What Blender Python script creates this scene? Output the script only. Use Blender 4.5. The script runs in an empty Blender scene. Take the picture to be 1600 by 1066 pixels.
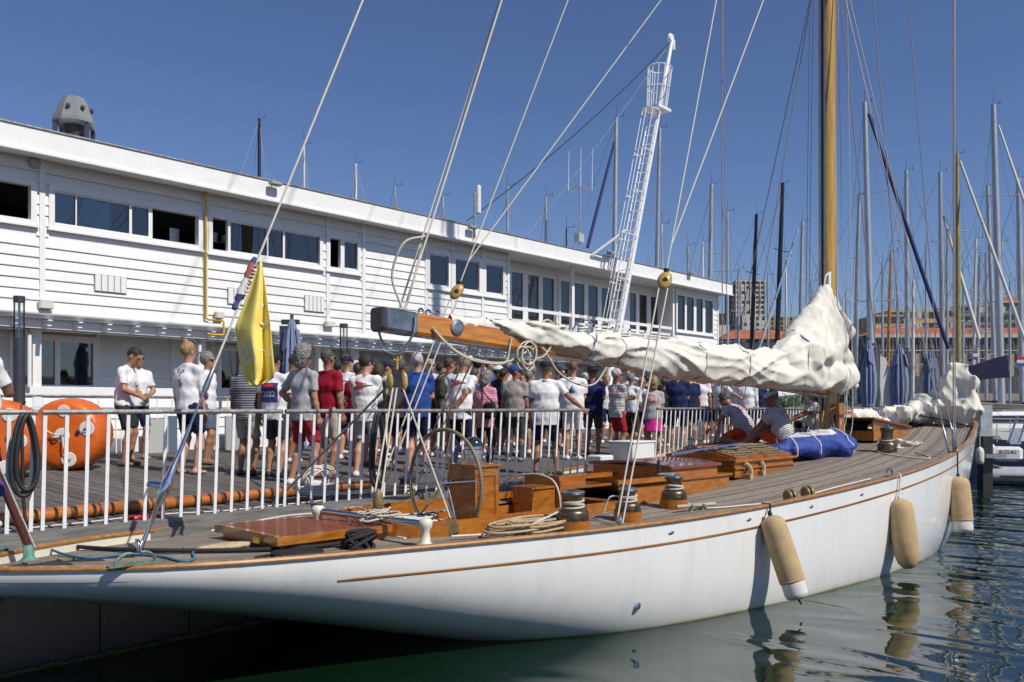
import bpy, math, random
import numpy as np
from mathutils import Vector, Matrix
from mathutils.bvhtree import BVHTree

random.seed(7)
scene = bpy.context.scene
COL = scene.collection
rad = math.radians

# ---------------------------------------------------------------- camera, world, sun
# world frame: +x runs along the pontoon, +y from the water towards the clubhouse, water at z = 0
FPX = 1350.0      # focal length in pixels of a 1600 wide picture
HORI = 637.0      # picture row of the horizon
CZ = 2.25         # camera height above the water
F3 = Vector((0.7475, 0.6643, 0.0)).normalized()
R3 = Vector((F3.y, -F3.x, 0.0))
cam_d = bpy.data.cameras.new('camera')
cam = bpy.data.objects.new('camera', cam_d)
COL.objects.link(cam)
cam.location = (0, 0, CZ)
cam.rotation_euler = (rad(90), 0, math.atan2(F3.y, F3.x) - rad(90))
cam_d.sensor_width = 36.0
cam_d.lens = 36.0 * FPX / 1600.0
cam_d.shift_y = (HORI - 533.0) / 1600.0
cam_d.clip_start = 0.1
cam_d.clip_end = 6000
scene.camera = cam

SUN_EL = 47.0
SUN_ROT = 176.5    # sky convention: 0 = +y, clockwise
world = bpy.data.worlds.new('World')
scene.world = world
world.use_nodes = True
wn = world.node_tree.nodes
sky = wn.new('ShaderNodeTexSky')
sky.sky_type = 'NISHITA'
sky.sun_disc = False
sky.sun_elevation = rad(SUN_EL)
sky.sun_rotation = rad(SUN_ROT)
sky.altitude = 0
sky.air_density = 1.0
sky.dust_density = 0.3
sky.ozone_density = 6.0
bg = wn['Background']
bg.inputs['Strength'].default_value = 0.083
tint = wn.new('ShaderNodeMix'); tint.data_type = 'RGBA'; tint.blend_type = 'MULTIPLY'; tint.inputs[0].default_value = 1.0
tint.inputs[7].default_value = (0.99, 0.96, 1.10, 1)
world.node_tree.links.new(sky.outputs['Color'], tint.inputs[6])
world.node_tree.links.new(tint.outputs[2], bg.inputs['Color'])

sun_d = bpy.data.lights.new('sun', 'SUN')
sun_d.energy = 4.5
sun_d.angle = rad(0.5)
sun_d.color = (1.0, 0.94, 0.84)
sun = bpy.data.objects.new('sun', sun_d)
COL.objects.link(sun)
az = rad(SUN_ROT)
to_sun = Vector((math.sin(az) * math.cos(rad(SUN_EL)), math.cos(az) * math.cos(rad(SUN_EL)), math.sin(rad(SUN_EL))))
sun.rotation_euler = to_sun.to_track_quat('Z', 'Y').to_euler()
sun.location = (0, -20, 30)
scene.view_settings.view_transform = 'Standard'
scene.view_settings.look = 'None'
scene.view_settings.gamma = 1.0
scene.view_settings.exposure = 0.0
scene.cycles.max_bounces = 7
scene.cycles.transparent_max_bounces = 16
scene.cycles.caustics_reflective = False
scene.cycles.caustics_refractive = False

# ---------------------------------------------------------------- picking points
def ray(px, py):
    return F3 + R3 * ((px - 800) / FPX) + Vector((0, 0, 1)) * ((HORI - py) / FPX)
def at_depth(px, py, D):
    return Vector((0, 0, CZ)) + ray(px, py) * D
def at_y(px, py, y):
    d = ray(px, py); return Vector((0, 0, CZ)) + d * (y / d.y)
def at_z(px, py, z):
    d = ray(px, py); return Vector((0, 0, CZ)) + d * ((z - CZ) / d.z)
def xy_on_y(px, y):
    p = at_y(px, HORI, y); return p.x
def scale_on_y(px, y):
    d = ray(px, HORI); return FPX / (y / d.y)
def z_on_y(px, py, y):
    return at_y(px, py, y).z
def deckz(y):                      # the floating pontoon lists a little towards the yacht
    return 1.15 + 0.045 * (y - 8.0)

# ---------------------------------------------------------------- materials
MATS = {}
def M(name, col, rough=0.5, metal=0.0, var=0.0, vs=6.0, bump=0.0, bs=30.0, stretch=(1, 1, 1), coat=0.0, spec=0.5,
      col2=None, rnd=0.0, detail=4.0, trans=0.0, sss=0.0, bd=0.01):
    if name in MATS: return MATS[name]
    m = bpy.data.materials.new(name); m.use_nodes = True
    nt = m.node_tree; b = nt.nodes['Principled BSDF']; L = nt.links.new
    b.inputs['Base Color'].default_value = (*col, 1)
    b.inputs['Roughness'].default_value = rough
    b.inputs['Metallic'].default_value = metal
    b.inputs['Coat Weight'].default_value = coat
    b.inputs['Coat Roughness'].default_value = 0.08
    b.inputs['Specular IOR Level'].default_value = spec
    if var or bump or col2 or rnd:
        tc = nt.nodes.new('ShaderNodeTexCoord'); mp = nt.nodes.new('ShaderNodeMapping')
        mp.inputs['Scale'].default_value = stretch
        L(tc.outputs['Object'], mp.inputs['Vector'])
        if rnd:
            oi = nt.nodes.new('ShaderNodeObjectInfo')
            mu = nt.nodes.new('ShaderNodeMath'); mu.operation = 'MULTIPLY'; mu.inputs[1].default_value = 37.0
            L(oi.outputs['Random'], mu.inputs[0])
            cb = nt.nodes.new('ShaderNodeCombineXYZ')
            for i in range(3): L(mu.outputs[0], cb.inputs[i])
            L(cb.outputs[0], mp.inputs['Location'])
    if var or col2 or rnd:
        n = nt.nodes.new('ShaderNodeTexNoise'); n.inputs['Scale'].default_value = vs; n.inputs['Detail'].default_value = detail
        n.inputs['Roughness'].default_value = 0.6
        L(mp.outputs[0], n.inputs['Vector'])
        r = nt.nodes.new('ShaderNodeValToRGB')
        c2 = col2 if col2 else tuple(c * (1 - var) for c in col)
        c1 = col if col2 else tuple(min(1, c * (1 + var)) for c in col)
        r.color_ramp.elements[0].position = 0.33; r.color_ramp.elements[1].position = 0.67
        r.color_ramp.elements[0].color = (*c2, 1); r.color_ramp.elements[1].color = (*c1, 1)
        L(n.outputs['Fac'], r.inputs['Fac'])
        out = r.outputs['Color']
        if rnd:
            hs = nt.nodes.new('ShaderNodeHueSaturation')
            mr = nt.nodes.new('ShaderNodeMapRange')
            mr.inputs['To Min'].default_value = 1 - rnd; mr.inputs['To Max'].default_value = 1 + rnd
            L(oi.outputs['Random'], mr.inputs['Value']); L(mr.outputs[0], hs.inputs['Value'])
            L(out, hs.inputs['Color']); out = hs.outputs['Color']
        L(out, b.inputs['Base Color'])
        mrr = nt.nodes.new('ShaderNodeMapRange')
        mrr.inputs['To Min'].default_value = max(0.02, rough - 0.08); mrr.inputs['To Max'].default_value = min(1, rough + 0.1)
        L(n.outputs['Fac'], mrr.inputs['Value']); L(mrr.outputs[0], b.inputs['Roughness'])
    if bump:
        n2 = nt.nodes.new('ShaderNodeTexNoise'); n2.inputs['Scale'].default_value = bs; n2.inputs['Detail'].default_value = 3
        L(mp.outputs[0], n2.inputs['Vector'])
        bp = nt.nodes.new('ShaderNodeBump'); bp.inputs['Strength'].default_value = min(1, bump); bp.inputs['Distance'].default_value = bd
        L(n2.outputs['Fac'], bp.inputs['Height']); L(bp.outputs[0], b.inputs['Normal'])
    if sss:
        b.inputs['Subsurface Weight'].default_value = sss; b.inputs['Subsurface Scale'].default_value = 0.01
    MATS[name] = m
    return m

def glass_mat(name, tint=(0.34, 0.46, 0.50), ior=2.3, rough=0.02):
    m = bpy.data.materials.new(name); m.use_nodes = True; nt = m.node_tree; L = nt.links.new
    nt.nodes.remove(nt.nodes['Principled BSDF']); out = nt.nodes['Material Output']
    t = nt.nodes.new('ShaderNodeBsdfTransparent'); t.inputs[0].default_value = (*tint, 1)
    g = nt.nodes.new('ShaderNodeBsdfGlossy'); g.inputs['Roughness'].default_value = rough
    fr = nt.nodes.new('ShaderNodeFresnel'); fr.inputs['IOR'].default_value = ior
    tc = nt.nodes.new('ShaderNodeTexCoord'); n = nt.nodes.new('ShaderNodeTexNoise'); n.inputs['Scale'].default_value = 1.1
    bp = nt.nodes.new('ShaderNodeBump'); bp.inputs['Strength'].default_value = 0.12; bp.inputs['Distance'].default_value = 0.02
    L(tc.outputs['Object'], n.inputs['Vector']); L(n.outputs['Fac'], bp.inputs['Height']); L(bp.outputs[0], g.inputs['Normal'])
    mx = nt.nodes.new('ShaderNodeMixShader')
    L(fr.outputs[0], mx.inputs[0]); L(t.outputs[0], mx.inputs[1]); L(g.outputs[0], mx.inputs[2]); L(mx.outputs[0], out.inputs[0])
    return m

def stripe_mat(name, base, line, period, width, attr='sv', wob=0.0, rough=0.85):
    m = bpy.data.materials.new(name); m.use_nodes = True; nt = m.node_tree; L = nt.links.new
    b = nt.nodes['Principled BSDF']; b.inputs['Roughness'].default_value = rough; b.inputs['Specular IOR Level'].default_value = 0.2
    at = nt.nodes.new('ShaderNodeAttribute'); at.attribute_name = attr
    src = at.outputs['Fac']
    if wob:
        n = nt.nodes.new('ShaderNodeTexNoise'); n.inputs['Scale'].default_value = 40
        ad = nt.nodes.new('ShaderNodeMath'); ad.operation = 'MULTIPLY_ADD'; ad.inputs[1].default_value = wob
        L(n.outputs['Fac'], ad.inputs[0]); L(src, ad.inputs[2]); src = ad.outputs[0]
    d = nt.nodes.new('ShaderNodeMath'); d.operation = 'DIVIDE'; d.inputs[1].default_value = period; L(src, d.inputs[0])
    fr = nt.nodes.new('ShaderNodeMath'); fr.operation = 'FRACT'; L(d.outputs[0], fr.inputs[0])
    gt = nt.nodes.new('ShaderNodeMath'); gt.operation = 'LESS_THAN'; gt.inputs[1].default_value = width; L(fr.outputs[0], gt.inputs[0])
    mx = nt.nodes.new('ShaderNodeMix'); mx.data_type = 'RGBA'
    mx.inputs[6].default_value = (*base, 1); mx.inputs[7].default_value = (*line, 1)
    L(gt.outputs[0], mx.inputs[0]); L(mx.outputs[2], b.inputs['Base Color'])
    MATS[name] = m
    return m

# ---------------------------------------------------------------- mesh builder
WL = {}            # world location of every object
def wloc(o): return WL.get(o.name, Vector((0, 0, 0))) if o else Vector((0, 0, 0))
def tag(o, label=None, cat=None, group=None, kind=None):
    if label: o['label'] = label
    if cat: o['category'] = cat
    if group: o['group'] = group
    if kind: o['kind'] = kind
    return o
def thing(name, label, cat, loc=(0, 0, 0), group=None, kind=None):
    o = bpy.data.objects.new(name, None); COL.objects.link(o)
    o.location = loc; WL[o.name] = Vector(loc); o.empty_display_size = 0.1
    return tag(o, label, cat, group, kind)

class MB:
    def __init__(s): s.v = []; s.f = []; s.m = []; s.cur = 0; s.caps = set()
    def add(s, vs, fs, mi=None):
        o = len(s.v); s.v += [Vector(p) for p in vs]
        s.f += [tuple(i + o for i in f) for f in fs]; s.m += [s.cur if mi is None else mi] * len(fs)
    def box(s, c, size, X=(1, 0, 0), Y=(0, 1, 0), Z=(0, 0, 1), mi=None):
        c = Vector(c); X = Vector(X) * size[0] / 2; Y = Vector(Y) * size[1] / 2; Z = Vector(Z) * size[2] / 2
        vs = [c + X * a + Y * b + Z * d for a in (-1, 1) for b in (-1, 1) for d in (-1, 1)]
        s.add(vs, [(0, 1, 3, 2), (4, 6, 7, 5), (0, 4, 5, 1), (2, 3, 7, 6), (0, 2, 6, 4), (1, 5, 7, 3)], mi)
    def bbox(s, a, b, mi=None):
        a = Vector(a); b = Vector(b); s.box((a + b) / 2, [abs(b[i] - a[i]) for i in range(3)], mi=mi)
    def rbox(s, c, size, r, X=(1, 0, 0), Y=(0, 1, 0), Z=(0, 0, 1), mi=None):
        # box with bevelled edges: three stacked outlines, chamfered
        X = Vector(X); Y = Vector(Y); Z = Vector(Z); c = Vector(c); hx, hy, hz = [t / 2 for t in size]
        def ring(z, ins):
            a = hx - ins; b = hy - ins; q = r
            pts = [(a, -b + q), (a, b - q), (a - q, b), (-a + q, b), (-a, b - q), (-a, -b + q), (-a + q, -b), (a - q, -b)]
            return [c + X * p[0] + Y * p[1] + Z * z for p in pts]
        s.loft([ring(-hz, r * .7), ring(-hz + r * .7, 0), ring(hz - r * .7, 0), ring(hz, r * .7)], mi=mi)
    def loft(s, rings, closed=True, caps=True, mi=None):
        n = len(rings[0]); vs = [p for r in rings for p in r]; fs = []
        for i in range(len(rings) - 1):
            for j in range(n if closed else n - 1):
                a = i * n + j; b = i * n + (j + 1) % n
                fs.append((a, b, b + n, a + n))
        if caps and closed:
            fs.append(tuple(range(n - 1, -1, -1))); k = (len(rings) - 1) * n; fs.append(tuple(range(k, k + n)))
            s.caps.update((len(s.f) + len(fs) - 1, len(s.f) + len(fs) - 2))
        s.add(vs, fs, mi)
    def tube(s, pts, r, n=6, mi=None, caps=True, up=None):
        pts = [Vector(p) for p in pts]
        if len(pts) < 2: return
        rs = r if isinstance(r, (list, tuple)) else [r] * len(pts)
        rings = []; prev = None
        for i, p in enumerate(pts):
            t = (pts[min(i + 1, len(pts) - 1)] - pts[max(i - 1, 0)])
            if t.length < 1e-9: t = Vector((0, 0, 1))
            t.normalize()
            if prev is None:
                a = Vector((0, 0, 1)) if abs(t.z) < 0.9 else Vector((1, 0, 0))
                u = t.cross(a).normalized()
            else:
                u = prev - t * prev.dot(t)
                u = u.normalized() if u.length > 1e-6 else t.orthogonal().normalized()
            prev = u; w = t.cross(u)
            rings.append([p + (u * math.cos(2 * math.pi * k / n) + w * math.sin(2 * math.pi * k / n)) * rs[i] for k in range(n)])
        s.loft(rings, True, caps, mi)
    def lathe(s, base, prof, axis=(0, 0, 1), n=14, mi=None):
        base = Vector(base); ax = Vector(axis).normalized(); u = ax.orthogonal().normalized(); w = ax.cross(u)
        s.loft([[base + ax * h + (u * math.cos(2 * math.pi * k / n) + w * math.sin(2 * math.pi * k / n)) * max(r, 1e-4) for k in range(n)] for r, h in prof], mi=mi)
    def torus(s, c, axis, R, r, n=28, m=6, mi=None, a0=0, a1=2 * math.pi):
        c = Vector(c); ax = Vector(axis).normalized(); u = ax.orthogonal().normalized(); w = ax.cross(u)
        full = abs(a1 - a0 - 2 * math.pi) < 1e-6
        k = n if full else n + 1
        rings = []
        for i in range(k):
            a = a0 + (a1 - a0) * i / n; d = u * math.cos(a) + w * math.sin(a)
            rings.append([c + d * (R + r * math.cos(2 * math.pi * j / m)) + ax * r * math.sin(2 * math.pi * j / m) for j in range(m)])
        if full: rings.append(rings[0])
        s.loft(rings, True, not full, mi)
    def ell(s, c, r, n=12, m=8, mi=None, X=(1, 0, 0), Y=(0, 1, 0), Z=(0, 0, 1)):
        c = Vector(c); X = Vector(X); Y = Vector(Y); Z = Vector(Z); rings = []
        for i in range(m + 1):
            a = math.pi * i / m; zz = -math.cos(a) * r[2]; q = max(math.sin(a), 0.02)
            rings.append([c + X * (r[0] * q * math.cos(2 * math.pi * k / n)) + Y * (r[1] * q * math.sin(2 * math.pi * k / n)) + Z * zz for k in range(n)])
        s.loft(rings, mi=mi)
    def prism(s, poly, d, mi=None):
        d = Vector(d); a = [Vector(p) for p in poly]; b = [p + d for p in a]; s.loft([a, b], mi=mi)
    def build(s, name, mats, parent=None, smooth=False, label=None, cat=None, group=None, kind=None, angle=None, origin=None):
        if not isinstance(mats, (list, tuple)): mats = [mats]
        if not s.v: return None
        if origin is None:
            lo = Vector([min(p[i] for p in s.v) for i in range(3)]); hi = Vector([max(p[i] for p in s.v) for i in range(3)])
            origin = Vector(((lo.x + hi.x) / 2, (lo.y + hi.y) / 2, lo.z))
        origin = Vector(origin)
        me = bpy.data.meshes.new(name)
        me.from_pydata([tuple(p - origin) for p in s.v], [], s.f)
        for m in mats: me.materials.append(m)
        if len(mats) > 1: me.polygons.foreach_set('material_index', s.m)
        if smooth:
            me.polygons.foreach_set('use_smooth', [i not in s.caps for i in range(len(me.polygons))])
            if s.caps:
                ks = {k: i for i, k in enumerate(me.edge_keys)}
                for ci in s.caps:
                    for ek in me.polygons[ci].edge_keys: me.edges[ks[ek]].use_edge_sharp = True
        me.update()
        return link(name, me, parent, origin, label, cat, group, kind)
def link(name, me, parent, origin, label=None, cat=None, group=None, kind=None):
    o = bpy.data.objects.new(name, me); COL.objects.link(o)
    o.parent = parent; o.location = Vector(origin) - wloc(parent); WL[o.name] = Vector(origin)
    return tag(o, label, cat, group, kind)
def smooth_by_angle(o, deg=35):
    import bmesh
    bm = bmesh.new(); bm.from_mesh(o.data)
    for e in bm.edges:
        if len(e.link_faces) == 2 and e.calc_face_angle(0) > rad(deg): e.smooth = False
    for fc in bm.faces: fc.smooth = True
    bm.to_mesh(o.data); bm.free()
    return o
def np_mesh(name, V, Fq, mats, parent=None, origin=(0, 0, 0), smooth=True, tris=False, **kw):
    me = bpy.data.meshes.new(name)
    V = np.asarray(V, dtype=np.float32) - np.asarray(origin, dtype=np.float32)
    nf = len(Fq); k = Fq.shape[1]
    me.vertices.add(len(V)); me.vertices.foreach_set('co', V.ravel())
    me.loops.add(nf * k); me.loops.foreach_set('vertex_index', Fq.astype(np.int32).ravel())
    me.polygons.add(nf); me.polygons.foreach_set('loop_start', np.arange(0, nf * k, k, dtype=np.int32))
    me.update(calc_edges=True)
    me.polygons.foreach_set('use_smooth', np.full(nf, smooth))
    if not isinstance(mats, (list, tuple)): mats = [mats]
    for m in mats: me.materials.append(m)
    me.update()
    return link(name, me, parent, origin, **kw)

def catmull(pts, n=8):
    pts = [Vector(p) for p in pts]
    if len(pts) < 3: return pts
    P = [2 * pts[0] - pts[1]] + pts + [2 * pts[-1] - pts[-2]]; out = []
    for i in range(1, len(P) - 2):
        for k in range(n):
            t = k / n
            out.append(0.5 * ((2 * P[i]) + (P[i + 1] - P[i - 1]) * t + (2 * P[i - 1] - 5 * P[i] + 4 * P[i + 1] - P[i + 2]) * t * t + (3 * P[i] - P[i - 1] - 3 * P[i + 1] + P[i + 2]) * t ** 3))
    out.append(pts[-1]); return out
def sag(a, b, s, n=10):
    a = Vector(a); b = Vector(b)
    return [a.lerp(b, i / n) + Vector((0, 0, -s * 4 * (i / n) * (1 - i / n))) for i in range(n + 1)]

# ---------------------------------------------------------------- signed distance modelling (numpy surface nets)
class SDF:
    def __init__(s, lo, hi, h):
        s.lo = np.array(lo, np.float32) - 2 * h; s.h = h
        s.n = np.maximum(4, np.ceil((np.array(hi) - s.lo) / h).astype(int) + 3)
        s.V = np.full(tuple(s.n), 0.5, np.float32)
        s.ax = [s.lo[i] + h * np.arange(s.n[i], dtype=np.float32) for i in range(3)]
    def sub(s, lo, hi):
        a = np.clip(np.floor((np.array(lo) - s.lo) / s.h).astype(int), 0, s.n); b = np.clip(np.ceil((np.array(hi) - s.lo) / s.h).astype(int) + 1, 0, s.n)
        return tuple(slice(int(a[i]), int(b[i])) for i in range(3))
    def grid(s, sl):
        return s.ax[0][sl[0]][:, None, None], s.ax[1][sl[1]][None, :, None], s.ax[2][sl[2]][None, None, :]
    def smin(s, sl, d, k):
        a = s.V[sl]
        if k > 0:
            hh = np.maximum(k - np.abs(a - d), 0) / k
            s.V[sl] = np.minimum(a, d) - hh * hh * k * 0.25
        else: s.V[sl] = np.minimum(a, d)
    def cap(s, a, b, ra, rb, k=0.03, X=None, asp=1.0):
        # capsule a-b; with X and asp the section is wider (asp times) along X
        a = np.array(a, np.float32); b = np.array(b, np.float32); m = max(ra, rb) * max(asp, 1) + k + 2 * s.h
        sl = s.sub(np.minimum(a, b) - m, np.maximum(a, b) + m); x, y, z = s.grid(sl)
        ab = b - a; L2 = float(ab @ ab) + 1e-9
        t = np.clip(((x - a[0]) * ab[0] + (y - a[1]) * ab[1] + (z - a[2]) * ab[2]) / L2, 0, 1)
        dx = x - a[0] - t * ab[0]; dy = y - a[1] - t * ab[1]; dz = z - a[2] - t * ab[2]
        r = ra + (rb - ra) * t
        dd = dx * dx + dy * dy + dz * dz
        if X is not None:
            X = np.array(X, np.float32); u = dx * X[0] + dy * X[1] + dz * X[2]
            dd = np.maximum(dd - u * u, 0) + (u / asp) ** 2
        s.smin(sl, np.sqrt(dd) - r, k)
    def ell(s, c, r, Rm=None, k=0.03, cut=False):
        c = np.array(c, np.float32); m = max(r) + k + 2 * s.h
        sl = s.sub(c - m, c + m); x, y, z = s.grid(sl); dx = x - c[0]; dy = y - c[1]; dz = z - c[2]
        if Rm is None: Rm = np.eye(3)
        A = [(dx * Rm[0][i] + dy * Rm[1][i] + dz * Rm[2][i]) / r[i] for i in range(3)]
        d = (np.sqrt(A[0] ** 2 + A[1] ** 2 + A[2] ** 2) - 1) * min(r)
        if cut: s.V[sl] = np.maximum(s.V[sl], -d)
        else: s.smin(sl, d, k)
    def half(s, p, nrm):        # keep the side where (x-p).n < 0
        x, y, z = s.grid((slice(None),) * 3)
        s.V = np.maximum(s.V, (x - p[0]) * nrm[0] + (y - p[1]) * nrm[1] + (z - p[2]) * nrm[2]).astype(np.float32)
    def fold(s, amp, freq, seed=0, stretch=(1, 1, 1), n=7, sharp=False):
        rs = np.random.RandomState(abs(int(seed))); x, y, z = s.grid((slice(None),) * 3); tot = 0
        for i in range(n):
            d = rs.normal(size=3) * np.array(stretch); d = d / (np.linalg.norm(d) + 1e-6) * freq * rs.uniform(.6, 1.8)
            e = rs.normal(size=3) * freq * 0.35
            wv = np.sin(x * d[0] + y * d[1] + z * d[2] + rs.uniform(0, 6.3) + 1.3 * np.sin(x * e[0] + y * e[1] + z * e[2] + rs.uniform(0, 6.3)))
            tot = tot + (.6 - (1 - np.abs(wv)) ** 1.5 * 2.0 if sharp else wv)
        s.V = (s.V + amp * tot / math.sqrt(n)).astype(np.float32)
    def fold_in(s, sl, *a, **k):      # folds only inside a block of the grid, faded at its ends
        V0 = s.V.copy(); s.fold(*a, **k); w = np.zeros_like(V0); w[sl] = 1
        for _ in range(3): w = (w + np.roll(w, 3, 0) + np.roll(w, -3, 0)) / 3
        s.V = V0 + (s.V - V0) * w
    def mesh(s):
        V = s.V; ins = V < 0
        n0, n1, n2 = V.shape
        acc = np.zeros((n0 - 1, n1 - 1, n2 - 1, 3), np.float32); cnt = np.zeros((n0 - 1, n1 - 1, n2 - 1), np.float32)
        for axis in range(3):
            A = [slice(None)] * 3; Bq = [slice(None)] * 3; A[axis] = slice(0, -1); Bq[axis] = slice(1, None)
            va = V[tuple(A)]; vb = V[tuple(Bq)]; cr = ins[tuple(A)] != ins[tuple(Bq)]
            with np.errstate(divide='ignore', invalid='ignore'): t = np.where(cr, va / (va - vb), 0)
            o = [i for i in range(3) if i != axis]
            for i in (0, 1):
                for j in (0, 1):
                    sl = [slice(None)] * 3
                    sl[o[0]] = slice(i, V.shape[o[0]] - 1 + i); sl[o[1]] = slice(j, V.shape[o[1]] - 1 + j)
                    c = cr[tuple(sl)]; tt = t[tuple(sl)]
                    cnt += c
                    acc[..., axis] += tt * c; acc[..., o[0]] += i * c; acc[..., o[1]] += j * c
        act = cnt > 0; idx = -np.ones(act.shape, np.int64); idx[act] = np.arange(act.sum())
        ii = np.argwhere(act); P = (ii + acc[act] / cnt[act][:, None]) * s.h + s.lo
        faces = []
        for axis in range(3):
            A = [slice(None)] * 3; Bq = [slice(None)] * 3; A[axis] = slice(0, -1); Bq[axis] = slice(1, None)
            o = [i for i in range(3) if i != axis]
            cr = ins[tuple(A)] != ins[tuple(Bq)]; fl = ins[tuple(A)]
            sl = [slice(None)] * 3; sl[o[0]] = slice(1, -1); sl[o[1]] = slice(1, -1)
            c = np.argwhere(cr[tuple(sl)]); f = fl[tuple(sl)][cr[tuple(sl)]]
            c[:, o[0]] += 1; c[:, o[1]] += 1
            def g(a, b):
                q = c.copy(); q[:, o[0]] -= a; q[:, o[1]] -= b; return idx[q[:, 0], q[:, 1], q[:, 2]]
            Q = np.stack([g(1, 1), g(0, 1), g(0, 0), g(1, 0)], 1)
            flip = f if axis != 1 else ~f
            Q[~flip] = Q[~flip][:, ::-1]
            faces.append(Q)
        Fq = np.concatenate(faces); Fq = Fq[(Fq >= 0).all(1)]
        return P, Fq

# ---------------------------------------------------------------- common materials
WHITE = M('white_paint', (0.80, 0.80, 0.79), 0.45, var=0.035, vs=3, bump=0.12, bs=14)
SIDING = M('white_siding_paint', (0.77, 0.77, 0.76), 0.5, var=0.055, vs=1.6, bump=0.25, bs=22, stretch=(1, 1, 4), rnd=0.025)
WHITE2 = M('white_trim_paint', (0.78, 0.78, 0.77), 0.4, var=0.03, vs=5)
WHITEMETAL = M('white_metal', (0.78, 0.79, 0.80), 0.35, var=0.05, vs=9)
GALV = M('galvanised_rail', (0.30, 0.30, 0.29), 0.45, metal=0.5, var=0.3, vs=14, bump=0.3, bs=60)
CHROME = M('polished_steel', (0.62, 0.63, 0.65), 0.14, metal=1.0, var=0.08, vs=8)
STEEL = M('dull_steel', (0.38, 0.39, 0.41), 0.35, metal=1.0, var=0.15, vs=12)
BRONZE = M('dark_bronze', (0.16, 0.12, 0.085), 0.36, metal=0.85, var=0.4, vs=14, bump=0.2, bs=40)
BRONZEG = M('green_bronze', (0.13, 0.20, 0.16), 0.6, metal=0.4, var=0.35, vs=20, bump=0.3, bs=50)
BLACK = M('black_rubber', (0.018, 0.018, 0.02), 0.55, var=0.3, vs=20)
DARKMETAL = M('charcoal_metal', (0.045, 0.05, 0.062), 0.45, metal=0.2, var=0.1, vs=6)
VARN = M('varnished_wood', (0.44, 0.165, 0.022), 0.30, col2=(0.27, 0.083, 0.012), vs=4, stretch=(1.2, 5, 5), coat=0.7, detail=6, bump=0.08, bs=12)
VARNR = M('red_varnished_mahogany', (0.27, 0.075, 0.028), 0.42, col2=(0.14, 0.035, 0.014), vs=6, stretch=(1.5, 8, 8), coat=0.15, detail=5)
VARNY = M('golden_varnished_spruce', (0.56, 0.34, 0.06), 0.32, col2=(0.36, 0.19, 0.03), vs=4, stretch=(7, 7, 0.35), coat=0.5, detail=6)
BOOMW = M('varnished_boom', (0.62, 0.25, 0.04), 0.3, col2=(0.36, 0.12, 0.018), vs=3, stretch=(0.8, 9, 9), coat=0.6, detail=7)
CAPW = M('worn_varnished_cap', (0.44, 0.21, 0.05), 0.4, col2=(0.22, 0.10, 0.03), vs=9, stretch=(0.7, 5, 5), coat=0.4, detail=7)
TEAK = M('weathered_teak', (0.29, 0.245, 0.20), 0.75, col2=(0.155, 0.13, 0.108), vs=7, stretch=(0.5, 9, 1), rnd=0.28, detail=6, bump=0.2, bs=40)
CAULK = M('black_caulking', (0.025, 0.024, 0.023), 0.7)
PLANKM = M('weathered_pontoon_plank', (0.155, 0.138, 0.125), 0.8, col2=(0.075, 0.066, 0.06), vs=6, stretch=(9, 0.7, 1), rnd=0.22, detail=6, bump=0.5, bs=30)
TIMBER = M('grey_timber', (0.16, 0.155, 0.145), 0.8, var=0.35, vs=6, stretch=(0.5, 5, 5), bump=0.4, bs=20)
HULLW = M('white_hull_gloss', (0.79, 0.79, 0.765), 0.13, var=0.025, vs=1.3, coat=0.4, bump=0.02, bs=1.2)
CREAM = M('cream_paint', (0.70, 0.66, 0.53), 0.45, var=0.05, vs=5)
ROPE = M('cream_rope', (0.52, 0.48, 0.40), 0.9, var=0.25, vs=60, bump=0.9, bs=120, bd=0.0015)
ROPEW = M('white_rope', (0.62, 0.59, 0.54), 0.9, var=0.2, vs=60, bump=0.9, bs=120, bd=0.0015)
ROPET = M('tan_rope', (0.42, 0.31, 0.18), 0.9, var=0.25, vs=60, bump=0.9, bs=120, bd=0.0015)
ROPEB = M('black_rope', (0.015, 0.015, 0.017), 0.8, var=0.3, vs=60, bump=1.0, bs=90, bd=0.0015)
ROPEBL = M('blue_rope', (0.05, 0.16, 0.26), 0.8, var=0.25, vs=60, bump=0.8, bs=120, bd=0.0015)
ROPEL = M('taut_cream_line', (0.60, 0.57, 0.50), 0.8)
WIRE = M('rigging_wire', (0.34, 0.28, 0.27), 0.5, metal=0.3)
SAILM = M('white_sailcloth', (0.72, 0.70, 0.62), 0.75, var=0.07, vs=2.5, bump=0.7, bs=7, spec=0.2, bd=0.022, stretch=(1, 1, 0.6))
MAROON = M('maroon_tape', (0.10, 0.018, 0.02), 0.6, var=0.2, vs=12)
ORANGE = M('orange_vinyl', (0.60, 0.12, 0.014), 0.42, var=0.14, vs=4, bump=0.2, bs=9)
GREYP = M('grey_panel', (0.36, 0.38, 0.40), 0.55, var=0.08, vs=3)
YELLOWPIPE = M('yellow_gas_pipe', (0.62, 0.38, 0.02), 0.4, var=0.1, vs=9)
GLASS = glass_mat('window_glass')
CLEAR = glass_mat('clear_glass', (0.86, 0.9, 0.9), 1.45)
DARKROOM = M('dark_interior', (0.11, 0.12, 0.125), 0.8, var=0.4, vs=2)
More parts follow.
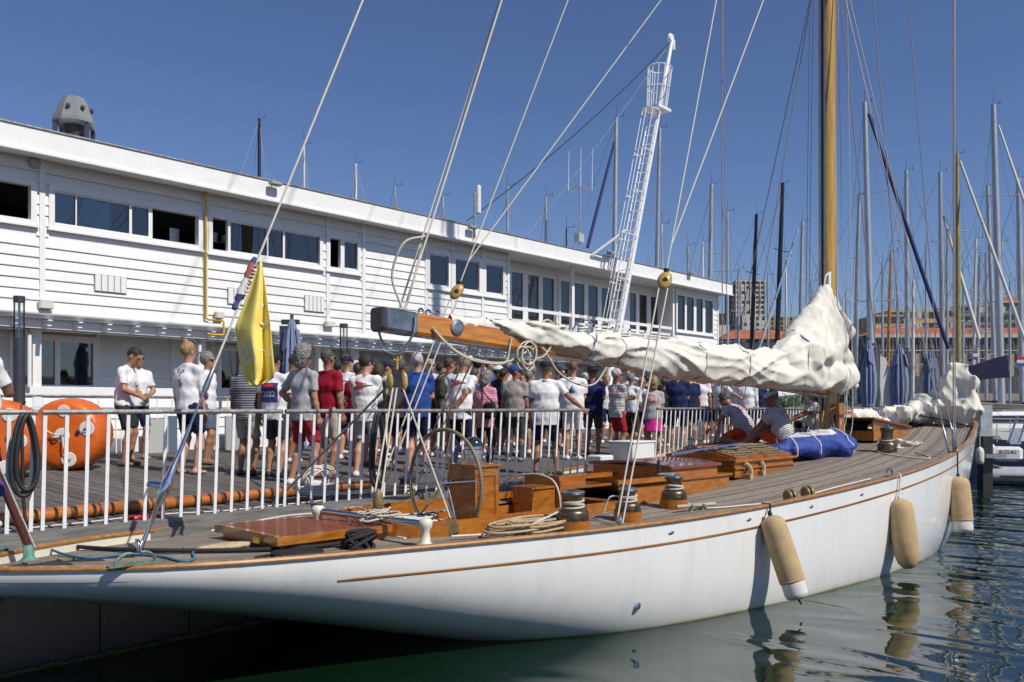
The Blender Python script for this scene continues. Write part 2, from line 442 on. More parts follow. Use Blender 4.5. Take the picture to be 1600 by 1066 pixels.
# ================================================================ SETTING: water, harbour bed, pontoon
def water_mat():
    m = bpy.data.materials.new('harbour_water'); m.use_nodes = True; nt = m.node_tree; L = nt.links.new
    nt.nodes.remove(nt.nodes['Principled BSDF']); out = nt.nodes['Material Output']
    t = nt.nodes.new('ShaderNodeBsdfTransparent'); t.inputs[0].default_value = (0.46, 0.62, 0.50, 1)
    g = nt.nodes.new('ShaderNodeBsdfGlossy'); g.inputs['Roughness'].default_value = 0.015; g.inputs[0].default_value = (0.92, 0.94, 0.96, 1)
    fr = nt.nodes.new('ShaderNodeFresnel'); fr.inputs['IOR'].default_value = 2.1
    geo = nt.nodes.new('ShaderNodeNewGeometry')
    mp = nt.nodes.new('ShaderNodeMapping'); mp.inputs['Rotation'].default_value = (0, 0, rad(-48)); mp.inputs['Scale'].default_value = (1.5, 0.8, 1)
    L(geo.outputs['Position'], mp.inputs[0])
    n1 = nt.nodes.new('ShaderNodeTexNoise'); n1.inputs['Scale'].default_value = 0.75; n1.inputs['Detail'].default_value = 1.5; n1.inputs['Distortion'].default_value = 0.7
    n2 = nt.nodes.new('ShaderNodeTexNoise'); n2.inputs['Scale'].default_value = 2.6; n2.inputs['Detail'].default_value = 2
    L(mp.outputs[0], n1.inputs[0]); L(mp.outputs[0], n2.inputs[0])
    # calm close under the hull, livelier in the open fairway
    sx = nt.nodes.new('ShaderNodeSeparateXYZ'); L(geo.outputs['Position'], sx.inputs[0])
    mr = nt.nodes.new('ShaderNodeMapRange'); mr.inputs['From Min'].default_value = 6; mr.inputs['From Max'].default_value = 20
    mr.inputs['To Min'].default_value = 0.35; mr.inputs['To Max'].default_value = 1.0
    L(sx.outputs[0], mr.inputs[0])
    b1 = nt.nodes.new('ShaderNodeBump'); b1.inputs['Distance'].default_value = 0.16
    b2 = nt.nodes.new('ShaderNodeBump'); b2.inputs['Distance'].default_value = 0.008
    L(mr.outputs[0], b1.inputs['Strength']); L(mr.outputs[0], b2.inputs['Strength'])
    L(n1.outputs['Fac'], b1.inputs['Height']); L(n2.outputs['Fac'], b2.inputs['Height']); L(b1.outputs[0], b2.inputs['Normal'])
    L(b2.outputs[0], g.inputs['Normal']); L(b2.outputs[0], fr.inputs['Normal'])
    df = nt.nodes.new('ShaderNodeBsdfDiffuse'); df.inputs[0].default_value = (0.03, 0.16, 0.06, 1)
    m1 = nt.nodes.new('ShaderNodeMixShader'); m1.inputs[0].default_value = 0.09; L(t.outputs[0], m1.inputs[1]); L(df.outputs[0], m1.inputs[2])
    mx = nt.nodes.new('ShaderNodeMixShader'); L(fr.outputs[0], mx.inputs[0]); L(m1.outputs[0], mx.inputs[1]); L(g.outputs[0], mx.inputs[2]); L(mx.outputs[0], out.inputs[0])
    return m
mb = MB(); mb.add([(-2500, -2500, 0), (2500, -2500, 0), (2500, 2500, 0), (-2500, 2500, 0)], [(0, 1, 2, 3)])
mb.build('water', water_mat(), kind='structure')
BEDM = M('dark_silt', (0.012, 0.02, 0.014), 0.9, var=0.4, vs=0.6)
mb = MB(); mb.add([(-2500, -2500, -4), (2500, -2500, -4), (2500, 2500, -4), (-2500, 2500, -4)], [(0, 1, 2, 3)])
mb.build('harbour_bed', BEDM, kind='structure')

PX0, PX1, PY0, PY1 = -4.0, 37.0, 8.0, 16.9
SL = Vector((0, 1, 0.045)).normalized()
WALLM = M('shade_dark_pontoon_wall', (0.010, 0.010, 0.012), 0.55, var=0.5, vs=4, bump=0.3, bs=12)  # near-black base colour carries the shade of the yacht's stern
ALGAE = M('green_waterline_weed', (0.07, 0.075, 0.02), 0.8, var=0.6, vs=25, bump=1, bs=60)
pont = thing('pontoon_deck', None, None, ((PX0 + PX1) / 2, 8, 0.5), kind='structure')
mb = MB()
z0 = deckz(PY0) - 0.06; z1 = deckz(PY1) - 0.06
mb.loft([[Vector((x, PY0 + .02, -0.6)), Vector((x, PY1, -0.6)), Vector((x, PY1, z1)), Vector((x, PY0 + .02, z0))] for x in (PX0, PX1)])
mb.build('float', WALLM, pont)
mb = MB()
for x in np.arange(-3.5, 37, 0.86):
    mb.bbox((x, PY0 - .005, -0.5), (x + .05, PY0 + .03, z0 - .05))
for x in np.arange(-2.6, 37, 3.9):
    mb.bbox((x, PY0 - .05, -0.6), (x + .3, PY0 + .03, z0 - .04))
mb.build('wall_rib', WALLM, pont)
mb = MB(); 
r = random.Random(3)
for i in range(260):
    x = PX0 + i * .06; h = r.uniform(.015, .04); mb.box((x, PY0 - .012, h / 2 - .01), (.066, .03 + r.uniform(0, .03), h + .02))
mb.build('waterline_weed', ALGAE, pont, kind='stuff')
# edge timbers
mb = MB(); mb.box(((PX0 + PX1) / 2, PY0 + .06, deckz(PY0) - .015), (PX1 - PX0, .16, .09)); mb.build('edge_timber', TIMBER, pont)
mb = MB(); mb.box(((PX0 + PX1) / 2, PY0 - .04, deckz(PY0) - .12), (PX1 - PX0, .07, .14)); mb.build('rubbing_strake', TIMBER, pont)
# planks, one object each, sharing three meshes
pw = 0.14; Lp = (PY1 - (PY0 + .14))
pmesh = []
for k in range(3):
    mb = MB(); c = Vector((0, PY0 + .14 + Lp / 2, deckz(PY0 + .14 + Lp / 2) - .02))
    zt = .02
    w = pw - .011 - .002 * k
    prof = [(-w / 2, -.02), (w / 2, -.02), (w / 2, zt - .004), (w / 2 - .005, zt), (-w / 2 + .005, zt), (-w / 2, zt - .004)]
    mb.loft([[c + Vector((a, 0, b)) + SL * s for a, b in prof] for s in (-Lp / 2, Lp / 2)])
    o = mb.build('plank', PLANKM, pont, origin=c); pmesh.append(o.data); bpy.data.objects.remove(o)
n = 0
x = PX0 + .07
while x < PX1 and n < 298:
    o = bpy.data.objects.new('plank', pmesh[n % 3]); COL.objects.link(o); o.parent = pont
    wl = Vector((x, PY0 + .14 + Lp / 2, deckz(PY0 + .14 + Lp / 2) - .02 + random.uniform(-.002, .002)))
    o.location = wl - wloc(pont); WL[o.name] = wl; x += pw; n += 1

# ================================================================ CLUBHOUSE
YU = 15.64; YR = 16.3; YP = 16.0; YL = 16.9; XE = 29.1; XW = -7.0
ZT = 6.42; ZB = 3.88
club = thing('clubhouse', 'long two storey white boarded clubhouse with blue tinted windows behind the crowd', 'building', (12, YU, 1.3))
def cp(name, mb, mat, **k): return mb.build(name, mat, club, **k)
# body behind the boards
mb = MB()
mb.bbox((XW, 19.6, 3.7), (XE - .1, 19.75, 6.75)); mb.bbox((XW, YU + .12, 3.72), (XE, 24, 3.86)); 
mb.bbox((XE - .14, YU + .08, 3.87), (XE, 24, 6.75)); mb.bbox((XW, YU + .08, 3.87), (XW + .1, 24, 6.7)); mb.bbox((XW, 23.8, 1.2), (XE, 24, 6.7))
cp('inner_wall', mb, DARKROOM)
mb = MB(); mb.bbox((XW, YL + .1, 1.3), (XE - .1, YL + .2, 3.7)); cp('backing_wall', mb, WHITE2)
# openings on the upper wall: (px0, px1, z0, z1)
Xp = lambda px, y=YU: xy_on_y(px, y)
openings = [(-60, 49, 5.37, 5.98), (82, 310, 5.36, 5.97), (329, 499, 5.33, 5.99), (513, 558, 5.33, 6.0), (669, 700, 5.25, 6.06), (709, 748, 5.25, 6.06), (757, 785, 5.25, 6.06)]
ops = [(Xp(a), Xp(b), c, d) for a, b, c, d in openings]
battens = [65, 320, 511, 567, 665, 706, 753]
bx = [XW] + [Xp(b) for b in battens] + [Xp(793)]
def board(x0, x1, z, h, y, name='board'):
    if x1 - x0 < .04: return
    mb = MB(); c = Vector(((x0 + x1) / 2, y, z))
    prof = [(0, -.0), (-.030, 0), (-.030, .012), (-.008, h - .012), (0.0, h - .006)]
    mb.loft([[Vector((xx, y + a, z + b)) for a, b in prof] for xx in (x0, x1)])
    mb.build(name, SIDING, club)
def board_wall(x0, x1, zb, zt, y, opn=(), pitch=.18):
    z = zb
    while z < zt - .03:
        h = min(pitch, zt - z)
        segs = [(x0, x1)]
        for a, b, c, d in opn:
            if z + h > c + .01 and z < d - .01:
                ns = []
                for s0, s1 in segs:
                    if b <= s0 or a >= s1: ns.append((s0, s1)); continue
                    if a > s0: ns.append((s0, a))
                    if b < s1: ns.append((b, s1))
                segs = ns
        for s0, s1 in segs: board(s0, s1, z, h, y)
        z += pitch
def backing(x0, x1, zb, zt, y, opn):      # the sheathing the boards are nailed to, in strips round the openings
    mb = MB(); xs = sorted(set([x0, x1] + [v for o in opn for v in o[:2] if x0 < v < x1]))
    for a, b in zip(xs, xs[1:]):
        o = [q for q in opn if q[0] <= a + 1e-6 and q[1] >= b - 1e-6]
        if o: mb.bbox((a, y, zb), (b, y + .06, o[0][2])); mb.bbox((a, y, o[0][3]), (b, y + .06, zt))
        else: mb.bbox((a, y, zb), (b, y + .06, zt))
    return mb
cp('sheathing', backing(XW, Xp(793), ZB, ZT + .2, YU, ops), WHITE2)
for i in range(len(bx) - 1):
    board_wall(bx[i] + .045, bx[i + 1] - .045, ZB, ZT, YU, [(a - .07, b + .07, c - .09, d + .07) for a, b, c, d in ops])
for b in bx[1:]:
    mb = MB(); mb.bbox((b - .045, YU - .045, ZB - .01), (b + .045, YU, ZT + .02)); cp('batten', mb, WHITE2)
def window(x0, x1, zb, zt, y, panes, name='window', fr=.055, sill=True):
    """panes: list of (x0, x1, 'glass' or 'open')"""
    mb = MB(); d0 = y - .05; d1 = y + .09
    mb.bbox((x0 - .07, d0, zb - .07), (x0 + .02, d1, zt + .07)); mb.bbox((x1 - .02, d0, zb - .07), (x1 + .07, d1, zt + .07))
    mb.bbox((x0 + .02, d0, zt - .02), (x1 - .02, d1, zt + .07)); mb.bbox((x0 + .02, d0, zb - .07), (x1 - .02, d1, zb + .02))
    if sill: mb.bbox((x0 - .1, d0 - .035, zb - .1), (x1 + .1, d0 + .02, zb - .065))
    for i, (a, b, k) in enumerate(panes):
        if i: mb.bbox((panes[i - 1][1], y - .03, zb + .02), (a, y + .06, zt - .02))
        if k == 'glass' and fr > .03:
            mb.bbox((a, y - .02, zb + .02), (b, y + .03, zb + .05)); mb.bbox((a, y - .02, zt - .05), (b, y + .03, zt - .02))
    w = cp(name, mb, WHITE2)
    for a, b, k in panes:
        if k != 'glass': continue
        g = MB(); g.bbox((a, y + .005, zb + .03), (b, y + .013, zt - .03)); g.build('pane', GLASS, w)
P = lambda l, y=YU: [(Xp(a, y), Xp(b, y), k) for a, b, k in l]
window(*ops[0], YU, P([(-60, -20, 'glass'), (-14, 49, 'open')]))
window(*ops[1], YU, P([(85, 117, 'glass'), (119, 201, 'glass'), (205, 231, 'glass'), (237, 308, 'open')]))
window(*ops[2], YU, P([(331, 355, 'open'), (359, 416, 'glass'), (418, 441, 'glass'), (444, 495, 'glass')]))
window(*ops[3], YU, P([(516, 531, 'open'), (537, 556, 'glass')]))
for i, (a, b) in zip((4, 5, 6), ((672, 697), (712, 745), (760, 782))): window(*ops[i], YU, P([(a, b, 'glass')]))
# things seen inside the kitchen windows
PLATE = M('white_crockery', (0.7, 0.7, 0.68), 0.3)
for i, (pxs, zz) in enumerate([((88, 200), 5.62), ((332, 440), 5.58)]):
    mb = MB(); mb.bbox((Xp(pxs[0]), YU + .25, zz - .02), (Xp(pxs[1]), YU + .55, zz)); cp('shelf', mb, STEEL)
for px, k, lb_ in ((338, 4, 'small stack of white plates in the open window right of the yellow pipe'), (349, 6, 'tallest stack of white plates, in the open window right of the yellow pipe'), (366, 5, 'stack of white plates behind the glass right of the open window'), (400, 3, 'low stack of white plates behind the backstay'), (150, 5, 'stack of white plates behind the long left window pane'), (180, 3, 'low stack of white plates at the right of the long left pane')):
    q = MB(); zz = 5.62 if px < 300 else 5.58
    for j in range(k): q.lathe((Xp(px), YU + .36, zz + .03 * j), [(.045, 0), (.075, .022), (.07, .026)], n=12)
    st = q.build('plate_stack', PLATE, None, label=lb_, cat='plates', group='stacks of white plates on the kitchen shelves')
mb = MB(); mb.bbox((Xp(252), YU + .6, 4.9), (Xp(262), YU + .8, 6.2)); mb.bbox((Xp(285), YU + .5, 5.3), (Xp(300), YU + .8, 5.75)); cp('kitchen_unit', mb, STEEL)
# fascia and roof
YF = 15.15
mb = MB()
mb.bbox((XW, YF, 6.43), (XE + .25, YF + .05, 6.80)); cp('fascia', mb, WHITE)
mb = MB(); mb.bbox((XW, YF - .025, 6.80), (XE + .28, YF + .2, 6.825)); cp('roof_edge_strip', mb, GALV)
mb = MB(); mb.bbox((XW, YF - .04, 6.39), (XE + .25, YF + .03, 6.428)); cp('drip_moulding', mb, WHITE2)
mb = MB(); mb.bbox((XW, YF + .052, 6.432), (XE + .25, 24.2, 6.52)); mb.bbox((XW, YF + .2, 6.7), (XE + .25, 24.2, 6.79)); cp('roof', mb, WHITE)
mb = MB(); mb.bbox((XE + .2, YF, 6.43), (XE + .25, 24.2, 6.80)); cp('end_fascia', mb, WHITE)
# upper storey end: recessed balcony and flush corner room
xr0 = Xp(793) + .045; xr1 = Xp(1055)
Xr = lambda px: xy_on_y(px, YR)
grp = [[(798, 816), (824, 841), (847, 864)], [(875, 889), (897, 912), (918, 933), (939, 951)], [(964, 973), (983, 993), (998, 1010), (1016, 1027)], [(1036, 1047)]]
rops = [(Xr(g[0][0]) - .03, Xr(g[-1][1]) + .03, 4.75, 6.12) for g in grp]
cp('sheathing', backing(xr0, xr1, 3.9, 6.43, YR, rops), WHITE2)
xs = [xr0] + [Xr(p) for p in (869, 957, 1031)] + [xr1]
for i in range(len(xs) - 1):
    board_wall(xs[i] + .03, xs[i + 1] - .03, 3.9, 6.4, YR, [(a - .07, b + .07, c - .07, d + .07) for a, b, c, d in rops], .22)
for g, o in zip(grp, rops):
    window(*o, YR, [(Xr(a), Xr(b), 'glass') for a, b in g], fr=.02, sill=False)
for q_ in (xr0 - .05, xr1):
    mb = MB(); mb.bbox((q_, YU, 3.87), (q_ + .05, YR, 6.43)); cp('return_wall', mb, WHITE2)
mb = MB(); mb.bbox((xr0, YU, 3.87), (xr1, YR, 3.93)); cp('balcony_floor', mb, GREYP)
# balcony post, rails and slatted balustrade panels
mb = MB(); xq = Xp(895); mb.bbox((xq - .06, YU - .02, 3.87), (xq + .06, YU + .1, 6.43)); cp('post', mb, WHITE2)
mb = MB(); xq = Xp(1052); mb.bbox((xq - .06, YU - .02, 3.87), (xq + .06, YU + .1, 6.43)); cp('post', mb, WHITE2)
mb = MB(); mb.bbox((xr0, YU + .0, 4.93), (Xp(1050), YU + .05, 5.02)); cp('handrail', mb, WHITE2)
mb = MB(); mb.bbox((xr0, YU + .01, 3.93), (Xp(889), YU + .05, 4.55)); cp('balustrade_panel', mb, WHITE2)
seg = [Xp(p) for p in (899, 928, 957, 984, 1008, 1030, 1049)]
for i in range(len(seg) - 1):
    mb = MB(); a, b = seg[i], seg[i + 1]
    for x in (a, b - .06): mb.bbox((x, YU, 3.93), (x + .06, YU + .06, 4.78))
    mb.bbox((a, YU, 4.72), (b, YU + .06, 4.79)); 
    pnl = cp('balustrade_frame', mb, WHITE2)
    for j in range(8):
        q = MB(); zz = 3.98 + j * .094
        q.box(((a + b) / 2, YU + .035, zz), (b - a - .12, .05, .03), Y=(0, .8, -.6), Z=(0, .6, .8)); q.build('slat', WHITE2, pnl)
CURT = M('pale_curtain', (.42, .38, .30), .9, var=.15, vs=3)
for a_, b_, k_ in ((848, 858, 1), (876, 882, 0), (898, 903, 0), (941, 950, 1), (985, 992, 0), (1018, 1026, 1)):
    mb = MB(); xa, xb = Xr(a_), Xr(b_)
    rg = [[Vector((xa + (xb - xa) * i / 12, YR + .16 + .03 * math.sin(i * 2.2), z)) for i in range(13)] + [Vector((xa + (xb - xa) * i / 12, YR + .18 + .03 * math.sin(i * 2.2), z)) for i in range(12, -1, -1)] for z in (4.8, 6.1)]
    mb.loft(rg); cp('curtain', mb, CURT)
for a_, b_, z0_, z1_ in ((762, 770, 5.3, 6.0), (820, 836, 4.8, 5.15), (850, 862, 4.8, 5.2)):
    mb = MB(); y_ = YR + .5 if a_ > 790 else YU + .5; mb.rbox(((Xp(a_) + Xp(b_)) / 2, y_, (z0_ + z1_) / 2), (Xp(b_) - Xp(a_), .3, z1_ - z0_), .05); cp('indoor_furniture', mb, M('amber_wood', (.40, .24, .09), .5))
# corner room
cops = [(Xp(1057) - .02, Xp(1112) + .02, 4.95, 6.17)]
cp('sheathing', backing(xr1 + .05, XE, 3.88, 6.43, YU, cops), WHITE2)
board_wall(xr1 + .1, XE - .06, ZB, 6.4, YU, [(a - .07, b + .07, c - .09, d + .07) for a, b, c, d in cops])
window(*cops[0], YU, P([(1058, 1069, 'glass'), (1072, 1083, 'glass'), (1087, 1097, 'glass'), (1101, 1111, 'glass')]), fr=.02)
mb = MB(); mb.bbox((XE - .06, YU - .045, ZB), (XE + .02, YU + .02, 6.42)); mb.bbox((XE, YU + .02, 1.3), (XE + .02, 24, 6.42)); cp('corner_board', mb, WHITE2)
# lower storey
mb = MB(); mb.tube([(XW, YU - .03, 3.85), (XE, YU - .03, 3.85)], .055, 10); cp('gutter', mb, WHITE2, smooth=True)
mb = MB(); mb.bbox((XW, YU - .02, 3.76), (XE, YU + .12, 3.80)); mb.bbox((XW, YP, 3.63), (XE, YP + .12, 3.76)); cp('beam', mb, WHITE2)
mb = MB(); mb.bbox((XW, YU + .12, 3.60), (XE, YU + .15, 3.755)); mb.bbox((XW, YP - .03, 3.59), (XE, YP + .15, 3.63)); cp('beam_trim', mb, WHITE2)
px = 20
x = xy_on_y(20, YU); step = (xy_on_y(326, YU) - xy_on_y(20, YU)) / 7.0
x -= 4 * step
while x < XE - .2:
    mb = MB()
    for dz, l in ((.085, .26), (0.0, .22)): mb.bbox((x, YU + .12 - l, 3.63 + dz), (x + .07, YU + .12, 3.65 + dz))
    mb.bbox((x, YU + .08, 3.65), (x + .07, YU + .12, 3.715)); cp('gutter_bracket', mb, WHITE2); x += step
lops = [(xy_on_y(a, YL), xy_on_y(b, YL), 2.62, 3.52) for a, b in ((20, 54), (62, 146), (343, 373), (700, 760), (880, 960))]
cp('sheathing', backing(XW, XE, 1.3, 3.75, YL, lops), WHITE2)
lb = [XW] + [xy_on_y(p, YL) for p in (57, 152, 268, 330, 480, 545, 640, 790, 860, 980)] + [XE]
for i in range(len(lb) - 1):
    board_wall(lb[i] + .03, lb[i + 1] - .03, 1.45, 3.7, YL, [(a - .07, b + .07, c - .09, d + .07) for a, b, c, d in lops], .2)
    mb = MB(); mb.bbox((lb[i] - .03, YL - .04, 1.45), (lb[i] + .03, YL, 3.7)); cp('batten', mb, WHITE2)
q = lambda l: [(xy_on_y(a, YL), xy_on_y(b, YL), 'glass') for a, b in l]
window(*lops[0], YL, q([(20, 54)])); window(*lops[1], YL, q([(62, 85), (93, 146)])); window(*lops[2], YL, q([(345, 371)]))
window(*lops[3], YL, q([(702, 730), (733, 758)])); window(*lops[4], YL, q([(882, 920), (924, 958)]))
for px in (-60, 58, 316, 502, 557, 628, 657, 760, 880, 990, 1085):
    x = xy_on_y(px, YP); mb = MB(); mb.bbox((x - .07, YP, 1.4), (x + .07, YP + .13, 3.59)); cp('post', mb, WHITE2)
for px in (46, 312):
    x = xy_on_y(px, YP - .1); mb = MB(); mb.tube([(x, YP - .1, 3.5), (x, YP - .1, 2.6)], .035, 8); mb.tube([(x, YP + .1, 3.62), (x, YP - .02, 3.55), (x, YP - .1, 3.48)], .045, 8); cp('downpipe', mb, WHITE2, smooth=True)
xq = xy_on_y(318, YP)
mb = MB()
mb.bbox((XW, YP - .03, 2.47), (xq, YP + .12, 2.62)); cp('parapet_rail', mb, WHITE2)
mb = MB(); mb.bbox((XW, YP + .03, 1.4), (xq, YP + .1, 2.47)); cp('parapet', mb, WHITE2)
for j in range(5):
    board(XW, xq - .08, 1.45 + j * .2, .2, YP + .03)
# wall grilles and boxes
for a, b, t, bt in ((146, 196, 428, 455), (354, 381, 449, 475), (474, 505, 461, 486)):
    x0, x1 = Xp(a), Xp(b); zt = z_on_y(a, t, YU); zb = z_on_y(a, bt, YU)
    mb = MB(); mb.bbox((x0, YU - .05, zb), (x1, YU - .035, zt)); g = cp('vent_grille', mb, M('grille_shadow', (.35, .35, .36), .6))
    nb = max(3, int((x1 - x0) / .1))
    for i in range(nb):
        w = (x1 - x0) / nb; q2 = MB(); q2.bbox((x0 + i * w + .01, YU - .06, zb + .01), (x0 + (i + 1) * w - .012, YU - .052, zt - .01)); q2.build('grille_slat', WHITE2, g)
for a, b, t, bt in ((57, 79, 468, 483), (332, 345, 487, 498), (504, 518, 502, 511)):
    x0, x1 = Xp(a), Xp(b); mb = MB(); mb.rbox(((x0 + x1) / 2, YU - .1, z_on_y(a, (t + bt) / 2, YU)), (x1 - x0, .12, (bt - t) / scale_on_y(a, YU)), .02); cp('alarm_box', mb, M('ivory_box', (.62, .6, .54), .5))
mb = MB(); mb.lathe((Xp(53), YU - .03, z_on_y(53, 256, YU)), [(.09, 0), (.085, .05), (.06, .055)], axis=(0, -1, 0), n=16); cp('round_vent', mb, M('grey_vent', (.4, .4, .4), .6))
# floodlights under the fascia edge
for px, py in ((429, 288), (737, 356), (952, 397), (1080, 427)):
    p = at_y(px, py, YF - .1); mb = MB(); mb.rbox(p + Vector((0, -.03, 0)), (.26, .16, .07), .03); mb.box(p + Vector((0, .06, .07)), (.03, .03, .12))
    mb.build('floodlight', M('grey_lamp', (.32, .33, .34), .4), None, label={429: 'grey floodlight on the roof edge above the kitchen windows', 737: 'grey floodlight beside the flat roof aerial panel', 952: 'grey floodlight beside the white lattice mast', 1080: 'grey floodlight at the far right end of the clubhouse roof'}[px], cat='floodlight', group='floodlights along the clubhouse roof edge')
# yellow gas pipe
mb = MB(); yy = YU - .1; zt = z_on_y(322, 296, yy); zb = z_on_y(321, 499, yy)
x = xy_on_y(322, yy); x2 = xy_on_y(350, yy); zz2 = z_on_y(350, 524, yy); x3 = xy_on_y(331, yy)
mb.tube(catmull([(x - .07, yy + .05, zt), (x, yy, zt - .01), (x, yy, zt - .1)], 4) + [(x, yy, zb + .03), (x + .03, yy, zb), (x2 - .03, yy, zb), (x2, yy, zb - .03), (x2, yy, zz2 + .03), (x2 - .03, yy, zz2), (x3 - .1, yy, zz2)], .02, 8)
cp('gas_pipe', mb, YELLOWPIPE, smooth=True)
# roof ventilator
vx = at_y(116, 212, 17.3); b0 = Vector((vx.x, 17.3, 6.79))
vent = thing('roof_ventilator', 'grey domed kitchen ventilator with open metal cage on the clubhouse roof', 'ventilator', b0)
VX = Vector((.83, -.55, 0)); VY = Vector((.55, .83, 0))
VK = .84
VX = VX * VK; VY = VY * VK; UZ = Vector((0, 0, VK))
mb = MB(); mb.box(b0 + Vector((0, 0, .25)), (.72, .72, .5), VX / VK, VY / VK); mb.build('base', M('zinc_sheet', (.36, .38, .40), .45, metal=.6, var=.2, vs=6), vent)
mb = MB()
for a in (-1, 1):
    for c in (-1, 1): mb.box(b0 + VX * a * .33 + VY * c * .33 + Vector((0, 0, .68)), (.07, .07, .40), VX / VK, VY / VK)
for a in (-1, 1):
    mb.box(b0 + VX * a * .33 + Vector((0, 0, .86)), (.06, .66, .04), VX / VK, VY / VK); mb.box(b0 + VY * a * .33 + Vector((0, 0, .52)), (.72, .05, .05), VX / VK, VY / VK)
mb.build('cage', DARKMETAL, vent)
mb = MB(); mb.lathe(b0 + Vector((0, 0, .5)), [(.17, 0), (.2, .1), (.2, .38)], n=12); mb.build('fan_housing', BLACK, vent, smooth=True)
def dome_ring(z, rr): return [b0 + Vector((0, 0, z)) + VX * rr * math.cos(t) + VY * rr * math.sin(t) for t in [math.pi * 2 * (k + .5) / 8 for k in range(8)]]
mb = MB(); mb.loft([dome_ring(.86, .40), dome_ring(.90, .46), dome_ring(.97, .45), dome_ring(1.25, .33), dome_ring(1.38, .24), dome_ring(1.42, .14)]); mb.build('dome', M('moulded_grey_plastic', (.19, .20, .205), .5, var=.08), vent)
for t in (-.9, -.2, -1.7):
    d = VX * math.cos(t) + VY * math.sin(t); q3 = MB(); q3.ell(b0 + d * .385 + Vector((0, 0, 1.15)), (.04, .04, .05), 8, 6); q3.build('dome_hole', BLACK, vent)
# roof aerials
p = at_y(722, 356, 15.6)
ant = thing('roof_aerial', 'tall white panel aerial on a short pole at the roof edge', 'aerial', (p.x, 15.35, 6.6))
mb = MB(); mb.tube([(p.x - .05, 15.1, 6.5), (p.x - .05, 15.1, 7.65)], .025, 8); mb.build('pole', GALV, ant)
mb = MB(); mb.rbox((p.x + .1, 15.1, 7.5), (.12, .08, .72), .03); mb.build('panel', WHITE2, ant)
mb = MB(); mb.box((p.x, 15.1, 7.6), (.16, .04, .04)); mb.box((p.x, 15.1, 7.3), (.16, .04, .04)); mb.build('clamp', GALV, ant)
D = 36; b = at_depth(905, 390, D)
ant = thing('whip_aerial_mast', 'thin steel roof mast carrying three whip aerials on a crossbar', 'aerial', b)
mb = MB(); mb.tube([at_depth(905, 385, D), at_depth(907, 292, D)], .03, 6); mb.tube([at_depth(888, 300, D), at_depth(922, 296, D)], .025, 5); mb.tube([at_depth(888, 300, D), at_depth(906, 286, D), at_depth(922, 296, D)], .015, 4); mb.build('pole', GALV, ant)
for a, t in ((888, 236), (907, 230), (925, 232)):
    mb = MB(); mb.tube([at_depth(a, 298, D), at_depth(a + 1, t, D)], [.016, .008], 5); mb.build('whip', WHITEMETAL, ant)
mb = MB(); mb.box(at_depth(905, 372, D), (.35, .25, .35)); mb.build('equipment_box', GREYP, ant)

# ================================================================ leaning white lattice mast in front of the clubhouse
yb = 14.4
def lm(px, py, y=yb): return at_y(px, py, y)
base = lm(935, 655); base.z = deckz(yb)
topp = lm(1050, 62)
latt = thing('signal_mast', 'leaning white steel mast with caged ladder and lookout basket', 'mast', base)
ax = (topp - base); AL = ax.length; ax.normalize()
side = Vector((-1, 0, 0)); side = (side - ax * side.dot(ax)).normalized(); outv = Vector((0, -1, 0)); outv = (outv - ax * outv.dot(ax)).normalized()
mb = MB(); mb.tube([base + ax * AL * i / 8 for i in range(9)], [.125 - .06 * i / 8 for i in range(9)], 14); mb.build('tube', WHITEMETAL, latt, smooth=True)
mb = MB(); mb.lathe(topp + side * .08, [(.12, -.05), (.15, 0), (.12, .05)], axis=(0, 1, 0), n=14); mb.box(topp - Vector((0, 0, .12)) + side * -.08, (.1, .08, .3)); mb.build('head_sheave', WHITEMETAL, latt)
def al(h): return base + ax * h
h0, h1 = 2.6, AL * .79
for sgn in (-1, 1):
    mb = MB(); mb.tube([al(h0) + side * .24 + outv * .2 * sgn, al(h1) + side * .20 + outv * .2 * sgn], .025, 6); mb.build('ladder_rail', WHITEMETAL, latt)
n = 24
for i in range(n):
    h = h0 + (h1 - h0) * (i + .5) / n; mb = MB(); o_ = side * (.24 - .04 * i / n); mb.tube([al(h) + o_ - outv * .2, al(h) + o_ + outv * .2], .016, 5); mb.build('rung', WHITEMETAL, latt)
for i in range(6):
    h = h0 + .6 + (h1 - h0 - .7) * i / 5; mb = MB(); c = al(h) + side * .22; 
    pts = [c + outv * .2 * -1] + [c + side * (.42 * math.sin(t)) + outv * (-.32 * math.cos(t)) for t in [math.pi * k / 8 for k in range(1, 8)]] + [c + outv * .2]
    mb.tube(pts, .022, 5); mb.tube([al(h) - outv * .1, al(h) + side * .3 - outv * .2], .015, 4); mb.build('cage_hoop', WHITEMETAL, latt)
for t in (.3, .5, .7):
    mb = MB(); a = math.pi * t; off = side * (.22 + .42 * math.sin(a)) + outv * (-.32 * math.cos(a)); mb.tube([al(h0 + .6) + off, al(h1 - .1) + off], .012, 4); mb.build('cage_bar', WHITEMETAL, latt)
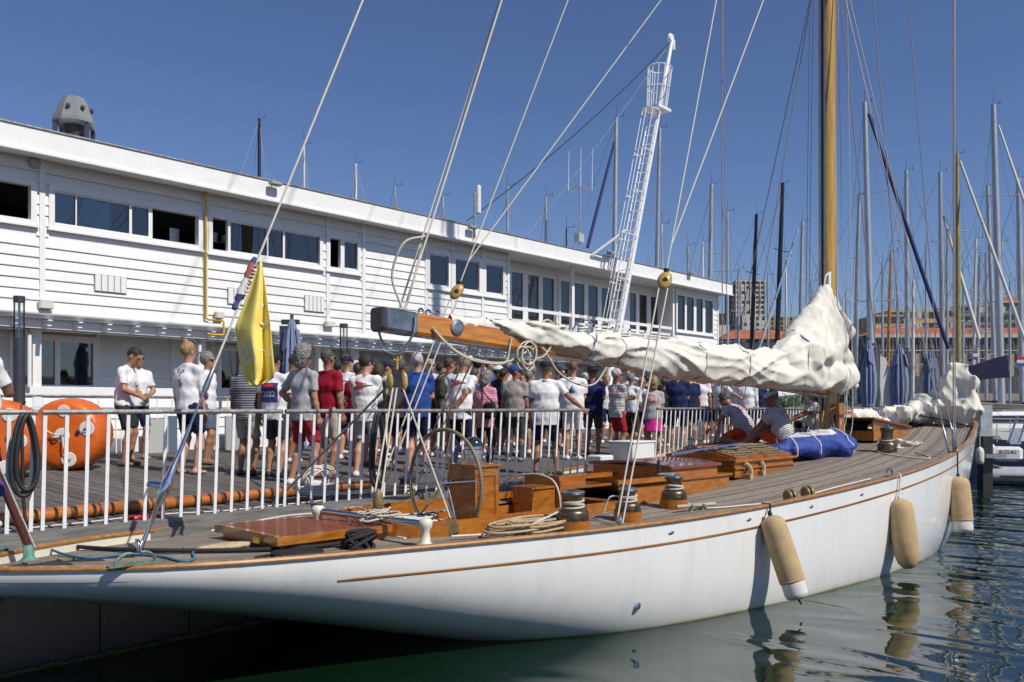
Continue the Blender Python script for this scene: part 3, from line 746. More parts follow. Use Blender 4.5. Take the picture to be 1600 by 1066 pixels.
# basket
hb = AL * .80; up = Vector((0, 0, 1)); cb = al(hb) + side * .12
mb = MB(); mb.box(cb, (.72, .6, .08)); mb.build('basket_floor', WHITEMETAL, latt)
for k in range(12):
    a = 2 * math.pi * k / 12; d = Vector((math.cos(a) * .36, math.sin(a) * .32, 0)); mb = MB(); mb.tube([cb + d * .9, cb + d * 1.12 + Vector((.2, 0, 1.35))], .016, 5); mb.build('basket_bar', WHITEMETAL, latt)
for zz, s in ((.68, 1.05), (1.35, 1.14)):
    mb = MB(); c = cb + Vector((.2 * zz / 1.35, 0, zz)); ring = [c + Vector((math.cos(2 * math.pi * k / 16) * .36 * s, math.sin(2 * math.pi * k / 16) * .32 * s, 0)) for k in range(17)]; mb.tube(ring, .018, 5); mb.build('basket_hoop', WHITEMETAL, latt)
mb = MB(); mb.tube([lm(978, 360), at_y(924, 400, YF - .03)], .045, 8); mb.tube([lm(972, 398), at_y(950, 392, YF - .03)], .03, 6); mb.build('roof_brace', WHITEMETAL, latt)
mb = MB(); mb.tube(sag(lm(1045, 68), at_y(730, 345, 16.5), .25, 8), .014, 4); mb.build('guy_cable', BLACK, latt)
mb = MB(); mb.tube(sag(lm(1042, 74), at_y(820, 372, 15.2), .15, 8), .008, 4); mb.build('thin_guy_wire', STEEL, latt)
# ================================================================ THE YACHT
SO = Vector((1.485, 7.001, 0)); SE = Vector((21.719, 5.648, 0)); LB = (SE - SO).length
UB = (SE - SO).normalized(); NB = Vector((-UB.y, UB.x, 0)); UP = Vector((0, 0, 1))
def spline(xs, ys):
    xs = np.array(xs, float); ys = np.array(ys, float); n = len(xs); h = np.diff(xs); A = np.zeros((n, n)); r_ = np.zeros(n); A[0, 0] = A[-1, -1] = 1
    for i in range(1, n - 1):
        A[i, i - 1] = h[i - 1]; A[i, i] = 2 * (h[i - 1] + h[i]); A[i, i + 1] = h[i]; r_[i] = 6 * ((ys[i + 1] - ys[i]) / h[i] - (ys[i] - ys[i - 1]) / h[i - 1])
    m = np.linalg.solve(A, r_)
    def f(x):
        x = min(max(x, xs[0]), xs[-1]); i = min(max(int(np.searchsorted(xs, x)) - 1, 0), n - 2); t = x - xs[i]; H = h[i]
        return float(m[i] * (xs[i + 1] - x) ** 3 / 6 / H + m[i + 1] * t ** 3 / 6 / H + (ys[i] / H - m[i] * H / 6) * (xs[i + 1] - x) + (ys[i + 1] / H - m[i + 1] * H / 6) * t)
    return f
_B = spline([.45, .6, .8, 1.22, 3.04, 6.08, 9.12, 12.17, 15.2, 17.85, 19.3, LB], [.02, .24, .42, .71, 1.278, 1.942, 2.322, 2.409, 1.959, 1.249, .72, .03])
HB = lambda s: max(.015, _B(s))
SHR = spline([0, .25 * LB, .5 * LB, .75 * LB, LB], [1.122, 1.06, 1.264, 1.648, 2.021])
KEEL = spline([.45, 2, 4, 5.2, 6.5, 8.5, 11, 14, 16.5, 18, 19, 19.8, LB], [.93, .60, .08, -.25, -.6, -.95, -1.05, -.85, -.45, .08, .65, 1.25, 1.95])
NEX = spline([.45, 3, 6, 10, 15, 18, LB], [1.9, 2.4, 3.3, 3.5, 2.6, 1.8, 1.4])
def bdeck(s, l):
    b = max(HB(s), .05); return SHR(s) - .075 + .06 * max(0, 1 - (l / b) ** 2)
def BW(s, l, h=0.0):
    p = SO + UB * s + NB * l; p.z = bdeck(s, l) + h; return p
def BZ(s, l, z):
    p = SO + UB * s + NB * l; p.z = z; return p
def dk(px, py, dz=0.0):
    zz = 1.1; d = ray(px, py)
    for i in range(30):
        k = (zz + dz - CZ) / d.z; p = d * k - SO; s = p.dot(UB); l = p.dot(NB); zz = zz * .5 + .5 * bdeck(min(max(s, .45), LB), l)
    return s, l
def DW(px, py, h=0.0, dz=0.0):
    s, l = dk(px, py, dz); return BW(s, l, h + dz)
def on_l(px, py, l):            # where a picture point meets the upright plane at lateral offset l
    d = ray(px, py); k = (SO.dot(NB) + l) / d.dot(NB); p = Vector((0, 0, CZ)) + d * k; return (p - SO).dot(UB), p.z
def hullp(s, v, sgn):
    b = HB(s); z1 = SHR(s); z0 = KEEL(s); u = math.sin(v * math.pi / 2) if v < 1 else 1.0
    u = v
    n = NEX(s); return BZ(s, sgn * b * max(0, 1 - u ** n) ** (1 / n), z1 + (z0 - z1) * u)

yacht = thing('classic_yacht', 'long white classic sailing yacht with varnished trim moored beside the pontoon', 'sailing yacht', BZ(8, 0, 0))
def yp(name, mb, mat, parent=None, **k): return mb.build(name, mat, parent or yacht, **k)

hm = bpy.data.materials.new('hull_paint'); hm.use_nodes = True
nt = hm.node_tree; L = nt.links.new; b = nt.nodes['Principled BSDF']
b.inputs['Roughness'].default_value = .16; b.inputs['Coat Weight'].default_value = .5; b.inputs['Coat Roughness'].default_value = .04
geo = nt.nodes.new('ShaderNodeNewGeometry'); sx = nt.nodes.new('ShaderNodeSeparateXYZ'); L(geo.outputs['Position'], sx.inputs[0])
n = nt.nodes.new('ShaderNodeTexNoise'); n.inputs['Scale'].default_value = 1.6; n.inputs['Detail'].default_value = 6; L(geo.outputs['Position'], n.inputs[0])
ma = nt.nodes.new('ShaderNodeMath'); ma.operation = 'MULTIPLY_ADD'; ma.inputs[1].default_value = -.05; L(n.outputs['Fac'], ma.inputs[0]); L(sx.outputs[2], ma.inputs[2])
cr = nt.nodes.new('ShaderNodeValToRGB'); e = cr.color_ramp.elements
mr = nt.nodes.new('ShaderNodeMapRange'); mr.inputs['From Min'].default_value = -.3; mr.inputs['From Max'].default_value = .7; L(ma.outputs[0], mr.inputs[0]); L(mr.outputs[0], cr.inputs[0])
e[0].position = .265; e[0].color = (.035, .20, .07, 1); e[1].position = .275; e[1].color = (.30, .30, .16, 1)
x_ = e.new(.30); x_.color = (.66, .66, .56, 1); x_ = e.new(.36); x_.color = (.76, .76, .72, 1); x_ = e.new(.6); x_.color = (.79, .79, .77, 1)
mps = nt.nodes.new('ShaderNodeMapping'); mps.inputs['Scale'].default_value = (2.2, 2.2, .25); L(geo.outputs['Position'], mps.inputs[0])
ns = nt.nodes.new('ShaderNodeTexNoise'); ns.inputs['Scale'].default_value = 2.0; ns.inputs['Detail'].default_value = 7; ns.inputs['Roughness'].default_value = .65; L(mps.outputs[0], ns.inputs[0])
rs_ = nt.nodes.new('ShaderNodeValToRGB'); rs_.color_ramp.elements[0].position = .30; rs_.color_ramp.elements[0].color = (.91, .905, .885, 1); rs_.color_ramp.elements[1].position = .52; rs_.color_ramp.elements[1].color = (1, 1, 1, 1); L(ns.outputs['Fac'], rs_.inputs[0])
ml = nt.nodes.new('ShaderNodeMix'); ml.data_type = 'RGBA'; ml.blend_type = 'MULTIPLY'; ml.inputs[0].default_value = 1; L(cr.outputs[0], ml.inputs[6]); L(rs_.outputs[0], ml.inputs[7]); L(ml.outputs[2], b.inputs['Base Color'])
n2 = nt.nodes.new('ShaderNodeTexNoise'); n2.inputs['Scale'].default_value = .9; n2.inputs['Detail'].default_value = 2; L(geo.outputs['Position'], n2.inputs[0])
bp = nt.nodes.new('ShaderNodeBump'); bp.inputs['Strength'].default_value = .25; bp.inputs['Distance'].default_value = .02; L(n2.outputs['Fac'], bp.inputs['Height']); L(bp.outputs[0], b.inputs['Normal']); L(bp.outputs[0], b.inputs['Coat Normal'])
HULLM = hm

ss = [.45, .5, .56, .64, .75, .9, 1.1] + list(np.linspace(1.35, 19.6, 84)) + [19.85, 20.05, 20.2, LB]
vs_ = [math.sin(math.pi / 2 * i / 22) for i in range(23)]
rings = []
for s in ss:
    rings.append([hullp(s, v, -1) for v in vs_] + [hullp(s, v, 1) for v in vs_[-2::-1]])
mb = MB(); mb.loft(rings, closed=False); hull = yp('hull', mb, HULLM, smooth=True)
# fin keel and rudder under water
mb = MB()
for s0, s1, z1 in ((9.0, 12.6, -2.9),):
    mb.loft([[BZ(8.2 + .6 * t, 0, -.6 - 2.2 * t) + NB * 0 for t in (0, 0)] for q in range(0)]) if False else None
    mb.prism([BZ(7.6, -.12, -.5), BZ(13.2, -.12, -.7), BZ(11.6, -.12, -2.8), BZ(8.6, -.12, -2.8)], NB * .24)
yp('keel', mb, M('green_antifouling', (.035, .20, .07), .5), label='green keel below the waterline')
# deck plate under the planks
pl = []
for s in ss[2:]:
    b_ = HB(s) - .02; pl.append([BW(s, b_ * t, -.02) for t in np.linspace(-1, 1, 13)])
# cockpit well cut out: the caulked underlay is built as separate strips round it
CS0, CS1, CW = 3.9, 8.14, .66
def in_well(s, l): return CS0 < s < CS1 and abs(l) < CW
mb = MB()
segs = sorted(set([round(s, 3) for s in ss[2:]] + [CS0, CS1]))
for a, c in zip(segs, segs[1:]):
    ba, bc = HB(a) - .02, HB(c) - .02; mid = (a + c) / 2
    if CS0 < mid < CS1: bands = [(-1, None), (None, 1)]
    else: bands = [(-1, 1)]
    for t0, t1 in bands:
        la0 = -ba if t0 == -1 else CW; la1 = ba if t1 == 1 else -CW; lc0 = -bc if t0 == -1 else CW; lc1 = bc if t1 == 1 else -CW
        N_ = 6
        A_ = [BW(a, la0 + (la1 - la0) * i / N_, -.012) for i in range(N_ + 1)]; C_ = [BW(c, lc0 + (lc1 - lc0) * i / N_, -.012) for i in range(N_ + 1)]
        mb.add(A_ + C_, [(i, i + N_ + 1, i + N_ + 2, i + 1) for i in range(N_)])
deck = yp('deck', mb, CAULK)
# laid teak planks following the sheer
def strip(pts_l, pts_r, th, mat, name, parent, rnd=None):
    mb = MB(); rings = [[a - UP * th, a.copy(), c.copy(), c - UP * th] for a, c in zip(pts_l, pts_r)]
    mb.loft(rings); return mb.build(name, mat, parent)
PWD, GAP = .060, .010
for sgn in (-1, 1):
    j = 0
    while True:
        off0 = .13 + j * PWD; off1 = off0 + PWD - GAP; run = []
        allruns = []
        for s in list(np.arange(.7, 20.2, .22)) + [CS0, CS1]:
            pass
        sv = sorted(list(np.arange(.7, 20.2, .24)) + [CS0 - 1e-3, CS0 + 1e-3, CS1 - 1e-3, CS1 + 1e-3])
        for s in sv:
            b_ = HB(s); l0 = b_ - off0; l1 = max(b_ - off1, .07)
            ok = l0 > .075 and not in_well(s, (l0 + l1) / 2)
            if ok: run.append((s, l0, l1))
            elif run: allruns.append(run); run = []
        if run: allruns.append(run)
        if not allruns: break
        for rn in allruns:
            if len(rn) < 2: continue
            strip([BW(s, sgn * l0, .0) for s, l0, l1 in rn], [BW(s, sgn * l1, .0) for s, l0, l1 in rn], .012, TEAK, 'deck_plank', deck)
        j += 1
        if off0 > 2.45: break
COVB = M('scrubbed_covering_board', (.33, .27, .21), .6, var=.25, vs=5, stretch=(.6, 6, 6), rnd=.08)
for sgn in (-1, 1):
    sv = [s for s in np.arange(.62, 20.25, .25)]
    strip([BW(s, sgn * (HB(s) - .03), .003) for s in sv], [BW(s, sgn * max(HB(s) - .124, 0), .003) for s in sv], .01, COVB, 'covering_board', deck)
    # bulwark inside face and varnished cap
    mb = MB(); sv2 = [.5, .56, .64, .75, .9, 1.1] + list(np.arange(1.3, 20.25, .25))
    rings = []
    for s in sv2:
        b_ = HB(s); p = BZ(s, sgn * (b_ - .005), 0); q_ = BZ(s, sgn * max(b_ - .045, 0), 0); zt = SHR(s) + .004; zb = bdeck(s, b_) - .01
        v_ = (SHR(s) - zb) / (SHR(s) - KEEL(s)); pb_ = BZ(s, sgn * max(b_ * max(0, 1 - v_ ** NEX(s)) ** (1 / NEX(s)) - .004, 0), zb)
        rings.append([Vector((p.x, p.y, zt)), pb_, Vector((q_.x, q_.y, zb)), Vector((q_.x, q_.y, zt))])
    mb.loft(rings); yp('bulwark', mb, CREAM)
    mb = MB(); rings = []
    for s in sv2:
        b_ = HB(s); zt = SHR(s)
        pr = [(b_ + .022, zt + .004), (b_ + .026, zt + .018), (b_ + .015, zt + .034), (max(b_ - .05, 0), zt + .034), (max(b_ - .058, 0), zt + .02), (max(b_ - .055, 0), zt + .004)]
        rings.append([BZ(s, sgn * a, z) for a, z in pr])
    mb.loft(rings); yp('rail_cap', mb, CAPW, smooth=False)
# white tapered stripe below cap and the gold cove line
GOLD = M('brown_gold_cove_line', (.33, .16, .03), .35, col2=(.17, .06, .02), vs=.5)
def hull_at_z(s, z, sgn, out=.0):
    v = (SHR(s) - z) / (SHR(s) - KEEL(s)); n = NEX(s); b_ = HB(s) * max(0, 1 - max(v, 0) ** n) ** (1 / n) + out; return BZ(s, sgn * b_, z)
for sgn in (-1, 1):
    mb = MB(); rings = []
    for s in [2.82, 2.87, 2.95] + list(np.arange(3.1, 20.0, .2)):
        zc = SHR(s) - .175 - .03 * math.sin(min(1, s / 12) * 3.14); w = .014 if s > 2.9 else .007
        rings.append([hull_at_z(s, zc - w, sgn, .002), hull_at_z(s, zc - w * .5, sgn, .007), hull_at_z(s, zc + w * .5, sgn, .007), hull_at_z(s, zc + w, sgn, .002)])
    mb.loft(rings, closed=False); yp('cove_line', mb, GOLD)
for px, py in ((1050, 831), (1171, 812), (1268, 794), (1347, 775)):
    d = ray(px, py); best = None
    for s in np.arange(5, 14, .02):
        for z in (SHR(s) - .1,):
            p = hull_at_z(s, z, -1, .004); v = p - Vector((0, 0, CZ)); xx = 800 + FPX * v.dot(R3) / v.dot(F3)
            if best is None or abs(xx - px) < best[0]: best = (abs(xx - px), p)
    mb = MB(); mb.ell(best[1], (.045, .008, .016), 10, 6, X=UB, Y=-NB); yp('scupper', mb, STEEL, smooth=True)
p = hull_at_z(5.9, .28, -1, .0); mb = MB(); mb.lathe(p, [(.035, -.01), (.035, .02), (.02, .025)], axis=-NB, n=10); yp('exhaust_outlet', mb, CHROME)

# ---------------------------------------------------------------- deck fittings
def bbx(s0, s1, l0, l1, h0, h1, mb, hs=None):       # a box in yacht axes, heights above the deck at its middle
    zc = bdeck((s0 + s1) / 2, 0) ; c = BZ((s0 + s1) / 2, (l0 + l1) / 2, zc + (h0 + h1) / 2); mb.box(c, (abs(s1 - s0), abs(l1 - l0), abs(h1 - h0)), UB, NB, UP)
# cockpit
mb = MB(); bbx(CS0, 7.02, -CW, CW, -.55, -.52, mb); yp('cockpit_floor', mb, TEAK)
mb = MB(); bbx(CS0, CS0 + .03, -CW, CW, -.52, .0, mb); yp('cockpit_end', mb, CREAM)
for sg in (-1, 1):
    mb = MB(); l0 = sg * CW; l1 = sg * (CW + .03); bbx(CS0, 7.02, min(l0, l1), max(l0, l1), -.52, -.02, mb); yp('cockpit_side', mb, VARN)
    mb = MB(); bbx(4.6, 6.6, sg * .64 if sg < 0 else .36, -.36 if sg < 0 else .64, -.22, -.18, mb); yp('cockpit_seat', mb, VARN)
# oval coaming
path = []
for t in np.linspace(math.pi / 2, 3 * math.pi / 2, 19): path.append((4.45 + .68 * math.cos(t), .82 * math.sin(t)))
path = [(s, .84) for s in (7.0, 6.4, 5.8, 5.2, 4.8)] + path + [(s, -.84) for s in (4.8, 5.2, 5.8, 6.4, 7.0)]
for lo, hi in ((0, 13), (12, len(path) - 12), (len(path) - 13, len(path))):
    mb = MB(); rings = []
    pp = path[lo:hi]
    for i, (s, l) in enumerate(pp):
        a = pp[max(i - 1, 0)]; c = pp[min(i + 1, len(pp) - 1)]; t = Vector((c[0] - a[0], c[1] - a[1])).normalized(); nn = Vector((-t.y, t.x)) * .02
        zb = bdeck(s, l) - .01; zt = bdeck(5, 0) + .13
        rings.append([BZ(s + nn.x, l + nn.y, zb), BZ(s - nn.x, l - nn.y, zb), BZ(s - nn.x, l - nn.y, zt), BZ(s + nn.x, l + nn.y, zt)])
    mb.loft(rings); yp('cockpit_coaming', mb, VARN)
# bulkhead with open companionway
mb = MB()
bbx(7.02, 7.06, .22, .84, -.55, .30, mb); cabn = yp('companionway_bulkhead', mb, VARN)
mb = MB(); bbx(7.02, 7.06, -.84, -.72, -.55, .26, mb); yp('bulkhead_post', mb, VARN)
mb = MB(); bbx(6.6, 7.02, .30, .64, -.52, .16, mb); bx_ = yp('cockpit_locker', mb, VARN)
mb = MB(); bbx(6.58, 7.0, .28, .66, .16, .185, mb); mb.build('locker_lid', VARN, bx_)
CABD = M('dark_cabin', (.02, .014, .01), .7)
mb = MB(); bbx(7.065, 8.2, -.755, .22, -.9, -.86, mb); yp('cabin_sole', mb, CABD)
mb = MB(); bbx(8.16, 8.2, -.755, .22, -.86, -.03, mb); yp('cabin_bulkhead', mb, CABD)
mb = MB(); bbx(7.07, 8.14, -.755, -.74, -.86, -.03, mb); yp('cabin_side', mb, CABD)
mb = MB(); mb.box(BZ(7.3, -.25, 1.02), (.35, .6, .03), (UB * .8 - UP * .6), NB, (UP * .8 + UB * .6)); yp('companion_step', mb, VARN)
for l in (-.70, .24):
    mb = MB(); bbx(7.0, 8.12, l - .025, l + .025, .22, .28, mb); yp('slide_rail', mb, VARN)
# hatch house forward of the companionway
mb = MB(); bbx(8.15, 9.3, -.80, .72, -.02, .17, mb); hh = yp('deckhouse', mb, VARN)
mb = MB(); bbx(8.12, 9.34, -.83, .75, .17, .20, mb); mb.build('moulding', VARN, hh)
mb = MB(); bbx(8.12, 9.2, -.68, .6, .20, .33, mb); mb.build('coaming', VARN, hh)
mb = MB(); zc = bdeck(8.5, 0)
mb.loft([[BZ(s, l, zc + .31 + .05 * (1 - (l / .75) ** 2)) for l in np.linspace(-.72, .64, 9)] + [BZ(s, l, zc + .345 + .05 * (1 - (l / .75) ** 2)) for l in np.linspace(.64, -.72, 9)] for s in (8.08, 9.24)])
mb.build('sliding_hatch', M('plum_varnished_top', (.22, .07, .05), .22, var=.15, vs=2, coat=.8), hh)
for l0_, l1_ in ((-.82, -.76), (.68, .74)):
    mb = MB(); bbx(7.06, 8.15, l0_, l1_, -.03, .18, mb); yp('hatch_side', mb, VARN)
mb = MB(); bbx(7.06, 8.12, .22, .68, .10, .13, mb); yp('bridge_deck', mb, VARN)
# skylight
skl = MB(); bbx(9.75, 11.45, -.62, .62, -.02, .1, skl); sk = yp('skylight', skl, VARN)
mb = MB(); bbx(9.72, 11.48, -.65, .65, .1, .125, mb); bbx(9.75, 11.45, -.61, .61, .125, .2, mb); bbx(9.7, 11.5, -.66, .66, .2, .23, mb); mb.build('moulding', VARN, sk)
zc = bdeck(10.6, 0)
for s_ in (9.78, 11.42):
    mb = MB(); mb.prism([BZ(s_, -.6, zc + .23), BZ(s_, .6, zc + .23), BZ(s_, 0, zc + .38)], UB * .03); mb.build('gable', VARN, sk)
for sg in (-1, 1):
    X = UB; Y = (NB * sg * -.6 + UP * .15).normalized(); Z = Y.cross(X) * (1 if Y.cross(X).z > 0 else -1)
    for q_ in range(2):
        s0 = 9.8 + q_ * .82; c = BZ(s0 + .4, sg * .32, zc + .23 + .085)
        mb = MB()
        for a in (-1, 1): mb.box(c + X * a * .36, (.07, .58, .045), X, Y, Z)
        for a in (-1, 1): mb.box(c + Y * a * .26, (.66, .06, .045), X, Y, Z)
        mb.box(c, (.66, .04, .04), X, Y, Z)
        fr_ = mb.build('skylight_frame', VARN, sk)
        mb = MB(); mb.box(c - Z * .005, (.66, .48, .008), X, Y, Z); mb.build('skylight_pane', CLEAR, fr_)
        mb = MB(); mb.box(c - Z * .03, (.70, .54, .01), X, Y, Z); mb.build('slatted_blind', VARN, fr_)
        for k in range(5):
            mb = MB(); mb.box(c + Y * (-.2 + k * .1) + Z * .03, (.66, .022, .014), X, Y, Z); mb.build('brass_bar', M('pale_green_bar', (.22, .22, .13), .5, var=.2), fr_)
mb = MB(); mb.tube([BW(9.0, -.1, .42), BW(10.3, -.4, .46)], .03, 8); yp('folded_stay_tube', mb, CHROME)
# twin arched blocks
for k, (px, py) in enumerate(((1160, 748), (1180, 742))):
    s_, l_ = dk(px, py); c = BW(s_, l_, .0)
    mb = MB(); mb.torus(c + UP * .10, (UB * .9 + NB * .4).normalized(), .12, .032, 18, 6, a0=0, a1=math.pi * 1.2); mb.box(c + UP * .03, (.08, .3, .07), UB, NB); ar = yp('arched_chock', mb, M('pale_oiled_wood', (.42, .33, .18), .5, var=.25, vs=8))
    mb = MB(); mb.lathe(c + UP * .12 - UB * .05, [(.06, 0), (.045, .03), (.06, .1)], axis=UB, n=12); mb.build('roller', STEEL, ar)
# lazarette hatch with slatted lid
s0, s1, l0, l1 = 2.62, 3.80, -.62, .52
mb = MB(); bbx(s0 + .06, s1 - .04, l0 + .05, l1 - .05, -.03, .055, mb); lz = yp('lazarette_hatch', mb, VARN)
mb = MB()
for a in (l0, l1 - .05): bbx(s0, s1, a, a + .05, .055, .125, mb)
for a in (s0, s1 - .05): bbx(a, a + .05, l0 + .05, l1 - .05, .055, .125, mb)
mb.build('lid_frame', VARN, lz)
nsl = 15; w = (l1 - l0 - .1) / nsl
for k in range(nsl):
    mb = MB(); bbx(s0 + .05, s1 - .05, l0 + .05 + k * w + .004, l0 + .05 + (k + 1) * w - .018, .095, .128, mb); mb.build('lid_slat', VARNR, lz)
mb = MB(); mb.box(BW(s0 - .01, -.3, .07), (.03, .1, .05), UB, NB); mb.lathe(BW(3.3, l0 - .001, .06), [(.022, 0), (.02, .012)], axis=-NB, n=10); mb.build('brass_catch', M('brass', (.5, .36, .12), .35, metal=.9, var=.2), lz)
# mainsheet horse: chromed bar on two cream posts
pa = DW(665, 856); pb = DW(497, 832)
for i, p in enumerate((pa, pb)):
    mb = MB(); mb.lathe(p, [(.11, 0), (.09, .02), (.045, .05), (.035, .15), (.06, .19), (.065, .24), (.04, .26)], n=14); yp('traveller_post', mb, CREAM, smooth=True)
mb = MB(); mb.tube([pa + UP * .21, pb + UP * .21], .03, 10); trv = yp('traveller_bar', mb, CHROME, smooth=True)
# pedestal, compass, wheel
ps0, ps1, pl0, pl1 = 5.12, 5.46, -.30, .14
mb = MB(); bbx(ps0, ps1, pl0, pl1, -.52, .57, mb); ped = yp('binnacle_pedestal', mb, VARN)
mb = MB(); bbx(ps0 - .025, ps1 + .025, pl0 - .025, pl1 + .025, .57, .595, mb); mb.build('top_board', VARN, ped)
mb = MB()
for a in (ps0 + .03, ps1 - .06): bbx(a, a + .03, pl0 - .012, pl0, -.1, .5, mb)
for z_ in (-.1, .47): bbx(ps0 + .06, ps1 - .06, pl0 - .012, pl0, z_, z_ + .03, mb)
mb.build('door_panel', VARN, ped)
mb = MB(); bbx(ps0 + .1, ps0 + .16, pl0 - .004, pl0, .52, .55, mb); mb.build('name_plate', M('brass', (.5, .36, .12)), ped)
cb_ = BW((ps0 + ps1) / 2, (pl0 + pl1) / 2, .595)
mb = MB(); mb.lathe(cb_, [(.115, 0), (.12, .02), (.12, .05), (.11, .055), (.11, .10), (.12, .105), (.12, .15), (.105, .16), (.105, .19)], n=22); cps = yp('compass_binnacle', mb, CHROME); smooth_by_angle(cps)
mb = MB(); mb.lathe(cb_ + UP * .185, [(.11, 0), (.105, .03), (.085, .07), (.05, .095), (.01, .105)], n=22); mb.build('compass_dome', M('smoked_glass', (.02, .025, .03), .05, coat=1), cps, smooth=True)
wc = BW(4.88, -.08, .41)
wax = (UB * 1 + NB * .02).normalized()
mb = MB(); mb.torus(wc, wax, .565, .021, 56, 8); wh = yp('steering_wheel', mb, M('leather_rim', (.20, .17, .11), .6, var=.2, vs=20, bump=.4, bs=60), smooth=True)
mb = MB(); mb.lathe(wc - wax * .05, [(.03, 0), (.05, .02), (.05, .08), (.03, .1)], axis=wax, n=14); mb.tube([wc, wc + wax * .26], .03, 10); mb.build('hub', CHROME, wh, smooth=True)
for k in range(5):
    a = rad(90 + 12 + 72 * k); d = NB * -math.cos(a) * -1 + UP * math.sin(a)
    d = NB * math.cos(a) + UP * math.sin(a)
    for sg in (-1, 1):
        mb = MB(); mb.tube([wc + d * .04 + wax * .035 * sg, wc + d * .55 + wax * .004 * sg], .009, 7); mb.build('spoke', CHROME, wh, smooth=True)
# winches
def winch(px, py, htop, rr=.15, wood=True, handle=False, ropes=3, parent_name='winch', lab=None):
    s_, l_ = dk(px, py); p = BW(s_, l_, 0); hw = .1 if wood else 0
    sc = FPX / (p - Vector((0, 0, CZ))).dot(F3); H = htop / sc
    mb = MB(); k = (H - hw) / .38
    mb.lathe(p + UP * hw, [(rr * .98, 0), (rr, .015 * k), (rr, .05 * k), (rr * .95, .055 * k), (rr * .97, .10 * k), (rr * .90, .125 * k), (rr * .66, .14 * k), (rr * .60, .17 * k), (rr * .58, .28 * k), (rr * .66, .30 * k), (rr * .73, .315 * k), (rr * .73, .33 * k), (rr * .66, .345 * k), (rr * .40, .36 * k), (rr * .28, .38 * k)], n=24)
    w_ = yp('winch', mb, BRONZE); smooth_by_angle(w_, 50)
    if lab: w_['label'] = lab
    if wood:
        mb = MB(); mb.lathe(p, [(rr * 1.12, -.01), (rr * 1.1, hw)], n=20); mb.build('winch_block', VARN, w_)
    mb = MB(); mb.lathe(p + UP * (hw + .335 * k), [(rr * .3, 0), (rr * .74, .004), (rr * .72, .02), (rr * .3, .03)], n=20); mb.build('self_tailing_jaw', STEEL, w_)
    if ropes:
        for q_ in range(ropes):
            mb = MB(); mb.torus(p + UP * (hw + (.165 + .036 * q_) * k), (UP + UB * .10 * (1 if q_ % 2 else -1)).normalized(), rr * .66, .013, 20, 5); mb.build('rope_turn', ROPE, w_, smooth=True)
    if handle:
        t_ = p + UP * H; mb = MB(); mb.box(t_ + UP * .01 + UB * -.1 + NB * .03, (.24, .03, .02), (UB - NB * .3).normalized(), NB); mb.build('winch_handle', CHROME, w_)
        mb = MB(); mb.lathe(t_ + UP * .02 - UB * .21 + NB * .065, [(.018, 0), (.02, .03), (.018, .14), (.02, .15)], n=10); mb.build('handle_grip', BLACK, w_)
    return p, H
W1 = winch(895, 828, 63, .165)
W2 = winch(981, 813, 52, .14)
W3 = winch(1053, 793, 52, .15, handle=True, ropes=2)
W4 = winch(636, 792, 50, .15)
W5 = winch(1386, 706, 42, .16, wood=False, ropes=1)
W6 = winch(1447, 662, 20, .14, wood=False, ropes=0)
# running blocks by the rail
for px, py in ((1183, 781), (1240, 779)):
    s_, l_ = dk(px, py); c = BW(s_, -(HB(s_) - .18), .09)
    axx = (UB * .75 - NB * .4 + UP * .1).normalized()
    mb = MB(); mb.lathe(c - axx * .05, [(.075, 0), (.085, .012), (.085, .035), (.06, .04), (.06, .06), (.085, .065), (.085, .09), (.075, .1)], axis=axx, n=20); bk = yp('snatch_block', mb, M('oiled_block_wood', (.20, .14, .06), .5, var=.3, vs=15)); smooth_by_angle(bk)
    mb = MB(); mb.box(c - UP * .07, (.12, .03, .04), UB, NB); mb.build('shackle', CHROME, bk)
# pin cleats with wooden crossbar
CLW = M('grey_ash_bar', (.36, .31, .25), .6, var=.2)
for p, dv in ((DW(1088, 798, .06), UB * .9 - NB * .2), (DW(560, 842, .07), UB)):
    dv = dv.normalized(); mb = MB(); mb.tube([p - dv * .3, p - dv * .27, p + dv * .27, p + dv * .3], [.018, .024, .024, .018], 10); cl = yp('bar_cleat', mb, CLW, smooth=True)
    for a in (-.09, .09):
        q_ = MB(); q_.lathe(p + dv * a - UP * .07, [(.04, 0), (.02, .02), (.02, .05), (.032, .06), (.03, .085)], n=10); q_.build('cleat_post', BRONZEG, cl)
# chrome rail cleats (open hooks)
def horn(px, py, mat, L_=.26):
    s_, l_ = dk(px, py); 
    if l_ < 0: l_ = -(HB(s_) - .02)
    c = BZ(s_, l_, SHR(s_) + .034)
    mb = MB(); mb.box(c + UP * .008, (L_ * 1.15, .05, .016), UB, NB)
    for sg in (-1, 1):
        mb.tube(catmull([c + UB * sg * L_ * .42, c + UB * sg * L_ * .38 + UP * .05, c + UB * sg * L_ * .22 + UP * .085, c + UB * sg * L_ * .1 + UP * .085], 4), .014, 6)
    yp('fairlead', mb, mat, smooth=False)
horn(186, 889, BRONZEG, .34); horn(1346, 752, CHROME, .2)
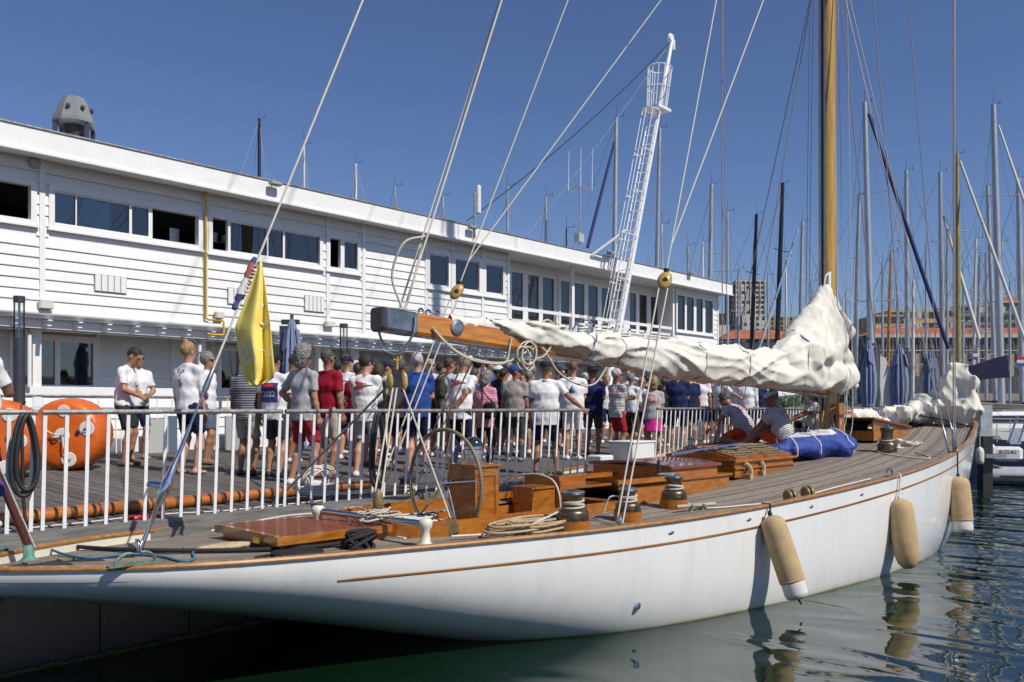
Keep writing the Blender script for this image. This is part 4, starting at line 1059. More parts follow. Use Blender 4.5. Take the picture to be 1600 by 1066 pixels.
# fore hatch, standing open
hc = 15.6
mb = MB(); bbx(14.75, 16.4, -.48, .48, -.02, .16, mb); fh = yp('fore_hatch', mb, VARN)
mb = MB(); bbx(14.85, 16.3, -.38, .38, .15, .164, mb); mb.build('hatch_dark_sheet', BLACK, fh)  # black sheet on the solid box stands in for the unlit inside
zc = bdeck(15.6, 0)
for sg in (-1, 1):
    mb = MB(); mb.prism([BZ(14.8, sg * .45, zc + .16), BZ(16.35, sg * .45, zc + .16), BZ(16.35, sg * .45, zc + .2), BZ(14.8, sg * .45, zc + .36)], NB * .03 * -sg); mb.build('lid_cheek', VARN, fh)
mb = MB(); c = BZ(15.55, 0, zc + .30); X_ = (UB * 1.55 - UP * .16).normalized(); mb.box(c, (1.75, 1.05, .035), X_, NB, X_.cross(NB)); mb.build('hatch_lid', VARNR, fh)
# anchor cleats and rope fairleads forward
for px, py in ((1404, 700),):
    c = DW(px, py); mb = MB(); mb.lathe(c, [(.09, 0), (.05, .02), (.035, .1), (.06, .12), (.06, .15), (.03, .16)], n=12); mb.tube([c + UP * .11 - NB * .14, c + UP * .11 + NB * .14], .02, 8); yp('cream_bollard', mb, CREAM, smooth=True)

# ---------------------------------------------------------------- spars
MS = 13.92
mbase = BW(MS, 0, 0); MTOP = 30.0
def mastp(z, l=0, ds=0): return BZ(MS + ds - .0025 * (z - 1.4), l, z)
mb = MB(); rings = []
zz_ = [1.3, 2, 3, 4.5, 6, 8, 10, 13, 17, 22, 27, MTOP]
for z in zz_:
    r_ = .155 * (1 - max(0, z - 10) / 45); rings.append([mastp(z) + UB * (r_ * 1.12 * math.cos(a)) + NB * (r_ * .95 * math.sin(a)) for a in [math.pi * 2 * k / 16 for k in range(16)]])
mb.loft(rings); mast = yp('mast', mb, VARNY, smooth=True)
mb = MB(); mb.loft([[mastp(z) + UB * -(.155 * 1.12 + .0) + NB * a + UB * c_ for a, c_ in ((-.045, .02), (-.045, -.022), (.045, -.022), (.045, .02))] for z in (2.2, 9.5)]); mb.build('luff_track', STEEL, mast)
mb = MB(); mb.loft([[mastp(z) - UB * .2 + NB * a + UB * c_ for a, c_ in ((-.018, .02), (-.018, -.005), (.018, -.005), (.018, .02))] for z in (2.2, 9.5)]); mb.build('track_groove', BLACK, mast)
mb = MB(); mb.lathe(mastp(1.5), [(.24, 0), (.24, .09), (.19, .12)], n=16); mb.build('mast_collar', BRONZE, mast)
for z in (11.0, 18.5):
    for sg in (-1, 1): mb = MB(); mb.tube([mastp(z), mastp(z) + NB * sg * 2.15], [.05, .03], 8); mb.build('spreader', VARNY, mast)
# pin rail with belayed halyards at the mast foot
for sg in (-1, 1):
    mb = MB(); mb.box(mastp(2.16) + NB * sg * .28, (.55, .12, .06), UB, NB); mb.build('pin_rail', VARN, mast)
mb = MB(); mb.box(mastp(2.05) - UB * .05 - NB * .25, (.22, .06, .55), UB, NB); mb.build('cleat_board', VARN, mast)
# boom
s_a, z_a = on_l(640, 511, 0); s_f = MS - .22
zB = lambda s: 2.555 + (MS - s) * .0587
s_end = on_l(622, 505, 0)[0]
def boomp(s, dz=0, l=0): return BZ(s, l, zB(s) + dz)
bw, bh = .105, .115
def bring(s, k=1.0):
    pr = [(-bw, -bh * .7), (-bw * .8, -bh), (bw * .8, -bh), (bw, -bh * .7), (bw, bh * .8), (bw * .8, bh), (-bw * .8, bh), (-bw, bh * .8)]
    return [boomp(s, z * k, l * k) for l, z in pr]
bs0 = s_a - .40
mb = MB(); mb.loft([bring(bs0 + .40), bring(8), bring(12), bring(s_f, .85)]); boom = yp('boom', mb, BOOMW)
mb = MB(); mb.loft([bring(bs0 + .04, 1.03), bring(bs0 + .42, 1.03)]); mb.build('end_fitting', M('blued_steel_casing', (.20, .24, .27), .22, metal=.7, var=.35, vs=5), boom)
mb = MB(); mb.loft([bring(bs0 - .02, .92), bring(bs0, 1.04), bring(bs0 + .04, 1.05)]); mb.build('end_cap', DARKMETAL, boom)
mb = MB(); mb.loft([[boomp(s, -bh - .012, -bw * .7), boomp(s, -bh - .012, bw * .7), boomp(s, -bh, bw * .7), boomp(s, -bh, -bw * .7)] for s in (bs0 + .8, s_f)]); mb.build('underside_track', STEEL, boom)
mb = MB(); c = boomp(bs0 + .95, .03, -bw); mb.lathe(c, [(.085, -.005), (.085, .02), (.05, .03)], axis=-NB, n=18); mb.build('sheave', STEEL, boom)
for q_ in (0, .1, .22):
    mb = MB(); mb.torus(boomp(bs0 + .55 + q_, bh + .03), NB, .035, .012, 12, 5); mb.build('shackle', CHROME, boom)
mb = MB(); mb.tube([boomp(bs0 + .38, .06, -bw - .02), boomp(bs0 + .36, -.1, -bw - .02), boomp(bs0 + .28, -.3, -bw * .5), boomp(bs0 + .2, -.33, 0), boomp(bs0 + .12, -.3, bw * .5), boomp(bs0 + .1, -.1, bw + .02)], .014, 7); mb.build('sheet_bail', STEEL, boom)
mb = MB(); mb.box(mastp(2.5) - UB * .2, (.14, .12, .16), UB, NB); mb.build('gooseneck', STEEL, boom)
# mooring the rig: wires and ropes (each one a part of the yacht)
def line(name, pts, r, mat, n=5, label=None):
    mb = MB(); mb.tube(pts, r, n); return yp(name, mb, mat, smooth=True, label=label)
bst = DW(215, 868)
p1_ = bst; p2_ = mastp(MTOP)
dirb = (p2_ - p1_).normalized()
ab = lambda d: p1_ + dirb * d
line('backstay', [ab(1.45), p2_], .011, ROPEL)
mb = MB(); mb.box(p1_ + UP * .06, (.02, .05, .14), UB, NB); mb.tube([ab(.03), ab(.16)], .02, 8); mb.tube([ab(.16), ab(.42), ab(.43), ab(.5), ab(.52), ab(.62), ab(.66), ab(.74), ab(.76), ab(1.12)], [.017, .02, .03, .032, .045, .045, .032, .03, .02, .016], 12); mb.lathe(ab(.58) , [(.035, -.04), (.035, .13), (.02, .15)], axis=(-R3 + UP * .15).normalized(), n=12); mb.tube([ab(1.12), ab(1.5)], .01, 8); yp('backstay_tensioner', mb, CHROME, smooth=True)
mb = MB(); mb.tube([ab(1.42), ab(1.46), ab(1.6), ab(1.64)], [.02, .028, .02, .012], 8); yp('stay_thimble', mb, STEEL, smooth=True)
for q_ in range(9):
    mb = MB(); d_ = 2.35 + q_ * .035; mb.torus(ab(d_), (dirb + R3 * .3 * math.sin(q_ * 2)).normalized(), .02, .008, 10, 4); yp('lashing_turn', mb, ROPEW)
TL = boomp(bs0 + .3, bh + .02)
for i, (z_, o_) in enumerate(((28.0, -.04), (27.6, .05))):
    line('topping_lift', [TL + NB * o_, mastp(z_)], .011, ROPEL)
mb = MB(); pts = [TL + UP * .02, TL + Vector((0, 0, .35)) - R3 * .1, TL + Vector((0, 0, .68)) + R3 * .02, TL + (mastp(28) - TL).normalized() * .85]; mb.tube(catmull(pts, 6), .013, 5); mb.tube(catmull([TL + R3 * .03, TL + Vector((0, 0, .3)) + R3 * .12, TL + (mastp(27.6) - TL).normalized() * .75], 6), .013, 5); yp('lift_tail', mb, ROPE, smooth=True)
# running backstays with wooden blocks
def runner(foot, zu, zl, pyb, label):
    tgt = mastp(zu)
    best = None
    for i in range(1, 400):
        q = foot.lerp(tgt, i / 400.0); v = q - Vector((0, 0, CZ)); py = HORI - FPX * v.z / v.dot(F3)
        if best is None or abs(py - pyb) < best[0]: best = (abs(py - pyb), q)
    blk = best[1]; dd = (tgt - foot).normalized()
    mb = MB(); mb.ell(blk, (.085, .05, .115), 14, 10, X=R3, Y=F3, Z=dd); o = yp('runner_block', mb, M('yellow_ash_block', (.46, .30, .07), .4, var=.3, vs=10, coat=.4), smooth=True, label=label)
    mb = MB(); mb.lathe(blk - F3 * .055, [(.03, 0), (.03, .11)], axis=F3, n=10); mb.box(blk - F3 * .0 + dd * .12, (.05, .04, .06)); mb.build('block_pin', BLACK, o)
    line('runner_wire', [blk + dd * .12, mastp(zu)], .009, ROPEL); 
    kn = blk + dd * .45; line('runner_wire', [blk + dd * .12, kn, mastp(zl)], .009, ROPEL)
    for sg in (-1, 1): line('runner_fall', [blk + R3 * .05 * sg - dd * .1, foot + R3 * .03 * sg + UP * .02], .011, ROPEL)
    mb = MB(); mb.ell(foot + UP * .05, (.03, .03, .06), 8, 6); yp('runner_shackle', mb, CHROME)
    return blk
RB1 = runner(DW(968, 824, .02), 20.3, 12.6, 440, 'yellow wooden block hanging right of the lattice mast')
RB2 = runner(BW(5.2, HB(5.2) - .12, .02), 21.7, 13.6, 455, 'yellow wooden block hanging in front of the three small windows')
# mainsheet
ring_ = boomp(bs0 + .24, -.36)
blk0 = ring_ - UP * .24
mb = MB(); mb.torus(ring_, F3, .035, .01, 14, 5); mb.tube([ring_, ring_ - UP * .12], .015, 6); mb.ell(blk0 - R3 * .07, (.035, .05, .1), 10, 8); mb.ell(blk0 + R3 * .07, (.035, .05, .1), 10, 8); yp('mainsheet_block', mb, M('yellow_ash_block', (.46, .30, .07)), smooth=True)
mb = MB(); mb.box(blk0 + UP * .02, (.1, .06, .16), R3, F3, UP); yp('mainsheet_block_cheek', mb, DARKMETAL)
tb_ = pa.lerp(pb, .42) + UP * .24
for a, c_ in ((-.04, -.03), (.0, .03)): line('mainsheet_fall', [blk0 + R3 * a - UP * .05, tb_ + UP * .2 + R3 * c_], .0105, ROPE)
sb_ = DW(705, 838, .1); pbk = DW(418, 815, .08) 
line('mainsheet_fall', [blk0 + R3 * .05 - UP * .05, sb_ + UP * .05], .0105, ROPE)
line('mainsheet_fall', [blk0 - R3 * .07 - UP * .02, pbk + UP * .05], .013, M('grey_rope', (.30, .28, .24), .9, var=.2, vs=60, bump=.8, bs=120))
for p, m_ in ((sb_, M('oiled_block_wood', (.2, .14, .06))), (pbk, M('oiled_block_wood', (.2, .14, .06)))):
    mb = MB(); mb.box(p, (.13, .07, .15), (R3 + UP * .4).normalized(), F3, (UP - R3 * .4).normalized()); mb.tube([p - UP * .09, p - UP * .02], .03, 8); yp('quarter_block', mb, m_)
mb = MB(); mb.ell(tb_ + UP * .12, (.05, .05, .12), 10, 8); yp('lower_sheet_block', mb, M('oiled_block_wood', (.2, .14, .06)), smooth=True)
line('sheet_tail', catmull([pbk, DW(480, 822, .1), DW(560, 815, .15), tb_ - UP * .1], 8), .011, ROPE)
line('sheet_tail', catmull([DW(330, 838, .05), DW(450, 828, .14), DW(560, 826, .16), tb_ + R3 * .05 - UP * .05], 8), .011, ROPEW)
line('sheet_tail', catmull([DW(705, 845, .04), DW(800, 838, .05), (W1[0] + UP * .2 - R3 * .1)], 6), .011, ROPEW)
# deck vang lines crossing up to the boom
for a, c_ in ((.0, 0), (.12, .1)): line('boom_preventer', [boomp(bs0 + 1.25 + a, -.1, 0), DW(640, 770, .1) + R3 * c_], .0095, ROPE)
# shrouds: starboard and port
for sg in (-1, 1):
    for ds, zt, r_, nm in ((-.12, 11.0, .009, 'lower'), (.18, 11.3, .009, 'lower'), (0.0, 0, .012, 'cap'), (.08, 0, .008, 'mid')):
        s_ = MS + ds * 2.2 - .05; f_ = BW(s_, sg * (HB(s_) - .09), .0)
        if zt: top = mastp(zt); pts = [f_, top]
        elif nm == 'cap': pts = [f_, mastp(18.5) + NB * sg * 2.15, mastp(29)]
        else: pts = [f_, mastp(11.0) + NB * sg * 2.15, mastp(19)]
        line('shroud', pts, r_, WIRE)
        d_ = (pts[1] - pts[0]).normalized(); mb = MB(); mb.tube([f_, f_ + d_ * .12, f_ + d_ * .13, f_ + d_ * .42, f_ + d_ * .43, f_ + d_ * .6], [.012, .014, .02, .02, .012, .01], 8); yp('turnbuckle', mb, STEEL, smooth=True)
for s_, zt in ((16.4, 12.0), (17.6, 20.0), (19.6, 27.5)):
    line('forestay', [BW(s_, 0, .02), mastp(zt)], .010, WIRE)
for l_, ds, zt in ((-.33, .12, 11.5), (-.52, .1, 18), (.42, -.2, 19), (-.22, .05, 11), (.35, -.2, 16)):
    line('halyard', [mastp(2.15) + NB * l_ * .8 + UB * ds, mastp(zt) + NB * l_ * .5], .007, ROPEL)
for k in range(16):
    a = random.uniform(-.34, .34); ds = random.uniform(-.25, .25); t0 = mastp(random.uniform(2.15, 2.6)) + NB * a + UB * ds
    line('halyard_tail', catmull([t0, t0 + Vector((random.uniform(-.08, .08), random.uniform(-.05, .05), -.35)), t0 + Vector((random.uniform(-.12, .12), 0, -.65))], 5), .008, random.choice([ROPE, ROPEW]))
for k in range(7):
    c = mastp(random.uniform(1.75, 2.1)) + NB * (-.22 + .03 * k) - UB * random.uniform(-.25, .3)
    mb = MB()
    mb.tube([c + R3 * (.07 * math.cos(a)) + UP * (.22 * math.sin(a)) + F3 * .02 * math.sin(3 * a) for a in [2 * math.pi * i / 18 for i in range(19)]], .009, 5); yp('hanging_coil', mb, random.choice([ROPE, ROPEW]), smooth=True)
for px, py in ((1325, 678), (1335, 684), (1316, 682), (1308, 690)):
    c = DW(px, py, .1); mb = MB(); mb.lathe(c - F3 * .04, [(.07, 0), (.085, .01), (.085, .03), (.055, .035), (.055, .05), (.085, .055), (.07, .08)], axis=(F3 + R3 * .5).normalized(), n=14); yp('turning_block', mb, M('oiled_block_wood', (.2, .14, .06)))
mb = MB(); bbx(12.9, 13.6, -.45, -.1, 0, .2, mb); yp('mast_step_box', mb, VARN)

# ---------------------------------------------------------------- rope running about the deck
def coil(cx, cy, rx, ry, n, r, mat, label, cat='rope', seed=0, hgt=.05, group=None, name='rope_coil', on=None, chaos=.25, X=None):
    rs = random.Random(seed); mb = MB(); pts = []
    for i in range(n * 16):
        a = 2 * math.pi * i / 16; k = 1 - chaos * rs.random() * .3
        q = i / 16
        ox = math.sin(q * 1.7 + seed) * chaos * .5; oy = math.cos(q * 2.3 + seed) * chaos * .5
        rr = (1 - chaos * .6 * (.5 + .5 * math.sin(q * 2.9 + seed)))
        u_ = rx * (math.cos(a) * rr + ox); v_ = ry * (math.sin(a) * rr + oy)
        pts.append((u_, v_, hgt * (.3 + .7 * (i / (n * 16))) + rs.uniform(-.3, .3) * r))
    if on is None:
        s0_, l0_ = dk(cx, cy); V = [BW(s0_ + u_, l0_ + v_, r + z) for u_, v_, z in pts]
    else: V = [on(u_, v_, r + z) for u_, v_, z in pts]
    mb.tube(V, r, 5); return mb.build(name, mat, None, smooth=True, label=label, cat=cat, group=group)
coil(838, 830, .46, .17, 17, .014, ROPET, 'tan rope flaked in a heap beside the big starboard winch', seed=2, hgt=.11, chaos=1.25)
coil(452, 872, .26, .13, 1, .012, ROPEB, 'loose end of black rope beside the flat coil', seed=4, hgt=.01)
# flat black cheese coil
mb = MB(); c0 = DW(464, 868, .015); sp = [c0 + UB * (.004 * i * math.cos(i * .35)) * .3 + NB * 0 for i in range(0)]
sp = []
for i in range(150):
    a = i * .42; r_ = .02 + .185 * i / 150; sp.append(c0 + UP * .012 + UB * (r_ * 1.05 * math.cos(a)) + NB * (r_ * math.sin(a)))
mb.tube(sp, .012, 5); mb.build('rope_coil', ROPEB, None, smooth=True, label='flat round coil of black rope on the aft deck', cat='rope')
def rope(name, pts, r, mat, label, n=8, cat='rope', group=None):
    mb = MB(); mb.tube(catmull(pts, n), r, 6); return mb.build(name, mat, None, smooth=True, label=label, cat=cat, group=group)
rope('mooring_rope', [DW(40, 866, .03), DW(58, 858, .06), DW(100, 858, .03), DW(200, 864, .025), (DW(330, 865, .025)), DW(440, 862, .025), DW(520, 856, .03), DW(560, 850, .06)], .019, ROPEB, 'thick black mooring rope lying along the aft deck')
knot = DW(566, 846, 0, .06); rs = random.Random(5)
mb = MB(); kp = [knot + UB * rs.uniform(-.17, .13) + NB * rs.uniform(-.08, .08) + UP * rs.uniform(-.08, .10) for i in range(34)]; mb.tube(catmull(kp, 5), .017, 6); mb.build('rope_hitch', ROPEB, None, smooth=True, label='black rope heaped over the wooden bar cleat', cat='rope')
rope('dock_line', [at_z(-30, 862, 1.2), DW(60, 864, .05), DW(100, 870, .02), DW(140, 875, .015), DW(200, 869, .015), DW(250, 872, .015), DW(285, 880, .015), DW(303, 876, .015), DW(302, 866, .015), DW(320, 858, .02), DW(345, 858, .03)], .011, ROPEBL, 'thin blue rope snaking across the aft deck')
mb = MB(); c0 = DW(350, 858, .02); mb.ell(c0, (.28, .07, .035), 16, 8, X=UB, Y=NB); mb.build('folded_chafe_cloth', M('tan_leather_cloth', (.42, .33, .20), .85, var=.3, vs=14, bump=.6, bs=30), None, smooth=True, label='rolled tan cloth lying left of the slatted hatch', cat='cloth')
coil(810, 803, .2, .12, 8, .011, ROPEW, 'white rope heap in the cockpit behind the wheel', seed=9, chaos=.9, on=lambda u_, v_, z: BZ(5.9 + u_, -.1 + v_, .62 + z))
coil(640, 812, .45, .22, 9, .010, ROPEW, 'tangle of white sheets in the aft end of the cockpit', seed=12, chaos=.9, on=lambda u_, v_, z: BZ(4.45 + u_, .1 + v_, .98 + z * 2))
coil(600, 812, .22, .1, 6, .010, ROPE, 'cream rope bunched around the mainsheet horse', seed=22, chaos=.9, on=lambda u_, v_, z: tb_ + UB * u_ * .7 + NB * v_ + UP * (z * 3 - .12))
rope('sheet_rope', [W3[0] + UP * .25 + R3 * .1, DW(1075, 790, .03), DW(1105, 796, .015), DW(1160, 792, .015), DW(1230, 784, .015), DW(1300, 765, .015), DW(1360, 750, .015)], .010, ROPEW, 'white sheet running forward from the winch with the black handle')
rope('sheet_rope', [W5[0] + UP * .3, W5[0] + UP * .2 - R3 * .14, DW(1372, 707, .02), DW(1390, 712, .015), DW(1420, 716, .015), DW(1452, 718, .015), DW(1445, 712, .015), DW(1430, 708, .015)], .010, ROPEW, 'cream rope lying around the foredeck winch')
coil(1425, 696, .2, .1, 6, .010, ROPEW, 'small cream rope coil beside the cream bollard', seed=15, chaos=.7)
rope('sheet_rope', [W2[0] + UP * .26 - R3 * .08, W2[0] + UP * .24 - R3 * .2, W2[0] + UP * .08 - R3 * .26], .011, ROPE, 'short rope tail hanging off the middle winch')
rope('sheet_rope', [BZ(6.3, -.45, .7), BW(6.2, -.5, .25), BW(6.25, -.2, .4), BW(6.3, .3, .36), BW(6.4, .7, .2)], .011, ROPEW, 'white rope looped over the far cockpit coaming')

# ---------------------------------------------------------------- fenders along the starboard side
FTAN = M('tan_fender_sock', (.50, .36, .19), .95, col2=(.40, .28, .15), vs=7, bump=.5, bs=60)
def fender(pxt, pyt, pxb, pyb, rpx, label, rail, white=.2, blackend=True):
    # hangs just outside the hull; find the rail point and set the fender outboard of it
    s_ = min(np.arange(4, 18, .01), key=lambda q: abs((lambda v: 800 + FPX * v.dot(R3) / v.dot(F3))(BZ(q, -HB(q), SHR(q)) - Vector((0, 0, CZ))) - rail[0])); railp = BZ(s_, -(HB(s_) + .02), SHR(s_) + .03)
    D_ = (railp - Vector((0, 0, CZ))).dot(F3) - .10
    top = at_depth(pxt, pyt, D_); bot = at_depth(pxb, pyb, D_ - .16); r_ = rpx * D_ / FPX
    ax_ = (bot - top); Lf = ax_.length; ax_.normalize()
    f = thing('fender', label, 'fender', top, group='fenders hanging along the starboard side')
    prof = [(r_ * .25, 0), (r_ * .7, .03), (r_ * .95, .08), (r_, .16), (r_ * 1.02, Lf * .5), (r_ * 1.0, Lf * (1 - white) - .03), (r_ * .97, Lf * (1 - white))]
    if white < .05: prof = [(r_ * .3, 0), (r_ * .75, .03), (r_ * .95, .08), (r_, .18), (r_ * 1.03, Lf * .55), (r_ * .95, Lf * .8), (r_ * .75, Lf * .92), (r_ * .45, Lf * .98), (r_ * .2, Lf)]
    mb = MB(); mb.lathe(top, prof, axis=ax_, n=26); mb.build('fender_sock', FTAN, f, smooth=True)
    if white > .05:
        mb = MB(); mb.lathe(top, [(r_ * .93, Lf * (1 - white) - .01), (r_ * .93, Lf * .93), (r_ * .85, Lf * .975), (r_ * .5, Lf)], axis=ax_, n=24); mb.build('fender_body', M('white_fender_vinyl', (.66, .66, .62), .5, var=.1), f, smooth=True)
        mb = MB(); mb.torus(top + ax_ * (Lf * (1 - white) - .015), ax_, r_ * .985, .007, 24, 5); mb.build('sock_hem', FTAN, f, smooth=True)
    if blackend: mb = MB(); mb.tube([bot, bot + ax_ * .06 + R3 * .02], .012, 6); mb.build('end_cord', ROPEB, f)
    mb = MB(); mb.tube(catmull([railp - NB * -.1, railp, railp.lerp(top, .5) - UP * .0, top + ax_ * .0], 5), .012, 6); mb.build('lanyard', ROPEB if blackend else ROPEW, f, smooth=True)
    mb = MB(); mb.ell(top - ax_ * .02, (.028, .028, .04), 8, 6, Z=ax_, X=ax_.orthogonal().normalized(), Y=ax_.cross(ax_.orthogonal().normalized())); mb.build('lanyard_knot', ROPEB if blackend else ROPEW, f, smooth=True)
fender(1204, 806, 1247, 936, 19.5, 'nearest tan fender with a white lower end, hanging below the snatch block', (1200, 800))
fender(1405, 780, 1420, 889, 19, 'middle tan fender, fully covered and tapering at the bottom', (1404, 772), white=0, blackend=False)
fender(1497, 745, 1505, 833, 16, 'farthest tan fender, hanging near the bow', (1493, 722))

# ---------------------------------------------------------------- sailcloth
def sdf_obj(name, S, mat, label=None, cat=None, group=None, xf=None, parent=None, matf=None, kind=None):
    Pv, Fq = S.mesh()
    if xf is not None: Pv = xf(Pv)
    o = np_mesh(name, Pv, Fq, mat, parent, origin=Pv.mean(0), label=label, cat=cat, group=group, kind=kind)
    if matf is not None:
        c = Pv[Fq].mean(1); o.data.polygons.foreach_set('material_index', matf(c).astype(np.int32)); o.data.update()
    return o
ub = np.array(UB); nb_ = np.array(NB); so = np.array(SO)
def b2w(Pv): return so + Pv[:, :1] * ub + Pv[:, 1:2] * nb_ + Pv[:, 2:3] * np.array([0, 0, 1.])
# furled mainsail along the boom: (px, top row, bottom row)
prof = [(668, 494, 499), (700, 493, 504), (740, 496, 514), (790, 500, 527), (830, 503, 538), (870, 512, 550), (910, 518, 562), (950, 521, 572), (1000, 529, 583), (1050, 532, 592), (1100, 537, 602), (1150, 541, 604), (1200, 546, 607), (1245, 556, 609)]
S = SDF((5.0, -.72, 2.2), (14.9, .45, 4.55), .024)
pts = []
for px, t, b_ in prof:
    s1_, z1_ = on_l(px, t, -.06); s2_, z2_ = on_l(px, b_, -.06); pts.append(((s1_ + s2_) / 2, (z1_ + z2_) / 2, abs(z1_ - z2_) / 2))
rs = random.Random(8)
for i in range(len(pts) - 1):
    a, c = pts[i], pts[i + 1]; n_ = max(1, int((c[0] - a[0]) / .3))
    S.cap((a[0], -.05, a[1]), (c[0], -.05, c[1]), a[2] * .92, c[2] * .92, .05)
    if a[2] > .1:
        for q_ in range(2):
            S.cap((a[0], -.05 + rs.uniform(-.12, .1), a[1] + rs.uniform(-.5, .6) * a[2]), (c[0], -.05 + rs.uniform(-.12, .1), c[1] + rs.uniform(-.5, .6) * c[2]), a[2] * .55, c[2] * .55, .04)
apex = on_l(1291, 455, -.2)
for px, py, r0, r1, l_ in ((1222, 560, .07, .22, -.15), (1240, 570, .08, .24, -.3), (1262, 560, .1, .27, -.32), (1285, 555, .1, .25, -.35), (1305, 540, .09, .22, -.3), (1318, 520, .08, .17, -.2), (1250, 520, .1, .2, -.1)):
    s1_, z1_ = on_l(px, py, l_); S.cap((apex[0], -.18, apex[1]), (s1_, l_, z1_), r0, r1, .04)
for (pa_, pb2, r0, r1, l_) in (((1235, 575), (1318, 588), .24, .24, -.25), ((1300, 586), (1335, 602), .25, .07, -.3), ((1200, 580), (1300, 585), .22, .22, -.1), ((1262, 545), (1315, 560), .2, .16, -.3), ((1300, 600), (1220, 590), .1, .2, -.3)):
    a = on_l(*pa_, l_); c = on_l(*pb2, l_); S.cap((a[0], l_, a[1]), (c[0], l_, c[1]), r0, r1, .06)
# sail ties pinch the bundle
x, y, z = S.grid((slice(None),) * 3)
ties = [on_l(px, 560, -.06)[0] for px in (916, 962, 1085, 1225)] + [on_l(1150, 570, -.06)[0]]
pin = sum(np.exp(-((x - t) / .07) ** 2) for t in ties) * .030
S.V = (S.V + pin).astype(np.float32)
def ridge(w): return .55 - (1 - np.abs(w)) ** 1.6 * 1.9
gx, gy, gz = S.grid((slice(None),) * 3)
zc0 = 2.555 + (MS - gx) * .0587 + .22
phi = np.arctan2(gz - zc0, gy + .05)
wa = np.clip((12.9 - gx) / .5, 0, 1)
S.V = (S.V + wa * (.024 * ridge(np.sin(phi * 3.0 + 2.2 * np.sin(gx * 1.7) + gx * .8)) + .011 * ridge(np.sin(phi * 7.0 + 1.6 * np.sin(gx * 3.1 + 1) - gx * 2.0)))).astype(np.float32)
th = np.arctan2(gx - apex[0], np.maximum(apex[1] + .25 - gz, .02)); rr0 = np.sqrt((gx - apex[0]) ** 2 + (gz - apex[1] - .25) ** 2)
wb = np.clip((gx - 12.6) / .4, 0, 1) * np.clip(rr0 / .6, .25, 1.3)
S.V = (S.V + wb * (.030 * ridge(np.sin(th * 7.5 + .9 * np.sin(rr0 * 3.2) + gy * 4)) + .013 * ridge(np.sin(th * 19 + 1.2 * np.sin(rr0 * 5 + 2) + gy * 7)))).astype(np.float32)
i0 = int((12.75 - S.lo[0]) / S.h); aft = (slice(0, i0), slice(None), slice(None)); fwd = (slice(i0, None), slice(None), slice(None))
S.fold_in(aft, .010, 8, 3, (.5, 1, 1.0), sharp=True, n=4)
S.fold_in(fwd, .012, 6.5, 13, (1, 1, .5), sharp=True, n=4)
mainsail = sdf_obj('furled_mainsail', S, SAILM, 'white mainsail gathered along the boom and piled against the mast', 'sail', xf=b2w)
bv = BVHTree.FromPolygons([Vector(v.co) + WL[mainsail.name] for v in mainsail.data.vertices], [tuple(p.vertices) for p in mainsail.data.polygons])
SHOCK = M('blue_fleck_tie', (.50, .50, .56), .8, col2=(.12, .13, .28), vs=60)
for t in ties:
    zc_ = zB(t) + .2; pts = []
    for k in range(25):
        a = 2 * math.pi * k / 24 ; d_ = (NB * math.cos(a) + UP * math.sin(a) + UB * .15 * math.sin(a)).normalized()
        c = BZ(t, 0, zc_) ; h_ = bv.ray_cast(c + d_ * 1.4, -d_, 1.4)
        p = (h_[0] + d_ * .008) if h_[0] is not None else c + d_ * .2
        pts.append(p)
    mb = MB(); mb.tube(pts, .011, 5); mb.build('sail_tie', SHOCK, mainsail, smooth=True)
mb = MB(); p_ = BZ(apex[0], -.2, apex[1]); mb.box(p_ + UP * .22 + UB * .12, (.09, .03, .26), UB, NB); mb.tube([p_ - UB * .1, p_ + UP * .25 - UB * .03, p_ + UP * .32 + UB * .08], .014, 5); mb.build('headboard', WHITEMETAL, mainsail)
for k in range(9):
    mb = MB(); mb.box(mastp(3.25 + k * .13) - UB * .22, (.05, .04, .03), UB, NB); mb.build('sail_slide', BLACK, mainsail)
# loops of reefing line hung from the boom
def loops(name, pts, label, r=.012, mat=ROPE): 
    mb = MB(); mb.tube(catmull(pts, 8), r, 6); return mb.build(name, mat, None, smooth=True, label=label, cat='rope')
ob = lambda px, py, l=-.13: BZ(on_l(px, py, l)[0], l, on_l(px, py, l)[1])
loops('reef_line', [ob(676, 512), ob(690, 528), ob(712, 548), ob(740, 561), ob(775, 567), ob(800, 563), ob(822, 550), ob(833, 536), ob(826, 528)], 'long slack reefing line looping from the boom sheave', .012)
loops('reef_line', [ob(678, 516), ob(700, 540), ob(730, 560), ob(765, 568), ob(790, 566), ob(797, 540), ob(799, 528)], 'second slack reefing line hanging beside the boom sheave', .012)
pts = [ob(822 + 12 * math.cos(a * 1.0) + 6 * math.sin(a * .37), 556 + 18 * math.sin(a) + 6 * math.cos(a * .5), -.17 - .02 * math.sin(a * .7)) for a in np.linspace(0, 26, 44)]
loops('reef_line', pts, 'bunched coil of cream rope hanging under the boom', .011)
loops('reef_line', [ob(858, 508), ob(865, 520), ob(862, 538), ob(850, 556), ob(835, 560), ob(828, 552), ob(838, 542), ob(850, 546), ob(858, 560), ob(875, 584), ob(905, 601), ob(930, 599), ob(950, 570), ob(958, 556)], 'reefing line drooping in a wide loop below the sail', .012)
loops('reef_line', [ob(845, 505), ob(856, 500), ob(866, 510), ob(868, 530)], 'short rope loop over the sail near the clubhouse balcony post', .012)
loops('outhaul', [boomp(bs0 + .7, bh + .05), boomp(bs0 + 1.0, bh + .06), boomp(bs0 + 1.5, bh + .09), boomp(bs0 + 2.4, bh + .12, -.08), boomp(bs0 + 4.5, .06, -.13)], 'thin outhaul line along the top of the boom', .006, ROPEW)

